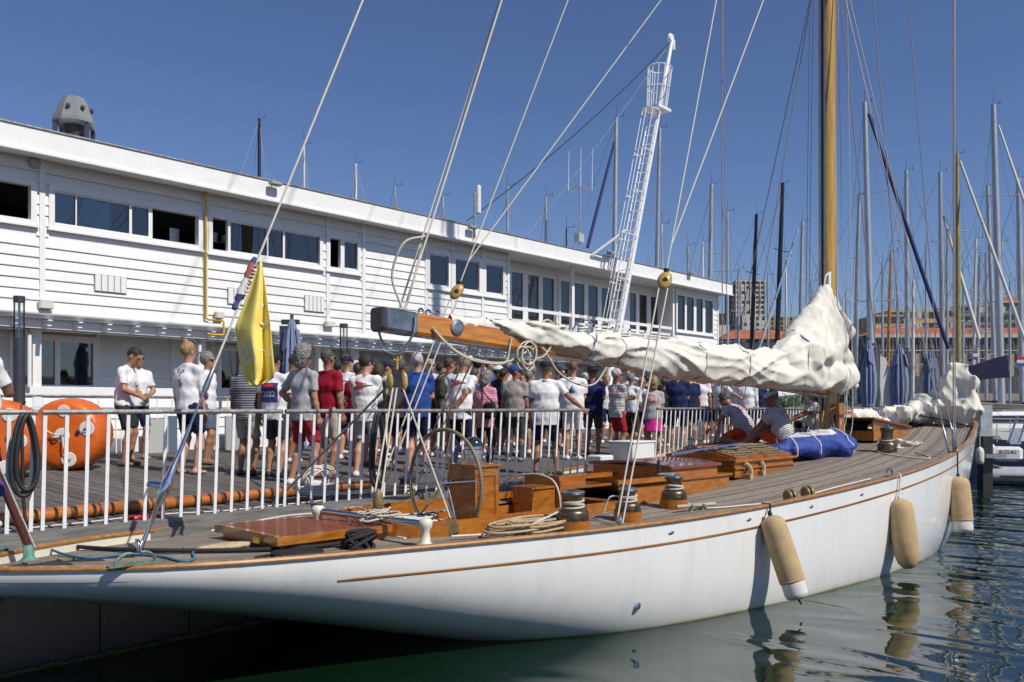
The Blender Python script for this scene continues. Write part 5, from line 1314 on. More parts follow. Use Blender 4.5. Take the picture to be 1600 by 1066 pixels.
# blue and white sail bag on the deck before the mast
S = SDF((10.9, -1.0, 1.2), (13.6, .4, 2.3), .022)
zz0 = bdeck(12.4, -.4)
S.cap((11.3, -.15, zz0 + .12), (13.1, -.5, zz0 + .24), .10, .24, .08, X=(0, 1, 0), asp=1.3)
S.cap((11.9, -.3, zz0 + .2), (13.05, -.5, zz0 + .24), .16, .25, .08, X=(0, 1, 0), asp=1.3)
S.cap((12.9, -.75, zz0 + .12), (12.9, -.3, zz0 + .26), .16, .2, .1)
S.fold(.034, 5.5, 2, (.8, 1, 1), sharp=True, n=4); S.fold(.010, 16, 5, sharp=True, n=4)
BLUEC = M('blue_sail_cover', (.020, .052, .27), .7, var=.18, vs=6, bump=.3, bs=14)
def mf(c):
    q = c - so; s_ = q @ ub; l_ = q @ nb_; h_ = c[:, 2]; return ((s_ > 11.6) & (s_ < 12.85) & (h_ > zz0 + .335 + .06 * (s_ - 11.6)) & (l_ < -.22 + 0 * s_)).astype(int)
bag = sdf_obj('sail_bag', S, [BLUEC, M('grey_white_panel', (.55, .55, .58), .7, var=.06, bump=.3, bs=14)], 'bright blue sail bag with a pale panel, tied with white straps', 'sail bag', xf=b2w, matf=mf)
bv = BVHTree.FromPolygons([Vector(v.co) + WL[bag.name] for v in bag.data.vertices], [tuple(p.vertices) for p in bag.data.polygons])
for t in (11.55, 12.35, 13.05):
    pts = []
    for k in range(19):
        a = -.4 + 3.8 * k / 18; d_ = (NB * math.cos(a) + UP * math.sin(a) + UB * .2 * math.cos(a)).normalized(); c = BZ(t, -.42, zz0 + .15); h_ = bv.ray_cast(c + d_ * 1.2, -d_, 1.2); pts.append((h_[0] + d_ * .006) if h_[0] is not None else c + d_ * .25)
    mb = MB(); mb.tube(pts, .012, 5); mb.build('strap', ROPEW, bag, smooth=True)
# jib heap on the foredeck
S = SDF((14.6, -.5, 1.4), (19.2, 1.9, 2.7), .03)
rs = random.Random(4)
for k in range(40):
    s_ = 14.9 + 3.7 * rs.random(); l_ = .75 + rs.uniform(-.35, .45) - max(0, (s_ - 16.8)) * .30; z_ = bdeck(s_, l_) + .08 + rs.random() * .28
    S.cap((s_ - .35, l_ + rs.uniform(-.2, .2), z_), (s_ + .35, l_ + rs.uniform(-.2, .2), z_ + rs.uniform(-.1, .12)), .12, .13, .03)
S.fold(.045, 6, 12, (1, 1, .8), sharp=True, n=3); S.fold(.018, 17, 13, sharp=True, n=3)
jib = sdf_obj('jib_heap', S, SAILM, 'crumpled white jib heaped on the foredeck behind the open hatch', 'sail', xf=b2w)
# headsail bundle standing at the bow: traced silhouette points at their own depth
S = SDF((16.8, -1.9, 1.6), (20.9, 1.0, 3.6), .03)
def cw(px, py, l): a = on_l(px, py, l); return (a[0], l, a[1])
Q = Vector(); 
def bp_(px, py, s_): # point on the cross plane s = s_
    d = ray(px, py); k = (SO.dot(UB) + s_) / d.dot(UB); p = Vector((0, 0, CZ)) + d * k; return (s_, (p - SO).dot(NB), p.z)
for a, c, r0, r1 in (((1490, 580), (1500, 640), .12, .34), ((1495, 578), (1520, 600), .1, .12), ((1505, 600), (1515, 640), .2, .26), ((1470, 600), (1475, 645), .14, .28), ((1450, 625), (1430, 650), .16, .16), ((1485, 600), (1495, 650), .28, .28), ((1478, 590), (1448, 640), .12, .3), ((1440, 635), (1400, 655), .2, .14), ((1460, 650), (1490, 656), .2, .2)):
    S.cap(bp_(*a, 18.6), bp_(*c, 18.5), r0, r1, .06)
S.fold(.075, 3.6, 21, (1, 1, .5), sharp=True, n=3); S.fold(.026, 11, 22, (1, 1, .5), sharp=True, n=3)
sdf_obj('headsail_bundle', S, SAILM, 'white headsail lowered in a tall folded bundle at the bow', 'sail', xf=b2w)
rope('sail_lashing', [Vector(b2w(np.array([bp_(1405, 636, 18.2)]))[0]), Vector(b2w(np.array([bp_(1440, 650, 18.1)]))[0]), Vector(b2w(np.array([bp_(1470, 655, 18.0)]))[0]), Vector(b2w(np.array([bp_(1520, 668, 18.0)]))[0])], .016, ROPEB, 'black rope lashed round the headsail at the bow')

# ---------------------------------------------------------------- flag on the backstay
FLY = M('yellow_flag', (.90, .74, .17), .75, var=.06, vs=5, bump=.15, bs=20); FLW = M('flag_white_print', (.78, .76, .66), .75)
def at_stay(py):
    best = None
    for i in range(1, 900):
        q = ab(i * .008 * 1.2); v = q - Vector((0, 0, CZ)); y_ = HORI - FPX * v.z / v.dot(F3)
        if best is None or abs(y_ - py) < best[0]: best = (abs(y_ - py), q)
    return best[1]
Dst = (at_stay(480) - Vector((0, 0, CZ))).dot(F3)
edges_l = [(405, 410), (394, 440), (380, 478), (368, 510), (371, 540), (376, 570), (383, 596), (394, 604)]
edges_r = [(409, 408), (414, 440), (419, 480), (423, 510), (426, 545), (429, 575), (428, 590), (412, 600)]
nu, nv = 29, 15
def flag_p(u, v, off=0.0):
    a = u * (len(edges_l) - 1); i = min(int(a), len(edges_l) - 2); t = a - i
    lx = edges_l[i][0] * (1 - t) + edges_l[i + 1][0] * t; ly = edges_l[i][1] * (1 - t) + edges_l[i + 1][1] * t
    rx = edges_r[i][0] * (1 - t) + edges_r[i + 1][0] * t; ry = edges_r[i][1] * (1 - t) + edges_r[i + 1][1] * t
    px = lx * (1 - v) + rx * v; py = ly * (1 - v) + ry * v
    wv = .06 * min(1, u * 3) * math.sin(v * 8.5 + u * 2.2) + .035 * u * math.sin(v * 15 + u * 5) + .05 * max(0, u - .35) * math.sin(u * 11 - v * 3)
    return at_depth(px, py, Dst + wv + off)
mb = MB(); G = [flag_p(i / (nu - 1) , j / (nv - 1)) for i in range(nu) for j in range(nv)]
mb.add(G, [(i * nv + j, i * nv + j + 1, (i + 1) * nv + j + 1, (i + 1) * nv + j) for i in range(nu - 1) for j in range(nv - 1)])
fl = mb.build('flag', FLY, None, smooth=True, label='yellow flag with white stars and lettering hanging from the backstay', cat='flag')
so2 = fl.modifiers.new('thick', 'SOLIDIFY'); so2.thickness = .004
def flat_on_flag(polys, name):
    mb = MB()
    for poly in polys:
        pts = [flag_p(u, v, -.010) for u, v in poly]; c = sum(pts, Vector()) / len(pts)
        mb.add([c] + pts, [(0, i + 1, (i + 1) % len(pts) + 1) for i in range(len(pts))])
    mb.build(name, FLW, fl)
def star(u, v, r):
    return [(u + r * (1 if k % 2 == 0 else .42) * -math.cos(math.pi * k / 5) * .55, v + r * (1 if k % 2 == 0 else .42) * math.sin(math.pi * k / 5) * 1.9) for k in range(10)]
flat_on_flag([star(.42, .82, .085)], 'star'); flat_on_flag([star(.60, .84, .08)], 'star'); flat_on_flag([star(.28, .78, .05)], 'star')
def ribbon(pts, w): 
    out = []
    for a, c in zip(pts, pts[1:]):
        dx, dy = c[0] - a[0], c[1] - a[1]; l_ = math.hypot(dx, dy * .3) + 1e-6; nx, ny = -dy * .3 / l_ * w, dx / l_ * w * 3
        out.append([(a[0] + nx, a[1] + ny), (c[0] + nx, c[1] + ny), (c[0] - nx, c[1] - ny), (a[0] - nx, a[1] - ny)])
    return out
e_ = [(.66, .12), (.63, .22), (.60, .30), (.57, .25), (.575, .13), (.61, .06), (.66, .08), (.69, .18), (.69, .28)]
l_ = [(.50, .38), (.56, .40), (.63, .42), (.68, .45)]
flat_on_flag(ribbon(e_, .010), 'letter'); flat_on_flag(ribbon(l_, .010), 'letter'); flat_on_flag(ribbon([(.72, .05), (.70, .2), (.68, .34)], .008), 'letter')
# rolled tricolour pennant on the stay
tri = thing('rolled_pennant', 'rolled red white and blue pennant bound to the backstay above the yellow flag', 'pennant', at_stay(440))
ys = [403, 412, 424, 436, 449, 462, 472, 484]
cols = [M('pennant_navy', (.05, .06, .20), .8), M('pennant_red', (.34, .10, .075), .8), M('pennant_red', (.42, .07, .05)), M('pennant_white', (.6, .58, .56), .8), M('pennant_white', (.6, .58, .56)), M('pennant_navy', (.04, .05, .22)), M('pennant_navy', (.04, .05, .22))]
rr_ = [.022, .030, .036, .030, .036, .040, .024, .030]
for i in range(7):
    a = at_stay(ys[i]); c = at_stay(ys[i + 1]); a = a - R3 * .02; c = c - R3 * .02; mb = MB(); mb.tube([a, a.lerp(c, .5) - R3 * .008, c], [rr_[i], (rr_[i] + rr_[i + 1]) / 2 + .003, rr_[i + 1]], 8); mb.build('cloth_band', cols[i], tri, smooth=True)
# stern staff and ensign
sb0 = DW(45, 876)
st = thing('ensign_staff', 'varnished dark ensign staff in a green bronze socket at the stern', 'flagstaff', sb0)
mb = MB(); mb.lathe(sb0, [(.075, 0), (.06, .01), (.04, .03), (.042, .12), (.035, .125)], n=14); mb.build('socket', M('verdigris', (.10, .24, .19), .6, var=.3, vs=20), st, smooth=True)
tp = at_depth(-10, 735, (sb0 - Vector((0, 0, CZ))).dot(F3) - .25); tp2 = sb0 + (tp - sb0) * 1.8
mb = MB(); mb.tube([sb0 + UP * .1, tp2], [.03, .02], 10); mb.build('pole', M('dark_mahogany', (.10, .03, .025), .3, coat=.5), st, smooth=True)
mb = MB(); mb.tube([sb0 + UP * .1 + R3 * .05, tp2 + R3 * .03], .006, 5); mb.build('halyard', ROPEW, st)
def cloth(pxs, name, label, D_):
    mb = MB(); nu_, nv_ = 12, 8; (a, b_, c, d) = pxs
    G = []
    for i in range(nu_):
        for j in range(nv_):
            u = i / (nu_ - 1); v = j / (nv_ - 1); px = (a[0] * (1 - v) + b_[0] * v) * (1 - u) + (d[0] * (1 - v) + c[0] * v) * u; py = (a[1] * (1 - v) + b_[1] * v) * (1 - u) + (d[1] * (1 - v) + c[1] * v) * u
            G.append(at_depth(px, py, D_ + .04 * math.sin(v * 9 + u * 2) + .02 * math.sin(u * 8)))
    mb.add(G, [(i * nv_ + j, i * nv_ + j + 1, (i + 1) * nv_ + j + 1, (i + 1) * nv_ + j) for i in range(nu_ - 1) for j in range(nv_ - 1)])
    o = mb.build(name, M('ensign_blue', (.075, .07, .30), .8, var=.15, vs=8), None, smooth=True, label=label, cat='flag'); m_ = o.modifiers.new('t', 'SOLIDIFY'); m_.thickness = .004
cloth([(-60, 660), (-6, 735), (11, 768), (-40, 810)], 'ensign', 'dark blue ensign drooping from the stern staff at the left edge', (tp - Vector((0, 0, CZ))).dot(F3) - .05)
cloth([(-50, 880), (12, 900), (20, 925), (-20, 960)], 'hanging_cloth', 'dark blue cloth corner hanging below the stern at the left edge', (sb0 - Vector((0, 0, CZ))).dot(F3) + .5)
# ================================================================ ON THE PONTOON
def PD(px, y, h=0.0):          # point standing on the pontoon at distance y, in picture column px
    return Vector((xy_on_y(px, y), y, deckz(y) + h))
TILT = Vector((0, -.062, 1)).normalized()
BARW = M('white_barrier_bar', (.78, .79, .80), .4, var=.06, vs=8)
def barrier(x0, x1, y, label, nb=15, h=1.1, tilt=TILT, group='crowd barriers along the pontoon edge', zb=None, railr=.024, barw=(.032, .012), off=0):
    b0 = Vector((x0, y, (deckz(y) if zb is None else zb) - .04)); b1 = Vector((x1, y, b0.z))
    t = thing('crowd_barrier', label, 'barrier', b0, group=group)
    mb = MB(); mb.tube([b0 + tilt * h, b0.lerp(b1, .5) + tilt * (h + .002), b1 + tilt * h], railr, 10); mb.build('top_rail', GALV, t, smooth=True)
    bm = None; n_ = nb
    for i in range(n_):
        c = b0.lerp(b1, (i + .15) / (n_ - 1 + .3))
        if bm is None:
            mb = MB(); mb.box(c + tilt * (h / 2 - .01), (barw[0], barw[1], h - .04), (1, 0, 0), Vector((0, 1, .062)).normalized(), tilt)
            o = mb.build('bar', BARW, t, origin=c); bm = o.data
        else: link('bar', bm, t, c)
    return t
YB = 8.06
def bpx(px): return xy_on_y(px, YB - .06)
jx = [bpx(-120), bpx(61), bpx(443), bpx(690), bpx(920)]
labs = ['white barred crowd barrier at the far left, with the black hoses hung over it', 'white barred crowd barrier in front of the orange buoy and the men in white', 'white barred crowd barrier behind the mainsheet ropes', 'white barred crowd barrier behind the steering wheel and compass']
for i in range(4):
    L_ = jx[i + 1] - jx[i]; barrier(jx[i] + .02, jx[i + 1] - .02, YB, labs[i], nb=max(4, int(round(L_ / .172))))
bpx = lambda px: xy_on_y(px, 8.36)
jx = [bpx(1025), bpx(1120), bpx(1205), bpx(1275), bpx(1345), bpx(1400), bpx(1450), bpx(1500)]
labs = ['white barred crowd barrier beside the pink skirt and the leaning sailor', 'white barred crowd barrier behind the sailor in the pale cap', 'white barred crowd barrier in front of the green shrubs', 'white barred crowd barrier just left of the mast', 'white barred crowd barrier behind the crumpled jib, under the first folded parasol', 'white barred crowd barrier under the second folded parasol', 'white barred crowd barrier at the bow, last of the row']
for i in range(7):
    L_ = jx[i + 1] - jx[i]; barrier(jx[i] + .02, jx[i + 1] - .02, 8.42, labs[i], nb=max(5, int(round(L_ / .15))))
# railing along the front of the clubhouse
for i, (a, b_) in enumerate(((-80, 60), (60, 240), (240, 420), (420, 640), (640, 900))):
    y = 14.95; x0, x1 = xy_on_y(a, y), xy_on_y(b_, y)
    barrier(x0 + .03, x1 - .03, y, ['thin white railing at the clubhouse wall, behind the left buoy', 'thin white railing at the clubhouse wall, behind the two talking men', 'thin white railing at the clubhouse wall, behind the woman with the bun', 'thin white railing at the clubhouse wall, behind the yellow flag and blue parasol', 'thin white railing at the clubhouse wall, hidden behind the densest crowd'][i], nb=max(6, int((x1 - x0) / .25)), h=1.02, tilt=Vector((0, 0, 1)), group='railings along the clubhouse wall', railr=.02, barw=(.02, .012))
# sheet panels leaning against it
for px0, px1, pyt, m_, lab in ((352, 392, 650, GREYP, 'grey board leaning on the clubhouse railing, left one'), (226, 262, 655, M('pale_grey_sheet', (.42, .44, .43), .6), 'pale grey board leaning on the clubhouse railing behind the talking men'), (262, 276, 650, M('slate_sheet', (.10, .14, .20), .5), 'narrow slate blue board beside the pale grey one')):
    y = 14.75; a = PD(px0, y); b_ = PD(px1, y); h = z_on_y((px0 + px1) / 2, pyt, y) - a.z
    mb = MB(); mb.box((a + b_) / 2 + UP * h / 2, ((b_ - a).length, .05, h)); mb.build('leaning_board', m_, None, label=lab, cat='board')
mb = MB(); a = PD(322, 15.2); mb.rbox(a + UP * .12 + Vector((.8, 0, 0)), (5, .5, .3), .05); mb.build('low_white_ledge', WHITE2, None, label='long low white ledge at the foot of the clubhouse wall', cat='ledge')
# boxes
for px, w, h, lab in ((988, .56, .46, 'white storage box on the pontoon behind the yacht, in front of the red shorts'),):
    c = PD(px, 8.6); c.z = deckz(8.6); hh_ = z_on_y(px, 692, 8.6) - c.z
    mb = MB(); mb.rbox(c + UP * hh_ / 2, (w * 1.25, .5, hh_), .02); bxo = mb.build('storage_box', WHITE2, None, label=lab, cat='box')
    mb = MB(); mb.rbox(c + UP * (hh_ + .02), (w * 1.25 + .03, .53, .035), .01); mb.build('box_lid', WHITE2, bxo)
mb = MB(); c = PD(938, 8.5); mb.rbox(c + UP * .14, (.36, .3, .28), .02); mb.build('storage_box', WHITE2, None, label='low white box on the pontoon edge behind the companionway', cat='box')
# varnished spar lying on the planks
spa = PD(-70, 8.62, .066); spb = PD(588, 8.9, .062)
SPARM = M('varnished_spar', (.52, .17, .025), .3, col2=(.30, .085, .012), vs=3, stretch=(.6, 8, 8), coat=.6)
spar = thing('wooden_spar', 'long varnished wooden spar lying on the pontoon behind the barriers', 'spar', spa)
mb = MB(); dsp = (spb - spa); Ls = dsp.length; dsp.normalize()
mb.tube([spa + dsp * t * Ls for t in (0, .3, .6, .85, .96, 1)], [.062, .064, .062, .058, .052, .045], 14); mb.build('pole', SPARM, spar, smooth=True)
for k in range(17):
    t = Ls * (.03 + .055 * k); mb = MB(); mb.tube([spa + dsp * t, spa + dsp * (t + .03)], .0655 - .008 * max(0, k - 9) / 7, 14); mb.build('band', M('dark_tape_band', (.08, .04, .03), .5), spar, smooth=True)
mb = MB(); mb.tube([spb, spb + dsp * .12], [.046, .04], 12); mb.build('end_fitting', STEEL, spar, smooth=True)
xw = (xy_on_y(195, 8.35) + xy_on_y(400, 8.35)) / 2
pts = [Vector((x, 8.32 + .11 * math.sin(x * 2.1) + .04 * math.sin(x * 5), deckz(8.3) + .012)) for x in np.linspace(xy_on_y(-40, 8.3), xy_on_y(520, 8.3), 40)]
rope('thin_white_line', pts, .008, ROPEW, 'thin white line lying along the foot of the barriers', 3)
def pcoil(px, y, rx, ry, n_, r, mat, label, seed):
    c = PD(px, y, .0); coil(0, 0, rx, ry, n_, r, mat, label, seed=seed, hgt=.16, chaos=.55, on=lambda u_, v_, z: c + Vector((u_, v_ * .6, 0)) + UP * (z * 1.0) + UP * .0)
pcoil(497, 8.45, .26, .22, 13, .010, ROPEW, 'white rope coil heaped on the end of the spar behind the barrier', 31)
c = PD(498, 8.8, .17); mb = MB()
for k in range(9): mb.torus(c + UP * (.02 * math.sin(k)) + Vector((.02 * k - .08, 0, 0)), Vector((.3 * math.sin(k), 1, .3 * math.cos(k))).normalized(), .14 + .012 * (k % 3), .011, 22, 5)
mb.build('hanging_coil', ROPEW, None, smooth=True, label='loops of white rope standing against the spar', cat='rope')
mb = MB(); c = PD(209, 8.33, .015)
mb.torus(c, UP, .045, .018, 14, 6); mb.box(c + Vector((.16, .02, 0)), (.22, .03, .025)); mb.box(c + Vector((.16, -.045, 0)), (.22, .02, .025)); mb.build('red_clamp', M('red_plastic', (.62, .02, .03), .4), None, smooth=False, label='small red plastic clamp on the planks beside the spar', cat='clamp')
# black hoses hung over the barrier
def hose(px, pyt, pyb, w, lab, n_=3):
    y = YB - .12; mb = MB()
    for k in range(n_):
        zt = z_on_y(px, pyt, y) - .01 * k; zb = z_on_y(px, pyb, y) + .05 * k * (1 if k % 2 else .3); x = xy_on_y(px, y); ww = w * (1 - .13 * k)
        yo = y - .012 - .022 * k; P_ = []
        for t in np.linspace(0, 2 * math.pi, 33):
            P_.append(Vector((x + ww * math.sin(t) * (1 - .25 * math.cos(t)) + .02 * k, yo + .01 * math.sin(2 * t), (zt + zb) / 2 + (zt - zb) / 2 * math.cos(t))))
        mb.tube(P_, .021, 7)
    mb.tube([Vector((x, y + .03, zt + .02)), Vector((x + .01, y + .08, z_on_y(px, 640, YB - .07) + .03)), Vector((x + .04, y + .05, zt + .12))], .006, 5)
    return mb.build('hose', BLACK, None, smooth=True, label=lab, cat='hose')
hose(36, 648, 775, .092, 'black hose looped over the barrier in front of the left orange buoy', 2)
hose(588, 645, 762, .095, 'black hose looped over the barrier left of the mainsheet blocks', 2)
mb = MB(); y = YB - .13; x = xy_on_y(34, y); mb.tube([(x, y, 2.1), (x + .01, y, 1.5), (x + .04, y - .02, 1.05), (x - .02, y - .1, .9)], .014, 6); mb.tube([(x, y, 2.1)] * 2, .01, 4); mb.build('hose', BLACK, None, smooth=True, label='hanging tail of black hose at the left barrier', cat='hose')
mb = MB(); x = xy_on_y(597, y); mb.tube([(x, y, 2.15), (x + .02, y, 1.7), (x, y, 1.25)], .013, 6); mb.build('hose', BLACK, None, smooth=True, label='straight hanging length of black hose beside the mainsheet', cat='hose')

# orange inflatable buoys with white patches
def buoy(px, y, R_, W_, label, patches, yaw):
    c = PD(px, y, R_ * .97)
    t = thing('race_buoy', label, 'buoy', c - UP * R_, group='large orange inflatable race buoys')
    ax_ = (-F3 * math.cos(yaw) + R3 * math.sin(yaw)).normalized()   # axis towards the viewer
    u = ax_.cross(UP).normalized() * -1; w = UP
    n_ = 48; prof = [(.55, W_ * .5 + .02), (.80, W_ * .5 + .012), (.93, W_ * .5 - .02), (1.0, W_ * .5 - .1), (1.02, 0), (1.0, -W_ * .5 + .1), (.93, -W_ * .5 + .02), (.8, -W_ * .5 - .012), (.5, -W_ * .5 - .02)]
    rings = []
    for rr, h in [(0.02, W_ * .5 + .03)] + prof + [(0.02, -W_ * .5 - .03)]:
        rings.append([c + ax_ * h + (u * math.cos(a) + w * math.sin(a) * (.97 if math.sin(a) < 0 else 1)) * R_ * rr * (1 + (.007 * math.cos(a * 32) if .9 < rr < 1.01 else 0)) for a in [2 * math.pi * k / 96 for k in range(96)]])
    mb = MB(); mb.loft(rings); mb.build('inflated_body', ORANGE, t, smooth=True)
    for a, b_, r_, d_ in patches:
        pc = c + ax_ * (W_ * .5 + .036) + u * a * R_ + w * b_ * R_
        pp = MB(); rr = r_ * R_; pp.lathe(pc - ax_ * .012, [(rr, 0), (rr, .006), (rr * .9, .010)], axis=ax_, n=22); pt = pp.build('patch', M('white_patch', (.70, .68, .64), .5, var=.06), t, smooth=False)
        if d_:
            q = MB(); q.torus(pc + ax_ * .012, w, .03, .008, 10, 5); q.box(pc + ax_ * .004, (.05, .02, .02), u, ax_, w); q.build('grommet', STEEL, pt)
    pc = c + ax_ * (W_ * .5 + .03)
    mb = MB(); mb.lathe(pc + u * .40 * R_ + w * .08 * R_ , [(.03, 0), (.03, .02), (.02, .025)], axis=ax_, n=12); mb.build('valve', BLACK, t)
    hub = pc + ax_ * .03
    for a, b_ in ((.15, -.62), (-.3, .0), (-.55, .25)):
        mb = MB(); e_ = pc + u * a * R_ + w * b_ * R_ + ax_ * .02; mb.tube(catmull([hub, hub.lerp(e_, .5) + ax_ * .03 - w * .03, e_], 5), .010, 5); mb.build('tether', ROPEW, t, smooth=True)
    return t, c, ax_, u, R_
PATS = [(-.02, .0, .20, 1), (-.62, -.20, .20, 1), (.62, .18, .20, 1), (.02, .66, .17, 0), (.15, -.66, .20, 1)]
B1 = buoy(112, 12.9, .51, .58, 'orange race buoy standing on edge right of the black hose', PATS, .12)
B2 = buoy(-2, 12.3, .51, .58, 'orange race buoy at the left edge of the picture, behind the man in the cap', [(-.1, .7, .17, 0), (.0, .0, .20, 1), (.62, -.02, .20, 1), (.42, .62, .17, 0), (.3, -.66, .17, 0)], .25)
# lamp posts with clear heads
def lamp(px, y, pyt, r_, label):
    b_ = PD(px, y); H = z_on_y(px, pyt, y) - b_.z
    t = thing('bollard_light', label, 'lamp', b_, group='tall dark bollard lights on the pontoon')
    mb = MB(); mb.lathe(b_, [(r_ * 1.3, 0), (r_ * 1.3, .02), (r_, .03), (r_, H - .55)], n=20); mb.build('post', DARKMETAL, t, smooth=False)
    mb = MB(); mb.lathe(b_ + UP * (H - .55), [(r_ * .95, 0), (r_ * .95, .47)], n=20); mb.build('clear_cylinder', CLEAR, t, smooth=True)
    mb = MB(); mb.tube([b_ + UP * (H - .55), b_ + UP * (H - .06)], .015, 6); mb.build('centre_rod', STEEL, t)
    mb = MB(); mb.lathe(b_ + UP * (H - .08), [(r_, 0), (r_, .08)], n=20); mb.build('cap', DARKMETAL, t)
lamp(30, 12.4, 463, .072, 'dark bollard light with a clear head behind the man in the cap')
lamp(537, 14.2, 506, .085, 'dark bollard light with a clear head behind the crowd, right of the folded parasol')
# folded parasols
PARM = M('slate_blue_canvas', (.19, .235, .37), .85, var=.15, vs=5, bump=.4, bs=14)
def parasol(px, y, pyt, wpx, label, post=True, side=1, baseh=None):
    b_ = PD(px, y); H = z_on_y(px, pyt, y) - b_.z; sc = scale_on_y(px, y); W_ = wpx / sc / 2
    t = thing('folded_parasol', label, 'parasol', b_, group='folded slate blue parasols')
    if post:
        q = PD(px + side * 13, y + .15); mb = MB(); mb.box(q + UP * (H - .25) / 2, (.13, .13, H - .25), (R3 + F3 * .2).normalized(), (F3 - R3 * .2).normalized()); mb.box(q + UP * (H - .18) - R3 * .12 * side, (.3, .08, .08), R3, F3); mb.build('cantilever_post', DARKMETAL, t)
    rs = random.Random(int(px)); n_ = 110; rings = []
    hs = [.35, .45, .75, .98, 1.05, 1.15, 1.45, 1.8, 2.1, 2.4, 2.6, 2.75]; hs = [h * (H - .05) / 2.8 for h in hs]
    ws = [1.2, 1.14, .96, .70, .60, .68, .84, .82, .68, .52, .36, .10]
    ph = [rs.uniform(0, 6.28) for _ in range(4)]
    for i, (h, w) in enumerate(zip(hs, ws)):
        ring = []
        for k in range(n_):
            a = 2 * math.pi * k / n_; f_ = .74 + .40 * abs(math.sin(a * 5 + ph[0] + h * .22)) ** .7 + .05 * math.sin(a * 13 + ph[1] + h)
            if i == 0: f_ *= 1 + .06 * math.sin(a * 3 + ph[2])
            dz = -.10 * abs(math.sin(a * 4 + ph[0])) if i == 0 else 0
            ring.append(b_ + UP * (h + dz) + R3 * (W_ * w * f_ * math.cos(a)) + F3 * (W_ * w * f_ * math.sin(a) * .9))
        rings.append(ring)
    mb = MB(); mb.loft(rings); mb.build('folded_canopy', PARM, t, smooth=True)
    mb = MB(); mb.torus(b_ + UP * hs[4], UP, W_ * .62, .02, 24, 5); mb.build('tie_strap', PARM, t, smooth=True)
    mb = MB()
    for q_ in range(3):
        a = ph[1] + q_ * 2.1; d = R3 * math.cos(a) + F3 * math.sin(a); e_ = R3 * -math.sin(a) + F3 * math.cos(a); z9 = hs[9]; c9 = b_ + d * W_ * .50
        mb = MB(); mb.prism([c9 + UP * (z9 + .1) - e_ * W_ * .3, c9 + d * W_ * .25 + UP * (z9 - .22) - e_ * W_ * .34, c9 + d * W_ * .32 + UP * (z9 - .30), c9 + d * W_ * .25 + UP * (z9 - .22) + e_ * W_ * .34, c9 + UP * (z9 + .1) + e_ * W_ * .3], d * .02); mb.build('top_flap', PARM, t)
    mb = MB(); mb.tube([b_, b_ + UP * (H - .05)], .03, 8); mb.build('pole', DARKMETAL, t)
parasol(456, 12.6, 487, 34, 'folded slate blue parasol standing behind the yellow flag', side=-1)
parasol(1357, 8.55, 525, 27, 'folded slate blue parasol immediately right of the tall mast')
parasol(1405, 8.55, 533, 30, 'folded slate blue parasol between the other two at the bow')
parasol(1455, 8.6, 541, 24, 'folded slate blue parasol above the lowered headsail')
# shrubs in a planter behind the barrier
LEAF = M('fresh_green_leaf', (.10, .16, .035), .6, var=.4, vs=9, rnd=.1)
LEAF.node_tree.nodes['Principled BSDF'].inputs['Transmission Weight'].default_value = 0
def shrub(px, y, w, h, label, seed, n_=900):
    b_ = PD(px, y); rs = random.Random(seed); t = thing('shrub', label, 'shrub', b_, group='leafy shrubs on the pontoon')
    mb = MB()
    for i in range(9):
        a = rs.uniform(-1, 1); mb.tube(catmull([b_, b_ + Vector((a * w * .25, rs.uniform(-.1, .1), h * .5)), b_ + Vector((a * w * .5, rs.uniform(-.2, .2), h * rs.uniform(.8, 1.05)))], 3), .008, 4)
    mb.build('stem', TIMBER, t, kind='stuff')
    mb = MB()
    for i in range(n_):
        cx = rs.gauss(0, .3) * w; cz_ = h * (.2 + .85 * rs.random() ** .8) * (1 - .25 * (abs(cx) / w)); c = b_ + Vector((cx, rs.gauss(0, .16), cz_))
        d = Vector((rs.uniform(-1, 1), rs.uniform(-1, 1), rs.uniform(-.4, .8))).normalized(); e_ = d.orthogonal().normalized() * .018; l_ = .07
        mb.add([c, c + d * l_ * .5 + e_, c + d * l_, c + d * l_ * .5 - e_], [(0, 1, 2, 3)])
    mb.build('foliage', LEAF, t, kind='stuff')
shrub(1236, 9.6, 1.3, 1.35, 'leafy green shrub seen between the sailors and the mast', 1)
shrub(1262, 9.8, 1.0, 1.0, 'lower green shrub just left of the mast', 2, 500)
shrub(1390, 9.6, 1.2, 1.0, 'small green shrub behind the folded parasols', 3, 500)
# white canopy on the pontoon behind the boom
cn = PD(1262, 13.5)
can = thing('white_canopy', 'white canvas canopy on a dark metal frame seen under the furled mainsail', 'canopy', cn)
mb = MB(); q0 = at_y(1195, 596, 13.0); q1 = at_y(1330, 590, 11.5); q2 = at_y(1330, 606, 10.5); q3 = at_y(1200, 622, 11.2)
mb.add([q0, q1, q2, q3, q0 + UP * .02, q1 + UP * .02, q2 + UP * .02, q3 + UP * .02], [(0, 1, 2, 3), (4, 5, 6, 7), (0, 1, 5, 4), (1, 2, 6, 5), (2, 3, 7, 6), (3, 0, 4, 7)]); mb.build('canvas', WHITE2, can)
for a, b_ in ((q0, q3), (q1, q2), (q3, q2), (q0, q1), (q3, q1), (q3.lerp(q2, .3), q0.lerp(q1, .5)), (q3.lerp(q2, .6), q0.lerp(q1, .2))):
    mb = MB(); mb.tube([a - UP * .04, b_ - UP * .04], .03, 5); mb.build('frame_tube', DARKMETAL, can)
for q in (q0, q1, q2, q3): mb = MB(); mb.tube([q, Vector((q.x, q.y, deckz(q.y)))], .03, 6); mb.build('leg', DARKMETAL, can)

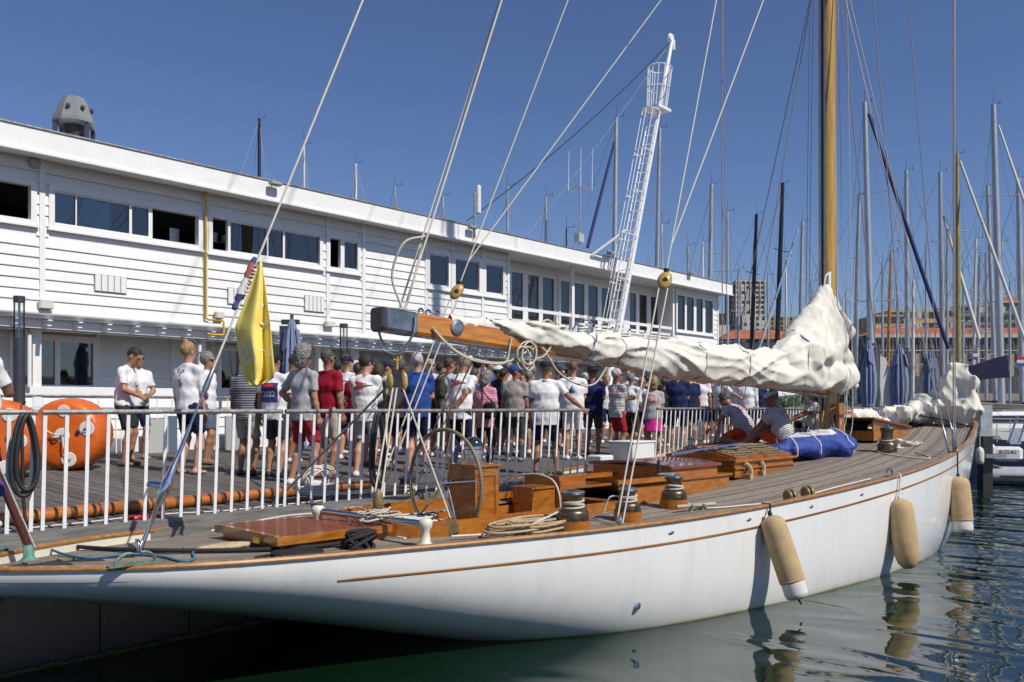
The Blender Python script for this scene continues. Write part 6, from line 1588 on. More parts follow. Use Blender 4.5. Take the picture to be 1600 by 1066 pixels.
# ================================================================ HARBOUR: moored boats
def hull_mesh(L_, Bm, fb, mb, c, hd, n_=12):
    X = Vector((math.cos(hd), math.sin(hd), 0)); Y = Vector((-X.y, X.x, 0)); rings = []
    for i in range(n_ + 1):
        t = i / n_; b_ = Bm / 2 * (math.sin(math.pi * (.22 + .78 * (1 - t))) ** .75 if t > 0 else .62); b_ = Bm / 2 * max(.02, (1 - max(0, (t - .35) / .65) ** 2.2)) * (.78 + .22 * min(1, t / .35)); f_ = fb * (.9 + .35 * t * t)
        p = c + X * (L_ * (t - .5)); rings.append([p + Y * b_ + UP * f_, p + Y * b_ * .93 + UP * f_ * .4, p + Y * b_ * .7 - UP * .2, p - Y * b_ * .7 - UP * .2, p - Y * b_ * .93 + UP * f_ * .4, p - Y * b_ + UP * f_])
    mb.loft(rings)
    return X, Y
HULLS = [M('far_hull_white', (.70, .70, .68), .25), M('far_hull_navy', (.02, .03, .08), .2), M('far_hull_grey', (.40, .42, .44), .3)]
DECKW = M('far_deck', (.62, .60, .55), .6)
MCOL = {'s': M('anodised_mast', (.42, .45, .48), .4, metal=.5, var=.06, vs=2), 'w': M('white_mast', (.66, .67, .68), .4), 'k': M('black_mast', (.015, .015, .018), .35),
        'o': M('olive_wood_mast', (.28, .24, .09), .5, var=.2, vs=3), 'v': M('orange_wood_mast', (.42, .20, .05), .4, var=.2, vs=3)}
COVER = [M('navy_sail_cover', (.008, .010, .045), .9, var=.2, vs=4), M('tan_sail_cover', (.38, .33, .22), .8), M('blue_sail_cover_far', (.03, .10, .30), .8), M('white_sail_cover', (.66, .66, .63), .8)]
nboat = [0]
def sailboat(px, pyt, dia, col, pxb=None, Ht=16.0, hd=None, furl=None, cover=0, sp=2, hc=0, label='', boom=True, stays=True):
    D_ = FPX * (Ht - CZ) / (HORI - pyt); pxb = px if pxb is None else pxb
    base = at_depth(pxb, HORI, D_); base.z = 0; top = at_depth(px, pyt, D_)
    rs = random.Random(int(px * 7 + pyt)); hd = rs.choice([1.1, 1.5, 4.4, 4.7, .3]) if hd is None else hd
    t = thing('sailboat', label, 'sailboat', base, group='sailing boats moored in the harbour'); nboat[0] += 1
    Lh = Ht * .72; X = Vector((math.cos(hd), math.sin(hd), 0)); c = base - X * Lh * .08
    mb = MB(); X, Y = hull_mesh(Lh, Lh * .3, 1.15, mb, c, hd); mb.build('hull', HULLS[hc], t, smooth=False)
    mb = MB(); mb.rbox(c + UP * 1.35, (Lh * .38, Lh * .17, .5), .15, X, Y); mb.build('cabin', DECKW, t)
    r_ = dia * D_ / FPX / 2
    mb = MB(); f_ = base + UP * 1.2; mb.tube([f_, f_.lerp(top, .6), top], [r_, r_ * .98, r_ * .72], 8); mb.build('mast', MCOL[col], t, smooth=True)
    wr = .0016 * D_ * .33
    wr = min(max(.006, D_ * .00022), .02)
    for k in range(sp):
        h = (k + 1) / (sp + 1) + .05; q = f_.lerp(top, h); w = Lh * (.105 - .02 * k); mb = MB(); mb.tube([q - Y * w + X * -.15, q, q + Y * w + X * -.15], .03, 4); mb.build('spreader', MCOL[col if col in 'sk' else 's'], t)
    if stays:
        for sg in (-1, 1):
            mb = MB(); mb.tube([c + Y * sg * Lh * .145 + UP * 1.2, f_.lerp(top, .38) + Y * sg * Lh * .105, top], wr, 3); mb.build('shroud', WIRE, t)
        mb = MB(); mb.tube([c - X * Lh * .48 + UP * 1.2, top], wr, 3); mb.build('backstay', WIRE, t)
    bowp = c + X * Lh * .49 + UP * 1.4
    if furl is None:
        mb = MB(); mb.tube([bowp, f_.lerp(top, .97)], wr * 1.2, 3); mb.build('forestay', WIRE, t)
    else:
        a, b_, m_, w_ = furl; p0 = at_depth(a[0], a[1], D_ - 1); p1 = at_depth(b_[0], b_[1], D_ - 3)
        mb = MB(); mb.tube([p0, p0.lerp(p1, .5), p1], [w_ * .7 * D_ / FPX / 2, w_ * D_ / FPX / 2, w_ * D_ / FPX / 2], 7); mb.build('furled_sail', m_, t, smooth=True)
    if boom:
        q = f_ + UP * .9; e_ = q - X * Lh * .36 + UP * .1; mb = MB(); mb.tube([q, e_], .07, 5); mb.build('boom', MCOL['s'], t)
        mb = MB(); mb.tube([q + UP * .45, q.lerp(e_, .3) + UP * .25, e_ + UP * .12], [.22, .2, .09], 7); mb.build('sail_cover', COVER[cover], t, smooth=True)
    mb = MB(); mb.tube([top, top + UP * .75], .012, 3); mb.tube([top + UP * .02, top + R3 * .42 + UP * .10], .014, 3); mb.tube([top + R3 * .42 + UP * .05, top + R3 * .42 + UP * .28], .02, 3); mb.build('wind_vane', BLACK, t)
    return t, D_, f_, top
NAVYF = M('navy_furled_sail', (.02, .025, .11), .8); WHF = M('white_furled_sail', (.60, .60, .58), .7); BLF = M('blue_white_furl', (.06, .15, .36), .7, col2=(.4, .45, .5), vs=2)
B = sailboat
B(405, 186, 6, 'k', Ht=22, label='black masted sailboat whose mast tip shows over the kitchen end of the clubhouse roof')
B(475, 226, 4, 'w', Ht=20, label='white masted sailboat whose thin mast shows just left of the backstay over the roof')
B(556, 256, 5, 'w', Ht=18, label='sailboat with a short white mast tip over the roof, right of the backstay')
B(617, 291, 4, 's', Ht=16, label='sailboat mast tip with radar bracket over the roof, left of the topping lifts')
B(692, 306, 5, 's', Ht=15, label='sailboat mast tip with windvane just left of the white panel aerial')
B(793, 291, 5, 's', Ht=17, label='sailboat mast over the roof between the panel aerial and the small windows')
B(853, 307, 5, 's', Ht=16, label='sailboat mast over the roof left of the whip aerials')
B(885, 357, 3, 'k', Ht=12, label='short dark mast over the roof, beside the whip aerials')
B(963, 184, 8, 's', pxb=957, Ht=20, furl=((960, 222), (918, 387), NAVYF, 5), label='tall grey mast with a dark blue rolled sail, left of the lattice mast')
B(1031, 200, 7, 's', pxb=1021, Ht=20, label='tall grey mast directly right of the lattice mast')
B(1034, 350, 3, 'w', pxb=1038, Ht=13, label='thin white mast low over the roof right of the lattice mast')
B(1112, 288, 8, 's', pxb=1106, Ht=17, label='thick grey mast over the right end of the clubhouse roof')
B(1075, 384, 4, 's', Ht=13, label='small grey mast over the roof beneath the right wooden block')
B(1098, 379, 4, 'w', Ht=13, label='small white mast over the roof left of the thick grey mast')
B(1182, 335, 7, 'k', pxb=1170, Ht=17, label='black mast in front of the tower block')
B(1223, 286, 8, 'k', pxb=1210, Ht=19, label='taller black mast right of the tower block')
B(1254, 346, 7, 's', pxb=1248, Ht=16, furl=((1247, 358), (1186, 545), BLF, 4), label='grey mast with a blue and white rolled headsail')
B(1228, 402, 4, 'w', Ht=14, label='thin white mast between the two black masts')
B(1154, 420, 4, 's', Ht=14, label='small grey mast in front of the tower block edge')
B(1343, 303, 8, 's', pxb=1334, Ht=17, cover=1, label='grey mast with a single crosstree immediately right of the tall varnished mast')
B(1351, 160, 10, 's', pxb=1364, Ht=21, furl=((1357, 178), (1482, 545), NAVYF, 6), label='tall grey mast carrying a long navy rolled headsail')
B(1392, 394, 5, 'v', pxb=1385, Ht=12, cover=1, label='orange varnished wooden mast between the first two parasols')
B(1416, 266, 8, 's', pxb=1419, Ht=18, label='grey mast above the middle parasol')
B(1427, 437, 5, 'w', pxb=1426, Ht=12, label='short white mast right of the middle parasol')
B(1469, 268, 8, 's', pxb=1474, Ht=18, cover=0, label='grey mast rising above the bow headsail, left of the olive one')
B(1495, 241, 9, 'o', pxb=1498, Ht=18, cover=1, furl=((1500, 252), (1606, 545), WHF, 5), label='olive coloured wooden mast with a white rolled headsail')
B(1525, 373, 5, 'w', pxb=1519, Ht=13, label='thin white mast right of the olive mast')
B(1531, 400, 5, 's', pxb=1526, Ht=13, label='thin grey mast right of the olive mast, second of three')
B(1541, 396, 5, 's', pxb=1541, Ht=13, label='thin grey mast right of the olive mast, third of three')
B(1543, 290, 7, 's', pxb=1557, Ht=17, label='grey mast leaning in front of the tallest mast at the right')
B(1552, 164, 11, 's', pxb=1566, Ht=21, furl=((1560, 196), (1612, 350), WHF, 4), cover=0, hd=3.6, label='tallest grey mast at the right edge')
B(1591, 278, 9, 's', pxb=1598, Ht=18, cover=2, label='grey mast cut by the right edge of the picture')
B(1565, 378, 5, 's', Ht=13, label='small grey mast between the tallest mast and the right edge')
B(1480, 355, 5, 's', Ht=14, furl=((1474, 338), (1530, 530), WHF, 5), label='small grey mast with a slanting white rolled sail behind the bow')
B(1379, 410, 4, 's', Ht=13, cover=3, label='small grey mast between the first parasol and the orange mast')
B(1447, 380, 4, 's', Ht=14, label='small grey mast left of the third parasol')
B(1137, 330, 4, 's', Ht=16, label='thin grey mast just past the end of the clubhouse')
B(1284, 380, 4, 's', Ht=14, label='thin grey mast hidden behind the sail pile')
for px, py, lb in ((1200, 430, 'low grey mast right of the tower block, small'), (1268, 440, 'low grey mast left of the sail peak'), (1322, 455, 'low grey mast hard by the varnished mast'), (1365, 470, 'low grey mast above the first parasol'), (1402, 455, 'low grey mast above the second parasol'), (1505, 420, 'low grey mast behind the olive mast'), (1578, 440, 'low grey mast near the right edge')):
    B(px, py, 4, 's', Ht=13, label=lb, cover=int(px) % 4)
# moored motor boats and hulls beyond the bow
def motorboat(px, D_, L_, hd, hc, label, cab=True):
    c = at_depth(px, HORI, D_); c.z = 0; t = thing('motorboat', label, 'motorboat', c, group='motor boats moored beyond the bow')
    mb = MB(); X, Y = hull_mesh(L_, L_ * .32, 1.1, mb, c, hd); mb.build('hull', HULLS[hc], t)
    if cab:
        mb = MB(); mb.rbox(c + UP * 1.6, (L_ * .4, L_ * .22, .9), .2, X, Y); mb.build('cabin', HULLS[0], t)
        mb = MB(); mb.box(c + UP * 1.72, (L_ * .405, L_ * .224, .3), X, Y); mb.build('cabin_window', M('dark_boat_glass', (.02, .025, .03), .1), t)
    mb = MB()
    for k in range(6):
        p = c + X * L_ * (-.4 + .16 * k) + Y * L_ * .14 + UP * 1.1; mb.tube([p, p + UP * .6], .02, 4)
    mb.tube([c + X * L_ * -.4 + Y * L_ * .14 + UP * 1.7, c + X * L_ * .45 + Y * L_ * .1 + UP * 1.75], .02, 4); mb.build('guard_rail', CHROME, t, kind='stuff')
motorboat(1560, 42, 10, 2.6, 0, 'white motor boat with a long low cabin near the right edge')
motorboat(1590, 30, 7, 2.5, 1, 'dark hulled boat moored right of the pontoon finger', cab=False)
motorboat(1440, 60, 9, 2.8, 0, 'white motor boat behind the third parasol')
motorboat(1340, 60, 9, 2.4, 0, 'white motor boat right behind the mast')
motorboat(1290, 55, 9, 2.9, 0, 'white motor boat left of the mast, beyond the railing')
motorboat(1390, 75, 9, 2.9, 2, 'pale grey motor boat behind the parasols')
motorboat(1180, 58, 9, 2.9, 0, 'white motor boat behind the sailor in the cap')
motorboat(1615, 55, 11, 2.9, 0, 'large white motor boat at the right edge')
# navy boom cover and flags in the distance
mb = MB(); D_ = 34; pts = [at_depth(1505, 582, D_), at_depth(1520, 572, D_), at_depth(1556, 560, D_), at_depth(1572, 556, D_), at_depth(1578, 590, D_), at_depth(1545, 592, D_), at_depth(1505, 598, D_)]
mb.prism(pts, F3 * .3); mb.build('boom_cover', COVER[0], None, label='navy canvas cover over a boom, in front of the tallest mast', cat='sail cover')
for px, py, lab in ((1597, 565, 'red white and blue flag at the right edge'), (1524, 555, 'small red and white flag among the masts')):
    t = thing('small_flag', lab, 'flag', at_depth(px, py, 40)); w = .5 if px > 1590 else .22
    mb = MB(); mb.tube([at_depth(px + 6, py + 50, 40), at_depth(px + 4, py - 12, 40)], .02, 4); mb.build('staff', WHITEMETAL, t)
    for k, cc in enumerate((M('flag_red', (.45, .03, .05), .8), M('flag_pale', (.6, .6, .62), .8), M('flag_blue', (.05, .07, .3), .8))):
        mb = MB(); mb.box(at_depth(px, py + k * 5 - 5, 40), (w, .03, .15), R3, F3); mb.build('flag_stripe', cc, t)
# pontoon finger, fenders and inflatable by the bow
f0 = at_depth(1538, HORI, 23.5)
fg = thing('mooring_post', 'pale blue grey mooring post with a fender, right beside the yacht bow', 'post', (f0.x, f0.y, 0))
mb = MB(); mb.box(Vector((f0.x, f0.y, 1.9)), (.32, .22, .85), R3, F3); mb.build('post_panel', M('pale_blue_grey_paint', (.38, .42, .46), .6, var=.2, vs=5), fg)
mb = MB(); mb.box(Vector((f0.x, f0.y, .5)) + R3 * .02, (.26, .3, 1.95), R3, F3); mb.build('pile', WALLM, fg)
mb = MB(); mb.box(Vector((f0.x, f0.y, .95)) + R3 * .1 - F3 * .2, (.55, .4, .1), R3, F3); mb.build('bracket', STEEL, fg)
for px, py, D_ in ((1531, 712, 22), (1550, 706, 25)):
    c = at_depth(px, py, D_); mb = MB(); mb.lathe(c - UP * .2, [(.05, -.02), (.09, .02), (.1, .1), (.1, .3), (.08, .37), (.03, .42)], n=14); mb.tube([c + UP * .2, c + UP * .6], .01, 4)
    mb.build('far_fender', M('off_white_fender', (.62, .60, .54), .5), None, smooth=True, label='small off-white fender hanging ' + ('under the mooring post' if px < 1540 else 'right of the mooring post'), cat='fender')
dc = at_depth(1590, HORI, 25.5); dc.z = 0
dg = thing('inflatable_dinghy', 'grey inflatable dinghy with a white outboard engine cover at the right edge', 'dinghy', dc)
X = (R3 * .96 - F3 * .28).normalized(); Y = Vector((-X.y, X.x, 0))
for sg in (-1, 1):
    mb = MB(); mb.tube(catmull([dc - X * .85 + Y * sg * .5 + UP * .26, dc - X * .7 + Y * sg * .52 + UP * .27, dc + X * .8 + Y * sg * .52 + UP * .28, dc + X * 1.9 + Y * sg * .35 + UP * .36, dc + X * 2.3 + UP * .42], 5), [.10] + [.2] * 20, 14); mb.build('tube', M('grey_pvc', (.36, .38, .42), .5, var=.1), dg, smooth=True)
    mb = MB(); mb.tube([dc - X * .6 + Y * sg * .72 + UP * .27, dc + X * 1.2 + Y * sg * .72 + UP * .28], .035, 6); mb.build('rubbing_strip', DARKMETAL, dg)
mb = MB(); mb.box(dc + X * .4 + UP * .15, (2.3, .9, .06), X, Y); mb.box(dc - X * .55 + UP * .35, (.05, .8, .35), X, Y); mb.build('floorboard', GREYP, dg)
eng = thing('outboard_engine', 'white outboard engine on the boat beside the grey dinghy', 'outboard engine', dc - X * .1 + Y * 1.3)
ec = dc + X * .0 + Y * 1.3
mb = MB(); mb.rbox(ec + UP * .82 , (.9, .45, .45), .12, X, Y); mb.build('cowl', M('engine_white', (.72, .72, .70), .3), eng)
mb = MB(); mb.box(ec + UP * .35, (.2, .15, .7), X, Y); mb.build('engine_leg', DARKMETAL, eng)
def text_mesh(txt, size, depth=.002):
    cu = bpy.data.curves.new('t', 'FONT'); cu.body = txt; cu.size = size; cu.align_x = 'CENTER'; cu.align_y = 'CENTER'; cu.extrude = depth; cu.resolution_u = 3
    o = bpy.data.objects.new('t', cu); COL.objects.link(o); dg_ = bpy.context.evaluated_depsgraph_get(); me = bpy.data.meshes.new_from_object(o.evaluated_get(dg_)); bpy.data.objects.remove(o); bpy.data.curves.remove(cu)
    return me
def place_text(txt, size, c, X, Y, mat, parent):
    me = text_mesh(txt, size); Z = Vector(X).cross(Vector(Y)); 
    M4 = Matrix((X, Y, Z)).transposed()
    for v in me.vertices: v.co = M4 @ v.co
    me.materials.clear(); me.materials.append(mat); return link('lettering', me, parent, c)
place_text('SUZUKI', .14, ec + UP * .88 - Y * .23, X, UP, M('ink', (.03, .03, .035), .5), eng)
# chromed passerelle leg
mb = MB(); a = at_depth(1575, 692, 24); b_ = at_depth(1590, 650, 24)
for o_ in (0, .28): mb.tube([a + R3 * o_, b_ + R3 * o_], .03, 6)
mb.box(a.lerp(b_, .25) + R3 * .14, (.3, .03, .45), R3, F3); mb.build('boarding_ladder', CHROME, None, label='chromed boarding ladder above the grey dinghy', cat='ladder')
# upturned white sail board / dinghy hull among the parasols
mb = MB(); D_ = 26; pl = [(1371, 634), (1371, 570), (1375, 556), (1384, 560), (1394, 585), (1396, 610), (1394, 634)]
mb.prism([at_depth(a, b_, D_) for a, b_ in pl], F3 * .25); mb.build('upright_dinghy', M('dinghy_white', (.62, .62, .60), .4), None, label='white dinghy hull stood on end between the first two parasols', cat='dinghy')

# ================================================================ FAR QUAY AND TOWN
STONE = M('ochre_stone', (.36, .29, .17), .85, var=.12, vs=.15); YEL = M('yellow_render', (.50, .39, .15), .85, var=.1, vs=.1); TILE = M('terracotta_roof', (.36, .115, .05), .85, var=.2, vs=.3)
CONC = M('pale_concrete', (.55, .52, .46), .85, var=.08, vs=.2); BRN = M('brown_grey_render', (.23, .20, .16), .85, var=.12, vs=.1); DG = M('far_window_dark', (.03, .035, .045), .3); SHUT = M('far_window_pale', (.45, .47, .48), .5)
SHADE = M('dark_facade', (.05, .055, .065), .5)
mb = MB(); q0 = at_depth(1000, HORI, 120); mb.box(at_depth(1500, HORI, 190) - UP * (CZ - .3), (420, 60, 1.6), R3, F3); mb.build('quay', M('quay_stone', (.28, .26, .22), .85, var=.1, vs=.3), kind='structure')
def block(px0, px1, pyt, D_, depth, mat, label, roof=None, rows=0, cols=0, win=(1.2, 1.5), wmat=None, pyb=None, name='apartment_building', top=.08, bot=.1, rh=3, gmin=0, side_win=0, floorband=None):
    a = at_depth(px0, HORI, D_); b_ = at_depth(px1, HORI, D_); W_ = (b_ - a).length; Zt = CZ + (HORI - pyt) * D_ / FPX; c = (a + b_) / 2 + F3 * depth / 2; c.z = 0
    t = thing(name, label, 'building', c, group=None)
    mb = MB(); mb.box(c + UP * (Zt / 2), (W_, depth, Zt), R3, F3); mb.build('wall', mat, t)
    if roof is not None:
        mb = MB(); z1_ = Zt + rh; o_ = .6
        v = [c + R3 * s * (W_ / 2 + o_) + F3 * f * (depth / 2 + o_) for s, f in ((-1, -1), (1, -1), (1, 1), (-1, 1))]; v = [Vector((p.x, p.y, Zt)) for p in v]
        ri = [c - R3 * (W_ / 2 - depth * .3), c + R3 * (W_ / 2 - depth * .3)]; ri = [Vector((p.x, p.y, z1_)) for p in ri]
        mb.add(v + ri, [(0, 1, 5, 4), (2, 3, 4, 5), (1, 2, 5), (3, 0, 4), (3, 2, 1, 0)]); mb.build('roof', roof, t)
    if rows and cols:
        zb = 0 if pyb is None else CZ + (HORI - pyb) * D_ / FPX; hgt = Zt - zb; wm = None; rs = random.Random(int(px0)); ms = {}
        for i in range(rows):
            for j in range(cols):
                x_ = -W_ / 2 + W_ * (j + .5) / cols; z_ = zb + hgt * (i + .5) / rows; m_ = wmat or rs.choice([DG, DG, DG, SHUT])
                if m_.name not in ms:
                    q = MB(); p0 = c - F3 * (depth / 2 + .02) + R3 * x_ + UP * z_; q.box(p0, (win[0], .12, win[1]), R3, F3); o = q.build('window', m_, t, origin=p0); ms[m_.name] = o.data
                else: link('window', ms[m_.name], t, c - F3 * (depth / 2 + .02) + R3 * x_ + UP * z_)
    return t, c, W_, Zt
# tower block: lit front and shaded side
tw, tc_, W_, Zt = block(1150, 1195, 438, 520, 10, CONC, 'tall pale concrete tower block above the harbour', rows=12, cols=6, win=(1.9, 1.7), pyb=530)
for j in range(7):
    mb = MB(); mb.box(tc_ - F3 * 5.2 + R3 * (-W_ / 2 + W_ * j / 6) + UP * (Zt / 2 + 10), (.5, .5, Zt - 22), R3, F3); mb.build('rib', CONC, tw)
mb = MB(); mb.box(tc_ - R3 * (W_ / 2 + 2.2) + F3 * 1.5 + UP * Zt / 2 - UP * 1, (4.4, 7, Zt - 2), R3, F3); mb.build('side_wing', M('shaded_concrete', (.36, .33, .28), .85), tw)  # shade of this side is put into a darker concrete colour
for i in range(12):
    mb = MB(); mb.box(tc_ - R3 * (W_ / 2 + 2.2) - F3 * 2.1 + UP * (Zt - 4 - i * 3), (3.2, .2, 1.1), R3, F3); mb.build('side_window', DG, tw)
block(1196, 1262, 495, 430, 14, STONE, 'pale stone building right of the tower block', rows=5, cols=9, win=(1.1, 1.6), pyb=530)
block(1160, 1198, 493, 425, 12, CONC, 'pale cream building at the foot of the tower block', rows=4, cols=4, win=(1.5, 1.6), pyb=530)
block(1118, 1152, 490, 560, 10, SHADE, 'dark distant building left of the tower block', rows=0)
block(1100, 1140, 508, 300, 10, CONC, 'low pale building at the end of the clubhouse', rows=3, cols=5)
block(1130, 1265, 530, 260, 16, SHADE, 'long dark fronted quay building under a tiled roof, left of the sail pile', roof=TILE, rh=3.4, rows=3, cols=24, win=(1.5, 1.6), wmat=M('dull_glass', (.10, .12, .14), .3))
block(1325, 1365, 506, 330, 14, BRN, 'brown grey block right of the mast', rows=4, cols=6, win=(1.6, 1.4), pyb=560)
block(1312, 1360, 528, 240, 10, STONE, 'ochre stone quay building right of the mast', roof=TILE, rh=1.2, rows=5, cols=6, win=(1.3, 2.0), pyb=605)
block(1368, 1412, 492, 300, 16, YEL, 'yellow building left of the centre, with square windows', rows=3, cols=5, win=(2.0, 2.4), pyb=540)
block(1392, 1470, 484, 305, 16, YEL, 'taller yellow building with a flat roof among the masts', rows=3, cols=8, win=(1.8, 2.2), pyb=535)
block(1470, 1500, 481, 310, 16, STONE, 'ochre building behind the olive mast', rows=3, cols=4, win=(1.8, 2.0), pyb=535)
block(1500, 1570, 477, 320, 20, BRN, 'large brown grey building with a lower front behind the masts', rows=3, cols=7, win=(3, 2.0), pyb=520)
block(1568, 1640, 474, 330, 20, BRN, 'brown building under a tiled roof at the right edge', roof=TILE, rh=3.6, rows=4, cols=7, win=(1.6, 2.0), pyb=530)
# long arcaded port building
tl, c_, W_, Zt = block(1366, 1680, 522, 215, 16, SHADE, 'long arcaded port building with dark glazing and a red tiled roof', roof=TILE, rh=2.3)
for j in range(17):
    mb = MB(); mb.box(c_ - F3 * 8.4 + R3 * (-W_ / 2 + 1.5 + (W_ - 3) * j / 16) + UP * (Zt * .38), (1.0, .8, Zt * .76), R3, F3); mb.build('stone_pier', STONE, tl)
for i in range(5):
    mb = MB(); mb.box(c_ - F3 * 8.15 + UP * (Zt * (.12 + .17 * i)), (W_, .2, .22), R3, F3); mb.build('glazing_bar', SHUT, tl)
for j in range(60):
    mb = MB(); mb.box(c_ - F3 * 8.12 + R3 * (-W_ / 2 + W_ * (j + .5) / 60) + UP * (Zt * .45), (.12, .12, Zt * .85), R3, F3); mb.build('glazing_post', M('dull_frame', (.22, .22, .22), .6), tl)
mb = MB(); mb.box(c_ - F3 * 8.5 + UP * (Zt - .5), (W_ + 1, 1.2, .9), R3, F3); mb.build('eaves_band', M('pale_eaves', (.5, .47, .4), .8), tl)
block(1366, 1680, 588, 190, 6, SHADE, 'low dark row of quay shops behind the moored boats', rows=1, cols=30, win=(1.6, 1.6), wmat=M('shop_front', (.26, .22, .17), .6))
# dark far hill behind the town
mb = MB(); pts = []
for i in range(41):
    px = 900 + i * 25; h = 26 + 14 * math.sin(i * .5) * math.sin(i * .17 + 1) + 3 * math.sin(i * 2.1); p = at_depth(px, HORI, 1500); pts.append((p, h * 3.2))
rings = [[Vector((p.x, p.y, -1)), Vector((p.x, p.y, 0)) - F3 * 60 + UP * h * .6, Vector((p.x, p.y, h)), Vector((p.x, p.y, -1)) + F3 * 400] for p, h in pts]
mb.loft(rings); mb.build('hills', M('hazy_hill', (.13, .15, .17), .95, var=.2, vs=.01), kind='structure', smooth=True)
# ================================================================ PEOPLE
SKINS = {}
def skin(k):
    tones = {'l': (.50, .27, .185), 'm': (.40, .20, .125), 't': (.30, .14, .08), 'd': (.19, .085, .05)}
    return M('skin_' + k, tones[k], .5, var=.08, vs=12, sss=.05)
def cloth_m(name, col, **k): return M('cloth_' + name, col, .85, var=.06, vs=8, bump=.25, bs=30, spec=.25, **k)
C_ = dict(white=cloth_m('bright_white', (.74, .74, .76)), offw=cloth_m('off_white', (.62, .60, .55)), navy=cloth_m('dark_navy', (.012, .016, .055)), black=cloth_m('near_black', (.016, .016, .02)),
          dgrey=cloth_m('dark_grey', (.055, .055, .065)), grey=cloth_m('heather_grey', (.40, .40, .41)), lgrey=cloth_m('pale_grey_blue', (.46, .49, .54)), taupe=cloth_m('taupe', (.30, .28, .25)),
          beige=cloth_m('beige', (.44, .39, .31)), red=cloth_m('red', (.27, .006, .022)), redshort=cloth_m('brick_red', (.32, .016, .028)), orange=cloth_m('orange_red', (.62, .07, .02)), blue=cloth_m('royal_blue', (.02, .065, .27)),
          pink=cloth_m('hot_pink', (.62, .03, .27)), green=cloth_m('olive', (.045, .055, .035)), charcoal=cloth_m('charcoal', (.03, .03, .034)), slate=cloth_m('slate', (.10, .12, .17)), navypolo=cloth_m('navy_polo', (.014, .02, .075)))
C_['breton'] = stripe_mat('breton_stripes', (.68, .68, .68), (.02, .022, .04), .030, .36)
C_['greystripe'] = stripe_mat('grey_stripes', (.07, .075, .09), (.38, .38, .40), .034, .30)
C_['pinkstripe'] = stripe_mat('pink_streaks', (.66, .50, .54), (.55, .05, .16), .026, .52, wob=.018)
HAIR = {k: M('hair_' + k, c, .6, var=.45, vs=35, bump=1.0, bs=70) for k, c in dict(black=(.014, .011, .01), brown=(.05, .028, .015), grey=(.20, .19, .18), white=(.42, .41, .40), blond=(.30, .19, .08), lightbrown=(.13, .075, .035), dgrey=(.07, .065, .06)).items()}
SHOE = dict(white=M('white_shoe', (.62, .62, .62), .5), black=M('black_shoe', (.02, .02, .022), .5), tan=M('tan_shoe', (.20, .12, .06), .7), brown=M('brown_shoe', (.16, .07, .035), .6), pink=M('pink_shoe', (.5, .03, .12), .6), grey=M('grey_shoe', (.2, .2, .21), .6))
INKR = M('print_orange_red', (.62, .09, .03), .7); INKN = M('print_navy', (.015, .03, .14), .7); INKK = M('print_black', (.02, .02, .03), .7); INKC = M('print_crimson', (.50, .02, .05), .7); INKB = M('print_brown', (.14, .08, .045), .7); INKT = M('print_teal', (.03, .35, .28), .7); INKW = M('print_white', (.7, .7, .72), .7)
LENS = M('sunglass_lens', (.01, .01, .013), .1, coat=.6)

def ik(S, T, l1, l2, pole):
    d = T - S; L_ = min(d.length, (l1 + l2) * .995); d.normalize(); T = S + d * L_
    a = (l1 * l1 - l2 * l2 + L_ * L_) / (2 * L_); h = math.sqrt(max(0, l1 * l1 - a * a)); pv = pole - d * pole.dot(d)
    pv = pv.normalized() if pv.length > 1e-5 else d.orthogonal(); return S + d * a + pv * h, T
def tubes_np(mb): return mb
def hand_mesh(mb, wrist, fdir, pnorm, side, k, curl=.35):
    """palm with four fingers and a thumb; fdir = direction of the fingers, pnorm = palm side"""
    f = fdir.normalized(); p = (pnorm - f * pnorm.dot(f)); p = p.normalized() if p.length > 1e-4 else f.orthogonal().normalized(); w = f.cross(p) * side
    def sec(c, a, b): return [c + w * (a * math.cos(t)) + p * (b * math.sin(t)) for t in [2 * math.pi * i / 8 for i in range(8)]]
    W_ = wrist
    mb.loft([sec(W_ - f * .03 * k, .027 * k, .021 * k), sec(W_ + f * .02 * k, .032 * k, .018 * k), sec(W_ + f * .06 * k, .042 * k, .016 * k), sec(W_ + f * .09 * k, .040 * k, .013 * k)])
    for i, (off, ln) in enumerate(((.031, .068), (.010, .078), (-.011, .073), (-.031, .056))):
        b_ = W_ + f * (.085 - .006 * abs(i - 1.3)) * k + w * off * k; pts = [b_ - f * .012 * k]; d = (f + w * off * 1.6); a = 0
        for q in range(3):
            a += curl * (.7 + .3 * q); dd = (d * math.cos(a) + p * math.sin(a)).normalized(); pts.append(pts[-1] + dd * ln * k * (.46, .32, .22)[q] * 1.1)
        mb.tube(pts, [.0098 * k, .0092 * k, .0082 * k, .0060 * k], 5)
    b_ = W_ + f * .022 * k + w * .026 * k; d = (f * .75 + w * .75 + p * .25).normalized(); m_ = b_ + d * .042 * k
    mb.tube([b_ - d * .01 * k, m_, m_ + (f * .9 + w * .25 + p * .35).normalized() * .036 * k], [.0125 * k, .0105 * k, .0075 * k], 5)

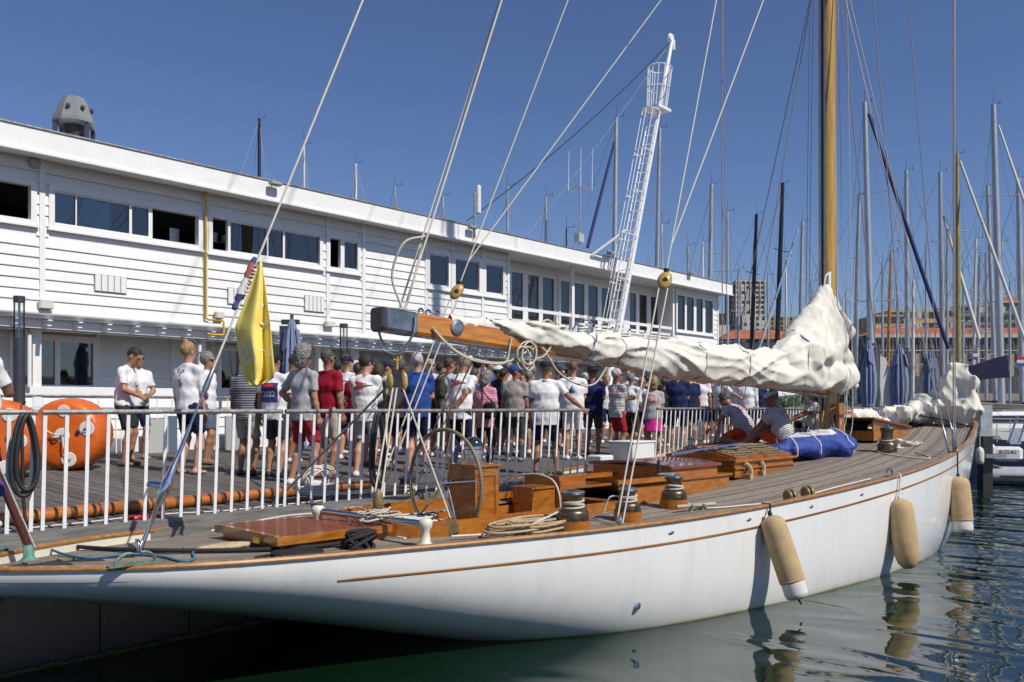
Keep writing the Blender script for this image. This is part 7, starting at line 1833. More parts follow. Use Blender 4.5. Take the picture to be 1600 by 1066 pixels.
def person(base, H, yaw, label, top='white', bottom='navy', hair='brown', sk='m', arms=('down', 'down'), lean=0.0, head=(0, 0), sleeve='short', legs='short', shoe='white', girth=1.0, hs=.016,
           style='short', cap=None, glasses=False, seed=0, stance=.1, feet=None, sit=None, female=False, skirt=False, prints=None, group='people standing on the pontoon', hem=.86, collar=False, twist=0.0, untucked=.0):
    """base: point between the feet; yaw: direction faced (vector); lean: forward bend of the trunk (rad)"""
    Y = Vector((yaw.x, yaw.y, 0)).normalized(); X = Vector((Y.y, -Y.x, 0)); k = H / 1.75; seed = abs(seed); rs = random.Random(seed * 13 + int(base.x * 50))
    t = thing('person', label, 'person', base, group=group)
    def Wd(p): return base + X * p[0] + Y * p[1] + UP * p[2]
    # local skeleton (metres, scaled by k)
    ph = .93 * k if sit is None else sit
    P0 = Vector((0, 0 if sit is None else -.02, ph))
    def sp(h, x=0, f=0):                   # a point h metres up the spine above the pelvis
        n_ = 10; p = P0.copy(); a = 0
        for i in range(n_):
            hh = h * (i + .5) / n_; a = lean * min(1, max(0, hh / (.22 * k))); p = p + Vector((0, math.sin(a), math.cos(a))) * (h / n_)
        a = lean * min(1, max(0, h / (.22 * k))); return p + Vector((x, 0, 0)) + Vector((0, math.cos(a), -math.sin(a))) * f
    SD = Vector((0, math.sin(lean), math.cos(lean))); SF = Vector((0, math.cos(lean), -math.sin(lean)))
    shw = (.184 if not female else .158) * k * (1 + (girth - 1) * .3)
    sh = [sp(.468 * k, s * shw) for s in (-1, 1)]
    neck = sp(.55 * k, 0, .01 * k)
    hp, hy = head[1], head[0]
    a = lean * .6 + hp; hd_up = Vector((0, math.sin(a), math.cos(a)))
    hf = Vector((math.sin(hy), math.cos(hy) * math.cos(a), -math.sin(a) * math.cos(hy))).normalized(); hx = hf.cross(hd_up).normalized(); hd_up = hx.cross(hf)
    hc = neck + Vector((0, math.sin(lean * .8 + hp * .6), math.cos(lean * .8 + hp * .6))) * .075 * k + hd_up * .085 * k
    # arms
    pres = dict(down=(lambda s: sp(-.13 * k, s * .25 * k, .04 * k), Vector((0, -1, 0))), front=(lambda s: sp(.13 * k, s * .05 * k, .27 * k), Vector((.6, -.6, -.5))), hips=(lambda s: sp(.06 * k, s * .19 * k, .06 * k), Vector((1, -.5, 0))),
                back=(lambda s: sp(.04 * k, s * .0 * k, -.19 * k), Vector((.8, -.5, 0))), crossed=(lambda s: sp(.27 * k, -s * .12 * k, .22 * k), Vector((.7, -.1, -1))), chest=(lambda s: sp(.33 * k, s * .06 * k, .30 * k), Vector((.6, -.2, -1))),
                chin=(lambda s: sp(.52 * k, s * .05 * k, .17 * k), Vector((.6, .2, -1))), pocket=(lambda s: sp(-.05 * k, s * .19 * k, .08 * k), Vector((.6, -1, 0))), forward=(lambda s: sp(.25 * k, s * .15 * k, .5 * k), Vector((.3, 0, -1))),
                belly=(lambda s: sp(.10 * k, s * .08 * k, .24 * k), Vector((.8, -.6, 0))), knees=(lambda s: sp(.1 * k, s * .12 * k, .5 * k), Vector((.5, 0, -1))), up=(lambda s: sp(.62 * k, s * .12 * k, .18 * k), Vector((.8, .3, -.3))))
    el, wr = [], []
    for i, s in enumerate((-1, 1)):
        ar = arms[i]
        if isinstance(ar, str): T = pres[ar][0](s); pol = pres[ar][1].copy(); pol.x *= s; T = T + Vector((rs.uniform(-.015, .015), rs.uniform(-.02, .02), rs.uniform(-.02, .02)))
        else:
            d = Vector(ar) - base; T = Vector((d.dot(X), d.dot(Y), d.z)); pol = Vector((.4 * s, -.4, -.8))
        e_, w_ = ik(sh[i], T, .285 * k, .255 * k, pol); el.append(e_); wr.append(w_)
    # legs
    hip = [P0 + Vector((s * .088 * k, 0, -.02 * k)) for s in (-1, 1)]; kn, an = [], []
    for i, s in enumerate((-1, 1)):
        if feet is not None:
            d = Vector(feet[i]) - base; A_ = Vector((d.dot(X), d.dot(Y), d.z + .07 * k)); kp, A_ = ik(hip[i], A_, .44 * k, .42 * k, Vector((s * .15, 1, .2)))
        else:
            A_ = Vector((s * (stance + rs.uniform(0, .02)) * k, rs.uniform(-.06, .06) * k - .02, .075 * k)); kp, A_ = ik(hip[i], A_, .435 * k, .425 * k, Vector((s * .1, 1, 0)))
        kn.append(kp); an.append(A_)
    toe = [Vector((s * .28, 1, 0)).normalized() for s in (-1, 1)]
    allp = [Vector(p) for p in sh + el + wr + kn + an + hip + [hc, neck, P0]]
    lo = [min(p[i] for p in allp) - .2 for i in range(3)]; hi = [max(p[i] for p in allp) + .2 for i in range(3)]; lo[2] = min(lo[2], -.02) if feet is None else lo[2]
    A = lambda v: tuple(v)
    kh = k * 1.09
    def head_sdf(S_):
        Rm = [[hx[i], hf[i], hd_up[i]] for i in range(3)]
        c = lambda x, y, z: A(hc + hx * x * kh + hf * y * kh + hd_up * z * kh)
        S_.ell(c(0, -.008, .022), (.074 * kh, .094 * kh, .098 * kh), Rm, .02); S_.ell(c(0, .022, -.05), (.054 * kh, .066 * kh, .068 * kh), Rm, .03); S_.ell(c(0, .062, -.088), (.028 * kh, .026 * kh, .022 * kh), Rm, .02)
        S_.cap(c(0, .088, .012), c(0, .108, -.022), .009 * kh, .015 * kh, .012); S_.cap(c(-.035, .078, .028), c(.035, .078, .028), .014 * kh, .014 * kh, .012)
        S_.ell(c(-.036, .086, .006), (.018 * kh, .014 * kh, .012 * kh), Rm, 0, cut=True); S_.ell(c(.036, .086, .006), (.018 * kh, .014 * kh, .012 * kh), Rm, 0, cut=True)
        S_.cap(c(-.018, .086, -.055), c(.018, .086, -.055), .010 * kh, .010 * kh, .008)
        for s in (-1, 1): S_.ell(c(s * .076, -.008, -.008), (.010 * kh, .020 * kh, .032 * kh), Rm, .006)
    def torso(S_, g, kk=.05):
        g2 = g + .006 * k + (girth - 1) * .10 * k; wf = .92 if female else 1.0
        S_.cap(A(sp(.0)), A(sp(.14 * k)), .105 * k + g2, .098 * k + g2 * 1.1, kk, X=(1, 0, 0), asp=1.42 * (1.04 if female else 1))
        S_.cap(A(sp(.14 * k)), A(sp(.34 * k)), .098 * k + g2 * 1.1, .106 * k + g2, kk, X=(1, 0, 0), asp=1.42 * wf)
        S_.cap(A(sp(.34 * k)), A(sp(.43 * k)), .106 * k + g2, .078 * k + g, kk, X=(1, 0, 0), asp=1.48 * wf)
        if girth > 1.05: S_.ell(A(sp(.13 * k, 0, .05 * k)), (.15 * k + g2, .13 * k + g2, .15 * k), None, .06)
        if female: 
            for s in (-1, 1): S_.ell(A(sp(.31 * k, s * .07 * k, .085 * k)), (.06 * k, .055 * k, .06 * k), None, .04)
        for i in (0, 1): S_.cap(A(sp(.515 * k, (i * 2 - 1) * .035 * k)), A(sh[i] - SD * .006 * k), .040 * k + g * .8, .049 * k + g * .8, .05)
    # ---- body
    S = SDF(lo, hi, hs); torso(S, -.004); S.cap(A(sp(.49 * k)), A(neck + (hc - neck) * .6), .058 * k, .050 * k, .03); head_sdf(S)
    for i in (0, 1):
        S.cap(A(sh[i]), A(el[i]), .049 * k * (1 + (girth - 1) * .5), .038 * k, .03); S.cap(A(el[i]), A(el[i].lerp(wr[i], .35)), .037 * k, .040 * k, .02); S.cap(A(el[i].lerp(wr[i], .35)), A(wr[i]), .040 * k, .026 * k, .02)
        S.cap(A(hip[i]), A(kn[i]), .086 * k, .052 * k, .03); c_ = kn[i].lerp(an[i], .3) + Vector((0, -.012 * k, 0)); S.cap(A(kn[i]), A(c_), .051 * k, .056 * k, .02); S.cap(A(c_), A(an[i]), .056 * k, .033 * k, .02)
        h_ = an[i] + Vector((0, 0, -.035 * k)); S.cap(A(h_ - toe[i] * .03 * k), A(h_ + toe[i] * .13 * k - UP * .012 * k), .034 * k, .022 * k, .03, X=A(Vector((toe[i].y, -toe[i].x, 0))), asp=1.3)
    V, Fq = S.mesh()
    hb = MB(); 
    for i, s in enumerate((-1, 1)):
        f = (wr[i] - el[i]).normalized(); pn = Vector((-s, .25, 0)); ar = arms[i]; cu = .35
        if ar == 'back': f = (Vector((-s * .8, -.1, -.35))).normalized(); pn = -SF
        if ar in ('crossed',): pn = SF * -1; cu = .3
        if ar == 'hips': f = Vector((-s * .1, .9, -.4)).normalized(); pn = Vector((-s, 0, 0)); cu = .5
        if ar in ('front', 'belly', 'chest', 'chin'): pn = -SF; cu = .5
        if ar == 'knees' or not isinstance(ar, str): pn = Vector((0, .2, -1)); cu = .45
        hand_mesh(hb, wr[i], f, pn, s, k * (.93 if female else 1.02), cu)
    # hands join the body mesh (triangulated fans avoided: quads and caps kept as polygons)
    Wm = np.array([[X.x, X.y, 0], [Y.x, Y.y, 0], [0, 0, 1.]]); bo = np.array(base)
    def toW(P_): return np.asarray(P_) @ Wm + bo
    me = bpy.data.meshes.new('body'); VV = toW(V) - bo; hv = toW(np.array([tuple(v) for v in hb.v])) - bo; n0 = len(VV)
    allf = [tuple(f) for f in Fq.tolist()] + [tuple(i + n0 for i in f) for f in hb.f]
    me.from_pydata(np.concatenate([VV, hv]).tolist(), [], allf); me.materials.append(skin(sk)); me.polygons.foreach_set('use_smooth', [True] * len(me.polygons)); me.update()
    link('body', me, t, base)
    # ---- shirt
    def garment(name, S_, mat, fold=.005, fq=11, sd=0, label=None):
        S_.fold(fold, fq, seed * 7 + sd, (1, 1, .55), sharp=True); S_.fold(fold * .5, fq * 2.2, seed * 7 + sd + 1, (1, 1, .6), sharp=True)
        Pv, Fg = S_.mesh(); sv = (Pv - np.array(P0)) @ np.array(SD)
        o = np_mesh(name, toW(Pv), Fg, mat, t, origin=tuple(base)); at = o.data.attributes.new('sv', 'FLOAT', 'POINT'); at.data.foreach_set('value', sv.astype(np.float32)); return o
    S = SDF(lo, hi, hs); torso(S, .014)
    for i in (0, 1):
        if sleeve == 'short': e_ = sh[i].lerp(el[i], .72); S.cap(A(sh[i]), A(e_), .053 * k * (1 + (girth - 1) * .5), .061 * k, .035)
        elif sleeve == 'long':
            S.cap(A(sh[i]), A(el[i]), .060 * k, .050 * k, .03); S.cap(A(el[i]), A(el[i].lerp(wr[i], .92)), .050 * k, .040 * k, .02)
        elif sleeve == 'none': pass
    # hem a little below the pelvis
    if not sit: 
        S.cap(A(sp(.0)), A(sp(-.10 * k - untucked)), .112 * k + .012 + (girth - 1) * .1, .118 * k + .012 + (girth - 1) * .08, .04, X=(1, 0, 0), asp=1.38)
        hz = P0.z - (.06 * k + untucked); x_, y_, z_ = S.grid((slice(None),) * 3); m_ = (np.abs(x_) < .27 * k) & (np.abs(y_) < .24 * k) & (z_ < hz + .05)
        S.V = np.where(m_, np.maximum(S.V, hz - z_), S.V).astype(np.float32)
    # sleeve ends cut square
    if sleeve == 'short':
        for i in (0, 1):
            e_ = sh[i].lerp(el[i], .74); d = (el[i] - sh[i]).normalized(); sl = S.sub(np.array(e_) - .12, np.array(e_) + .12); x_, y_, z_ = S.grid(sl); pl = (x_ - e_.x) * d.x + (y_ - e_.y) * d.y + (z_ - e_.z) * d.z
            far = np.sqrt((x_ - e_.x) ** 2 + (y_ - e_.y) ** 2 + (z_ - e_.z) ** 2) < .085 * k
            S.V[sl] = np.where(far & (np.abs(x_) > shw * .85), np.maximum(S.V[sl], pl), S.V[sl])
    shirt = garment('shirt', S, C_[top], .0062, 11)
    if collar:
        mb = MB(); c = sp(.53 * k); mb.torus(Wd(c), (X * SD.x + Y * SD.y + UP * SD.z), .066 * k, .014 * k, 18, 6); mb.build('collar', C_[top], t, smooth=True)
    # ---- shorts, trousers or skirt
    S = SDF(lo, hi, hs)
    S.cap(A(sp(.04 * k)), A(sp(-.03 * k)), .112 * k + (girth - 1) * .1, .118 * k + (girth - 1) * .08, .03, X=(1, 0, 0), asp=1.36)
    if skirt: 
        S.cap(A(sp(.0)), A(P0 + Vector((0, .0, -.30 * k))), .12 * k, .165 * k, .03, X=(1, 0, 0), asp=1.3); S.half(A(P0 + Vector((0, 0, -.32 * k))), (0, 0, -1))
    else:
        for i in (0, 1):
            q = .80 if legs == 'short' else 1.0; e_ = hip[i].lerp(kn[i], q); S.cap(A(hip[i]), A(e_), .100 * k, (.080 if legs == 'short' else .068) * k, .03)
            if legs == 'long': S.cap(A(kn[i]), A(kn[i].lerp(an[i], .96)), .068 * k, .056 * k, .02)
            if legs == 'short':
                d = (kn[i] - hip[i]).normalized(); sl = S.sub(np.array(e_) - .16, np.array(e_) + .16); x_, y_, z_ = S.grid(sl); pl = (x_ - e_.x) * d.x + (y_ - e_.y) * d.y + (z_ - e_.z) * d.z
                sidem = (x_ * (i * 2 - 1) > -.01) if sit is None else (np.abs(x_ - e_.x) < .13)
                S.V[sl] = np.where(sidem, np.maximum(S.V[sl], pl - .02), S.V[sl])
    garment('skirt' if skirt else ('trousers' if legs == 'long' else 'shorts'), S, C_[bottom], .0062, 13, 40)
    # ---- hair or hat
    Hh = hs * .75; S = SDF([c - .2 * kh for c in hc], [c + .2 * kh for c in hc], Hh); Rm = [[hx[i], hf[i], hd_up[i]] for i in range(3)]
    c = lambda x, y, z: A(hc + hx * x * kh + hf * y * kh + hd_up * z * kh)
    if style != 'bald' :
        fat = {'short': .0, 'curly': .018, 'thick': .010, 'bun': .004, 'bob': .012, 'long': .008, 'receding': -.002}.get(style, 0)
        S.ell(c(0, -.018, .036), ((.080 + fat) * kh, (.096 + fat) * kh, (.098 + fat) * kh), Rm, .01)
        if style in ('bob', 'long', 'curly'): S.cap(c(0, -.05, -.02), c(0, -.055, -.09 if style != 'long' else -.17), .075 * kh, .06 * kh, .03, X=A(hx), asp=1.2)
        if style == 'bun': S.ell(c(0, -.06, .13), (.035 * kh, .035 * kh, .032 * kh), None, .015)
        # open the face
        S.ell(c(0, .115, -.035), (.085 * kh, .078 * kh, .105 * kh), Rm, 0, cut=True)
        if style == 'receding': S.ell(c(0, .06, .12), (.075 * kh, .085 * kh, .06 * kh), Rm, 0, cut=True)
        p_ = hc - hd_up * (.10 if style in ('bob', 'long') else .055) * kh + hf * -.05 * kh
        if style not in ('bob', 'long', 'curly'): S.half(A(p_), A(-hd_up * .93 + hf * .35))
        S.fold(.004 if style != 'curly' else .010, 55, seed + 3, sharp=True)
        Pv, Fh = S.mesh(); 
        if len(Fh): np_mesh('hair', toW(Pv), Fh, HAIR[hair], t, origin=tuple(Wd(hc)))
    wv = lambda v: X * v.x + Y * v.y + UP * v.z
    HX, HF, HU, HC = wv(hx), wv(hf), wv(hd_up), Wd(hc)
    if cap:
        kind, cm = cap; m_ = C_[cm]
        mb = MB(); rings = []
        for q in range(7):
            a = math.pi / 2 * q / 6; rr = math.cos(a); zz = .035 + .092 * math.sin(a)
            rings.append([HC + HX * (.092 * rr * math.cos(b_)) * kh + HF * (.110 * max(rr, .02) * math.sin(b_) - .012) * kh + HU * zz * kh for b_ in [2 * math.pi * i / 20 for i in range(20)]])
        mb.loft(rings); hat = mb.build('hat', m_, t, smooth=True)
        mb = MB()
        if kind == 'cap':
            a_, b_ = [], []
            for i in range(11):
                q = math.pi * (i / 10); a_.append(HC + HX * .090 * kh * math.cos(q) + HF * (.095 * math.sin(q) - .005) * kh + HU * .040 * kh); b_.append(HC + HX * .085 * kh * math.cos(q) + HF * (.175 * math.sin(q) + .012) * kh + HU * (.022) * kh)
            mb.add(a_ + b_ + [p + HU * .006 for p in a_] + [p + HU * .006 for p in b_], [(i, i + 1, i + 12, i + 11) for i in range(10)] + [(i + 22, i + 23, i + 34, i + 33) for i in range(10)] + [(i + 11, i + 12, i + 34, i + 33) for i in range(10)])
        else:
            for rr, z_ in ((.10, .045), (.165, .028)): pass
            mb.loft([[HC + HX * (r_ * .95 * math.cos(b_)) * kh + HF * (r_ * 1.1 * math.sin(b_) - .01) * kh + HU * z_ * kh for b_ in [2 * math.pi * i / 24 for i in range(24)]] for r_, z_ in ((.09, .05), (.17, .030), (.17, .024), (.09, .040))])
        mb.build('brim', m_, hat, smooth=True)
    if glasses:
        mb = MB()
        for s in (-1, 1): mb.ell(HC + HX * s * .034 * kh + HF * .088 * kh + HU * .008 * kh, (.027 * kh, .010 * kh, .018 * kh), 10, 6, X=HX, Y=HF, Z=HU); mb.tube([HC + HX * s * .055 * kh + HF * .085 * kh + HU * .012 * kh, HC + HX * s * .082 * kh - HF * .005 * kh + HU * .012 * kh], .004 * kh, 4)
        mb.tube([HC - HX * .02 * kh + HF * .095 * kh + HU * .010 * kh, HC + HX * .02 * kh + HF * .095 * kh + HU * .010 * kh], .005 * kh, 4)
        mb.build('sunglasses', LENS, t, smooth=True)
    else:
        for s in (-1, 1):
            mb = MB(); mb.ell(HC + HX * s * .034 * kh + HF * .083 * kh + HU * .006 * kh, (.011 * kh, .007 * kh, .007 * kh), 8, 6, X=HX, Y=HF, Z=HU); mb.build('eye', M('eye_dark', (.03, .022, .02), .2), t, smooth=True)
    mb = MB(); mb.ell(HC + HF * .094 * kh - HU * .055 * kh, (.020 * kh, .005 * kh, .005 * kh), 8, 6, X=HX, Y=HF, Z=HU); mb.build('mouth', M('lip', (.28, .10, .08), .5), t, smooth=True)
    # ---- shoes
    if shoe:
        for i in (0, 1):
            S = SDF([an[i][0] - .2, an[i][1] - .2, an[i][2] - .12], [an[i][0] + .2, an[i][1] + .25, an[i][2] + .08], .014); h_ = an[i] + Vector((0, 0, -.038 * k)); xx = A(Vector((toe[i].y, -toe[i].x, 0)))
            S.cap(A(h_ - toe[i] * .045 * k), A(h_ + toe[i] * .145 * k - UP * .008 * k), .040 * k, .030 * k, .03, X=xx, asp=1.25); S.cap(A(an[i] - UP * .03 * k), A(an[i] - UP * .01 * k), .042 * k, .040 * k, .02)
            Pv, Fs = S.mesh(); np_mesh('shoe', toW(Pv), Fs, SHOE[shoe], t, origin=tuple(Wd(an[i])))
    # ---- prints on the back
    if prints:
        bvh = BVHTree.FromPolygons([Vector(v.co) + base for v in shirt.data.vertices], [tuple(p.vertices) for p in shirt.data.polygons])
        sdw, sfw = wv(SD), wv(SF)
        for ip, (txt, h_, x0, size, mat) in enumerate(prints):
            if isinstance(txt, str): me2 = text_mesh(txt, size * k, 0); vs = [Vector(v.co) for v in me2.vertices]; fs = [tuple(p.vertices) for p in me2.polygons]; bpy.data.meshes.remove(me2)
            else: vs = [Vector((a, b_, 0)) * size * k for a, b_ in txt]; fs = [tuple(range(len(vs)))]
            import bmesh
            bm = bmesh.new(); bv_ = [bm.verts.new(v) for v in vs]
            for f in fs:
                try: bm.faces.new([bv_[i] for i in f])
                except ValueError: pass
            bmesh.ops.triangulate(bm, faces=bm.faces[:])
            for _ in range(4):
                le = [e for e in bm.edges if e.calc_length() > .022]
                if not le: break
                bmesh.ops.subdivide_edges(bm, edges=le, cuts=1); bmesh.ops.triangulate(bm, faces=bm.faces[:])
            O_ = Wd(sp(h_ * k)); ok = True
            for v in bm.verts:
                p = O_ + X * (v.co.x + x0 * k) + sdw * v.co.y - sfw * .6; hit = bvh.ray_cast(p, sfw, 1.0); q = hit[0] if hit[0] is not None else p + sfw * .45; v.co = q - sfw * (.005 + .004 * ip) - base
            me3 = bpy.data.meshes.new('print'); bm.to_mesh(me3); bm.free(); me3.materials.append(mat); link('print', me3, t, base)
    return dict(t=t, Wd=Wd, sp=sp, wr=wr, hc=HC, k=k, X=X, Y=Y, sh=sh, sd=wv(SD), sf=wv(SF), P0=P0)

def dirv(deg):           # 0 = looking away from the camera, 90 = to the right of the picture, 180 = towards the camera
    a = rad(deg); return F3 * math.cos(a) + R3 * math.sin(a)
report = []
def PP(px, ytop, y, deg, label, Hf=1.0, **kw):
    b_ = PD(px, y); ztop = z_on_y(px, ytop, y); H = (ztop - b_.z) * Hf; report.append((px, round(H, 2)))
    H = min(max(H, 1.5), 1.98); return person(b_, H, dirv(deg), label, seed=int(px), **kw)
PENN = [[(-.5, .32), (.5, .12), (-.5, .06)], [(-.5, -.06), (.5, -.12), (-.5, -.32)]]
SPIN = [(-.5, .0), (-.3, .09), (.3, .06), (.9, 0), (.3, -.07), (-.3, -.08)]
rowprint = [(PENN[0], .39, -.03, .20, INKC), (PENN[1], .39, -.03, .20, INKC), (SPIN, .39, -.01, .20, INKB)]
PP(-42, 502, 8.62, 8, 'man in a white polo and white cap cut by the left edge', top='white', bottom='navy', hair='grey', sk='d', arms=('chest', 'chest'), cap=('cap', 'white'), head=(.9, .2), girth=1.15, hs=.014, collar=True)
PP(194, 543, 13.0, 88, 'dark haired man in white tee and black shorts looking down at his hands', top='white', bottom='charcoal', hair='black', sk='m', arms=('belly', 'belly'), head=(0, .55), lean=.12, shoe='tan')
PP(214, 551, 13.75, 128, 'barefoot man in white tee and blue mirrored sunglasses facing right', top='white', bottom='navy', hair='brown', sk='m', arms=('belly', 'down'), glasses=True, shoe=None, lean=.02)
PP(294, 537, 11.5, 25, 'barefoot woman with a hair bun in a white long sleeved top marked P 5', top='white', bottom='navy', hair='blond', sk='l', sleeve='long', style='bun', arms=('down', 'front'), shoe=None, female=False, prints=[('P', .42, 0, .13, INKK), ('5', .29, 0, .13, INKK)], untucked=.04)
PP(324, 553, 12.6, 92, 'grey haired man in white tee and grey shorts standing in profile', top='white', bottom='slate', hair='grey', sk='m', arms=('down', 'down'), glasses=True, style='thick', shoe='tan', untucked=.05)
PP(384, 556, 11.0, 15, 'man in a dark grey striped shirt and beige shorts behind the yellow flag', top='greystripe', bottom='beige', hair='brown', sk='t', arms=('down', 'front'), shoe='black', untucked=.05)
PP(428, 553, 10.6, 20, 'man in a black cap and white tee with a blue 2022 print', top='white', bottom='dgrey', hair='black', sk='m', arms=('down', 'front'), cap=('cap', 'black'), glasses=True, shoe='black', untucked=.06,
   prints=[([(-.5, -.5), (.5, -.5), (.5, .5), (-.5, .5)], .27, 0, .27, INKN), ('2022', .245, 0, .105, INKW), ([(-.5, -.12), (.5, -.12), (.45, .12), (-.45, .12)], .365, 0, .18, INKC)])
PP(456, 556, 12.2, 100, 'brown haired man in white looking down behind the man with curly hair', top='white', bottom='slate', hair='brown', sk='m', arms=('front', 'front'), head=(0, .4), style='thick', hs=.02)
PP(474, 543, 9.65, 35, 'man with curly grey hair, grey tee and red shorts, hand on hip', top='grey', bottom='redshort', hair='grey', sk='m', arms=('hips', 'down'), style='curly', shoe='white', stance=.15, untucked=.05, hs=.014)
PP(512, 548, 10.15, 30, 'balding man in a red polo and beige shorts', top='red', bottom='beige', hair='dgrey', sk='t', arms=('front', 'down'), style='receding', glasses=True, shoe='brown', collar=True, untucked=.04, hs=.014)
PP(541, 557, 12.2, 20, 'man in a navy cap and white tee behind the red polo', top='white', bottom='navy', hair='lightbrown', sk='l', cap=('cap', 'navy'), hs=.02, prints=[(SPIN, .4, 0, .16, INKB)])
PP(528, 566, 13.2, 10, 'dark haired head between the red polo and the navy cap', top='dgrey', bottom='navy', hair='black', hs=.024)
PP(560, 569, 11.3, 10, 'person in a red tee mostly hidden behind the white long sleeved man', top='red', bottom='navy', hair='brown', sk='l', hs=.02, shoe='pink', girth=1.1)
PP(571, 556, 10.0, 12, 'man in a white long sleeved tee with a red pennant print and pale grey shorts', top='white', bottom='lgrey', hair='black', sk='l', sleeve='long', style='thick', arms=('front', 'front'), head=(.5, .3), prints=rowprint, untucked=.08, shoe='white', hs=.014)
PP(592, 571, 11.6, 20, 'woman with dark brown hair and a black top', top='black', bottom='black', hair='brown', sk='m', female=True, style='bob', hs=.02, sleeve='none')
PP(603, 566, 12.4, 60, 'person in a navy cap and white tee half hidden by the mainsheet block', top='white', bottom='navy', hair='black', cap=('cap', 'navy'), hs=.02)
PP(626, 563, 10.4, 8, 'person in an off-white sleeveless tee, head hidden behind the mainsheet block', top='offw', bottom='black', hair='dgrey', sk='t', arms=('down', 'back'), shoe='grey', hs=.016, untucked=.03)
PP(652, 553, 9.95, 8, 'grey haired man in a royal blue tee and navy shorts', top='blue', bottom='navy', hair='white', sk='l', arms=('front', 'front'), shoe='grey', girth=1.1, collar=True, untucked=.06, hs=.014)
PP(673, 563, 13.6, 165, 'elderly man with glasses facing the camera by the clubhouse posts', top='lgrey', bottom='beige', hair='white', sk='l', glasses=True, style='receding', hs=.022)
r_ = PP(702, 561, 11.5, 50, 'man in sunglasses and white shirt wearing a green backpack', top='white', bottom='beige', hair='brown', sk='m', glasses=True, arms=('down', 'front'), hs=.018)
r_b = r_
PP(732, 557, 12.8, 30, 'man in a white peaked hat with a red and white scarf', top='white', bottom='navy', hair='dgrey', sk='l', cap=('cap', 'white'), hs=.02)
r_h = PP(719, 566, 9.9, 22, 'grey haired man bending his head, red pennant on his tee, hand behind his back', top='white', bottom='navy', hair='grey', sk='t', arms=('front', 'back'), lean=.16, head=(.2, .5), legs='long', prints=rowprint, style='thick', untucked=.1, shoe='black', hs=.014, girth=1.05, Hf=1.06)
r_w = PP(757, 581, 9.85, 25, 'woman with curly grey hair and a pink and white top carrying a black bag', top='pinkstripe', bottom='charcoal', hair='grey', sk='l', female=True, style='curly', legs='long', arms=('front', 'front'), head=(.1, .3), lean=.08, untucked=.12, shoe='black', hs=.014, girth=1.08)
PP(746, 560, 12.0, 10, 'black haired head behind the bending man', top='dgrey', bottom='navy', hair='black', style='thick', hs=.022)
PP(778, 572, 11.8, 60, 'man in a white cap and black tee seen beyond the woman in pink', top='black', bottom='dgrey', hair='dgrey', cap=('cap', 'offw'), hs=.02)
PP(765, 566, 13.2, 150, 'face in the crowd behind the rope coils', top='blue', bottom='dgrey', hair='brown', hs=.024)
PP(805, 572, 10.5, 15, 'man in a blue cap and taupe tee with grey trousers', top='taupe', bottom='dgrey', hair='dgrey', sk='t', cap=('cap', 'blue'), legs='long', arms=('down', 'down'), shoe='grey', girth=1.1, head=(1.1, 0), untucked=.06)
PP(832, 572, 12.4, 10, 'grey headed person behind the large man in the white polo', top='slate', bottom='navy', hair='grey', hs=.024)
railp = at_y(915, 641, YB - .05)
PP(853, 565, 8.62, 6, 'large man in a white polo and navy shorts with one hand on the barrier', top='white', bottom='navy', hair='dgrey', sk='t', arms=('down', tuple(at_y(912, 640, YB - .06))), shoe='black', girth=1.28, collar=True, untucked=.1, stance=.16, hs=.014, cap=('cap', 'black'))
SAILP = [[(-.5, -.4), (.1, .6), (.12, -.4)], [(.2, -.4), (.2, .4), (.55, -.3)]]
PP(895, 566, 10.1, 5, 'man in a white polo with a small sail print and white shorts', top='white', bottom='white', hair='lightbrown', sk='m', arms=('front', 'front'), girth=1.15, collar=True, shoe='white', untucked=.0, hs=.014, prints=[(SAILP[0], .33, -.02, .14, INKN), (SAILP[1], .33, -.02, .14, INKT), ('CERCLE', .22, 0, .045, INKK)][:2])
PP(873, 572, 12.2, 30, 'person in a grey cap between the two large men in white', top='green', bottom='navy', hair='dgrey', cap=('cap', 'green'), hs=.022)
PP(926, 572, 10.4, 15, 'man in a black brimmed hat and navy polo with dark grey shorts', top='navypolo', bottom='dgrey', hair='dgrey', sk='t', cap=('hat', 'black'), arms=('front', 'front'), shoe='black', girth=1.1, untucked=.08, hs=.016)
PP(948, 587, 12.6, 175, 'blond person facing the camera behind the striped sailor', top='white', bottom='navy', hair='blond', sk='l', style='bob', hs=.022)
E21 = lambda sx=.15: [('E21', .37, 0, sx * 1.25, INKR)]
PP(964, 578, 9.8, 55, 'sailor with grey hair in a striped E21 tee and red shorts, arms folded', top='breton', bottom='redshort', hair='white', sk='t', arms=('crossed', 'crossed'), glasses=True, prints=E21(), shoe='black', untucked=.06, hs=.014, head=(.5, 0))
PP(986, 585, 11.0, 40, 'person in a white sweatshirt and olive trousers behind the sailor', top='white', bottom='green', hair='grey', sk='m', legs='long', sleeve='long', arms=('front', 'front'), hs=.018)
PP(1003, 592, 11.9, 178, 'blond woman in sunglasses facing the camera with a dark cap held up', top='lgrey', bottom='navy', hair='blond', sk='m', female=True, style='bob', glasses=True, arms=('chest', 'chest'), hs=.02)
PP(982, 578, 13.0, 200, 'man in a white and navy jacket raising his hand to his face', top='white', bottom='navy', hair='brown', sk='m', sleeve='long', arms=('up', 'down'), hs=.02)
PP(1021, 590, 9.2, 5, 'blond woman in a grey E21 tee and hot pink skirt', top='grey', bottom='pink', hair='blond', sk='m', female=True, style='bob', skirt=True, prints=E21(.17), arms=('front', 'front'), shoe='white', hs=.014, girth=1.05)
PP(1041, 584, 12.2, 10, 'person in black with a bright pink cap', top='black', bottom='black', hair='brown', cap=('cap', 'pink'), hs=.022)
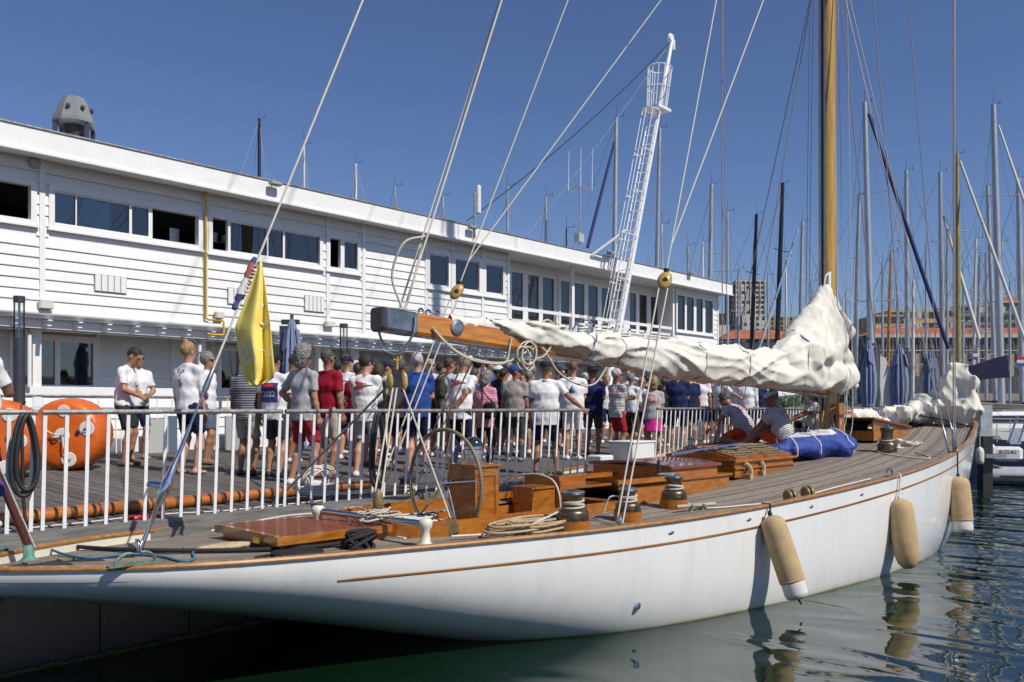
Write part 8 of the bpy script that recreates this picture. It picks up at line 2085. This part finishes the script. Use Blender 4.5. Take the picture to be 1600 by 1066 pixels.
PP(1059, 574, 10.1, 12, 'man in a navy tee and navy shorts whose head is hidden by the boom', top='navypolo', bottom='navy', hair='brown', sk='m', arms=('front', 'front'), girth=1.1, untucked=.1, hs=.016)
PP(1094, 577, 11.3, 15, 'person in a white shirt behind the leaning sailor', top='white', bottom='navy', hair='brown', sk='m', hs=.018)
PP(1125, 582, 10.4, 60, 'man in a white tee gesturing, behind the leaning sailor', top='white', bottom='dgrey', hair='black', sk='m', arms=('front', 'forward'), hs=.018)
PP(1168, 586, 10.5, 20, 'person in a white long sleeved jacket behind the man in the pale cap', top='white', bottom='navy', hair='grey', sk='m', sleeve='long', arms=('down', 'down'), hs=.018)
# further heads filling the crowd
for i, (px, yt, y, dg_, top, hr, sty, lb) in enumerate([(616, 572, 13.4, 30, 'slate', 'brown', 'short', 'brown haired head left of the blue tee'), (689, 569, 13.0, 60, 'dgrey', 'black', 'short', 'black haired head left of the backpack man'),
        (636, 574, 12.6, 20, 'white', 'brown', 'bob', 'brown bobbed head beside the mainsheet'), (795, 566, 13.0, 30, 'white', 'grey', 'short', 'grey haired head above the blue cap'), (858, 580, 13.4, 170, 'navypolo', 'brown', 'short', 'face at the back behind the large man'),
        (937, 590, 13.6, 160, 'red', 'brown', 'bob', 'face at the back in a red top'), (1072, 588, 12.6, 30, 'lgrey', 'blond', 'bob', 'blond head at the back under the sail'), (1108, 590, 12.8, 10, 'navypolo', 'brown', 'short', 'brown head at the back left of the gesturing man'),
        (1145, 590, 12.4, 30, 'lgrey', 'dgrey', 'short', 'dark head at the back right of the gesturing man'), (914, 584, 12.9, 20, 'offw', 'white', 'short', 'white haired head behind the sail print polo'), (716, 573, 13.6, 100, 'beige', 'lightbrown', 'short', 'light brown head at the back beside the backpack'),
        (548, 570, 13.8, 50, 'lgrey', 'grey', 'bob', 'grey haired head at the back by the bollard light'), (818, 584, 11.6, 200, 'white', 'brown', 'bob', 'woman in white turned towards the camera by the blue cap'), (583, 577, 13.2, 40, 'beige', 'black', 'short', 'black haired head at the back beside the dark haired woman'),
        (668, 577, 12.0, 20, 'green', 'brown', 'bob', 'brown bobbed woman in green just right of the royal blue tee'), (742, 578, 11.2, 30, 'slate', 'dgrey', 'short', 'man in slate blue between the bending man and the pink top'), (787, 578, 11.6, 40, 'navypolo', 'black', 'short', 'man in navy half hidden by the taupe tee'),
        (826, 580, 10.9, 10, 'dgrey', 'grey', 'short', 'grey haired man in dark grey left of the large white polo'), (881, 585, 11.4, 20, 'navypolo', 'brown', 'bob', 'woman in navy between the two big white polos'), (912, 588, 11.6, 0, 'black', 'dgrey', 'short', 'man in black right of the sail print polo'),
        (1038, 592, 11.2, 30, 'charcoal', 'brown', 'short', 'man in charcoal right of the pink skirt'), (1078, 580, 11.0, 0, 'navypolo', 'dgrey', 'short', 'second navy shirt, right of the navy tee under the boom'), (1112, 588, 11.4, 20, 'dgrey', 'black', 'short', 'man in dark grey right behind the leaning sailor'),
        (1143, 588, 11.2, 0, 'slate', 'grey', 'short', 'man in slate blue behind the pale cap'), (1186, 592, 11.4, 20, 'navypolo', 'brown', 'short', 'man in navy directly above the pale cap'), (1010, 588, 13.4, 0, 'black', 'black', 'short', 'person in black at the back above the blond woman')]):
    PP(px, yt, y, dg_, lb + ' in the crowd' if 'crowd' not in lb else lb, top=top, bottom='navy', hair=hr, style=sty, hs=.026, female=sty == 'bob', sk=random.choice('lmt'))
# sailors sitting and leaning on the yacht
def crew(s, l, H, deg, label, ph, **kw):
    b_ = BW(s, l, 0); return person(b_, H, dirv(deg), label, sit=ph, group='sailors in striped tees on the yacht', **kw)
crew(13.95, 1.70, 1.84, -46, 'sailor in a striped E21 tee leaning over with one hand on the rail', .33, top='breton', bottom='orange', hair='dgrey', sk='t', arms=(tuple(BW(13.0, 2.2, .1)), tuple(BW(14.1, 2.3, .85))), lean=.72, head=(-.5, .35), girth=1.12, prints=E21(.17), feet=(BW(13.6, 1.5, 0), BW(13.8, 1.3, 0)), shoe=None, hs=.014, style='thick')
crew(12.85, .28, 1.84, -56, 'sailor in pale cap and orange shorts sitting with arms round his knees', .26, top='breton', bottom='orange', hair='dgrey', sk='d', arms=('knees', 'knees'), lean=.40, head=(.0, .1), girth=1.12, prints=E21(.15), feet=(BW(12.55, .98, 0), BW(12.8, 1.02, 0)), shoe=None, hs=.014, cap=('cap', 'lgrey'))
crew(13.6, .78, 1.76, -35, 'black haired sailor in a striped tee sitting behind the one in the cap', .25, top='breton', bottom='dgrey', hair='black', sk='t', arms=('knees', 'knees'), lean=.25, head=(.3, .1), prints=E21(.14), feet=(BW(13.5, 1.48, 0), BW(13.7, 1.53, 0)), shoe=None, hs=.016, style='thick')
crew(14.75, .72, 1.68, -80, 'sailor in a striped tee sitting in the shade beside the mast', .24, top='breton', bottom='navy', hair='black', sk='t', arms=('knees', 'knees'), lean=-.12, head=(.2, .1), feet=(BW(14.3, 1.35, 0), BW(14.1, 1.25, 0)), shoe=None, hs=.016, style='long', female=True)
# things carried
def bag(r, h, x, f, size, mat, name, label, strap=True):
    O_ = r['Wd'](r['sp'](h * r['k'])); c = O_ + r['X'] * x + r['sf'] * f
    t = thing(name, label, 'bag', c)
    S = SDF([-.3, -.3, -.35], [.3, .3, .35], .014); S.cap((0, 0, -size[2] * .3), (0, 0, size[2] * .25), size[1] / 2, size[1] / 2 * .85, .03, X=(1, 0, 0), asp=size[0] / size[1]); S.fold(.006, 14, 4, sharp=True)
    Pv, Fg = S.mesh(); Wm = np.array([list(r['X']), list(r['Y']), [0, 0, 1.]]); np_mesh('pouch', Pv @ Wm + np.array(c), Fg, mat, t, origin=tuple(c))
    for sx in ((-1, 1) if strap == 2 else (1,)):
        a = c + UP * size[2] * .4 + r['X'] * sx * .07; sh_ = r['Wd'](r['sp'](.55 * r['k'], (sx * .12 if strap == 2 else -.10)*r['k'], 0))
        mb = MB(); mb.tube(catmull([a, a.lerp(sh_, .5) - r['sf'] * .06, sh_ + r['sd'] * .035, sh_ + r['sf'] * .12 - r['sd'] * .06], 5), .012, 5); mb.build('strap', mat, t, smooth=True)
bag(r_b, .32, 0, -.22, (.30, .17, .46), C_['green'], 'backpack', 'green and dark backpack on the man in sunglasses', 2)
bag(r_w, .12, .17, -.17, (.26, .13, .30), C_['black'], 'shoulder_bag', 'black shoulder bag hanging on the back of the woman in pink')
print('HEIGHTS', report)
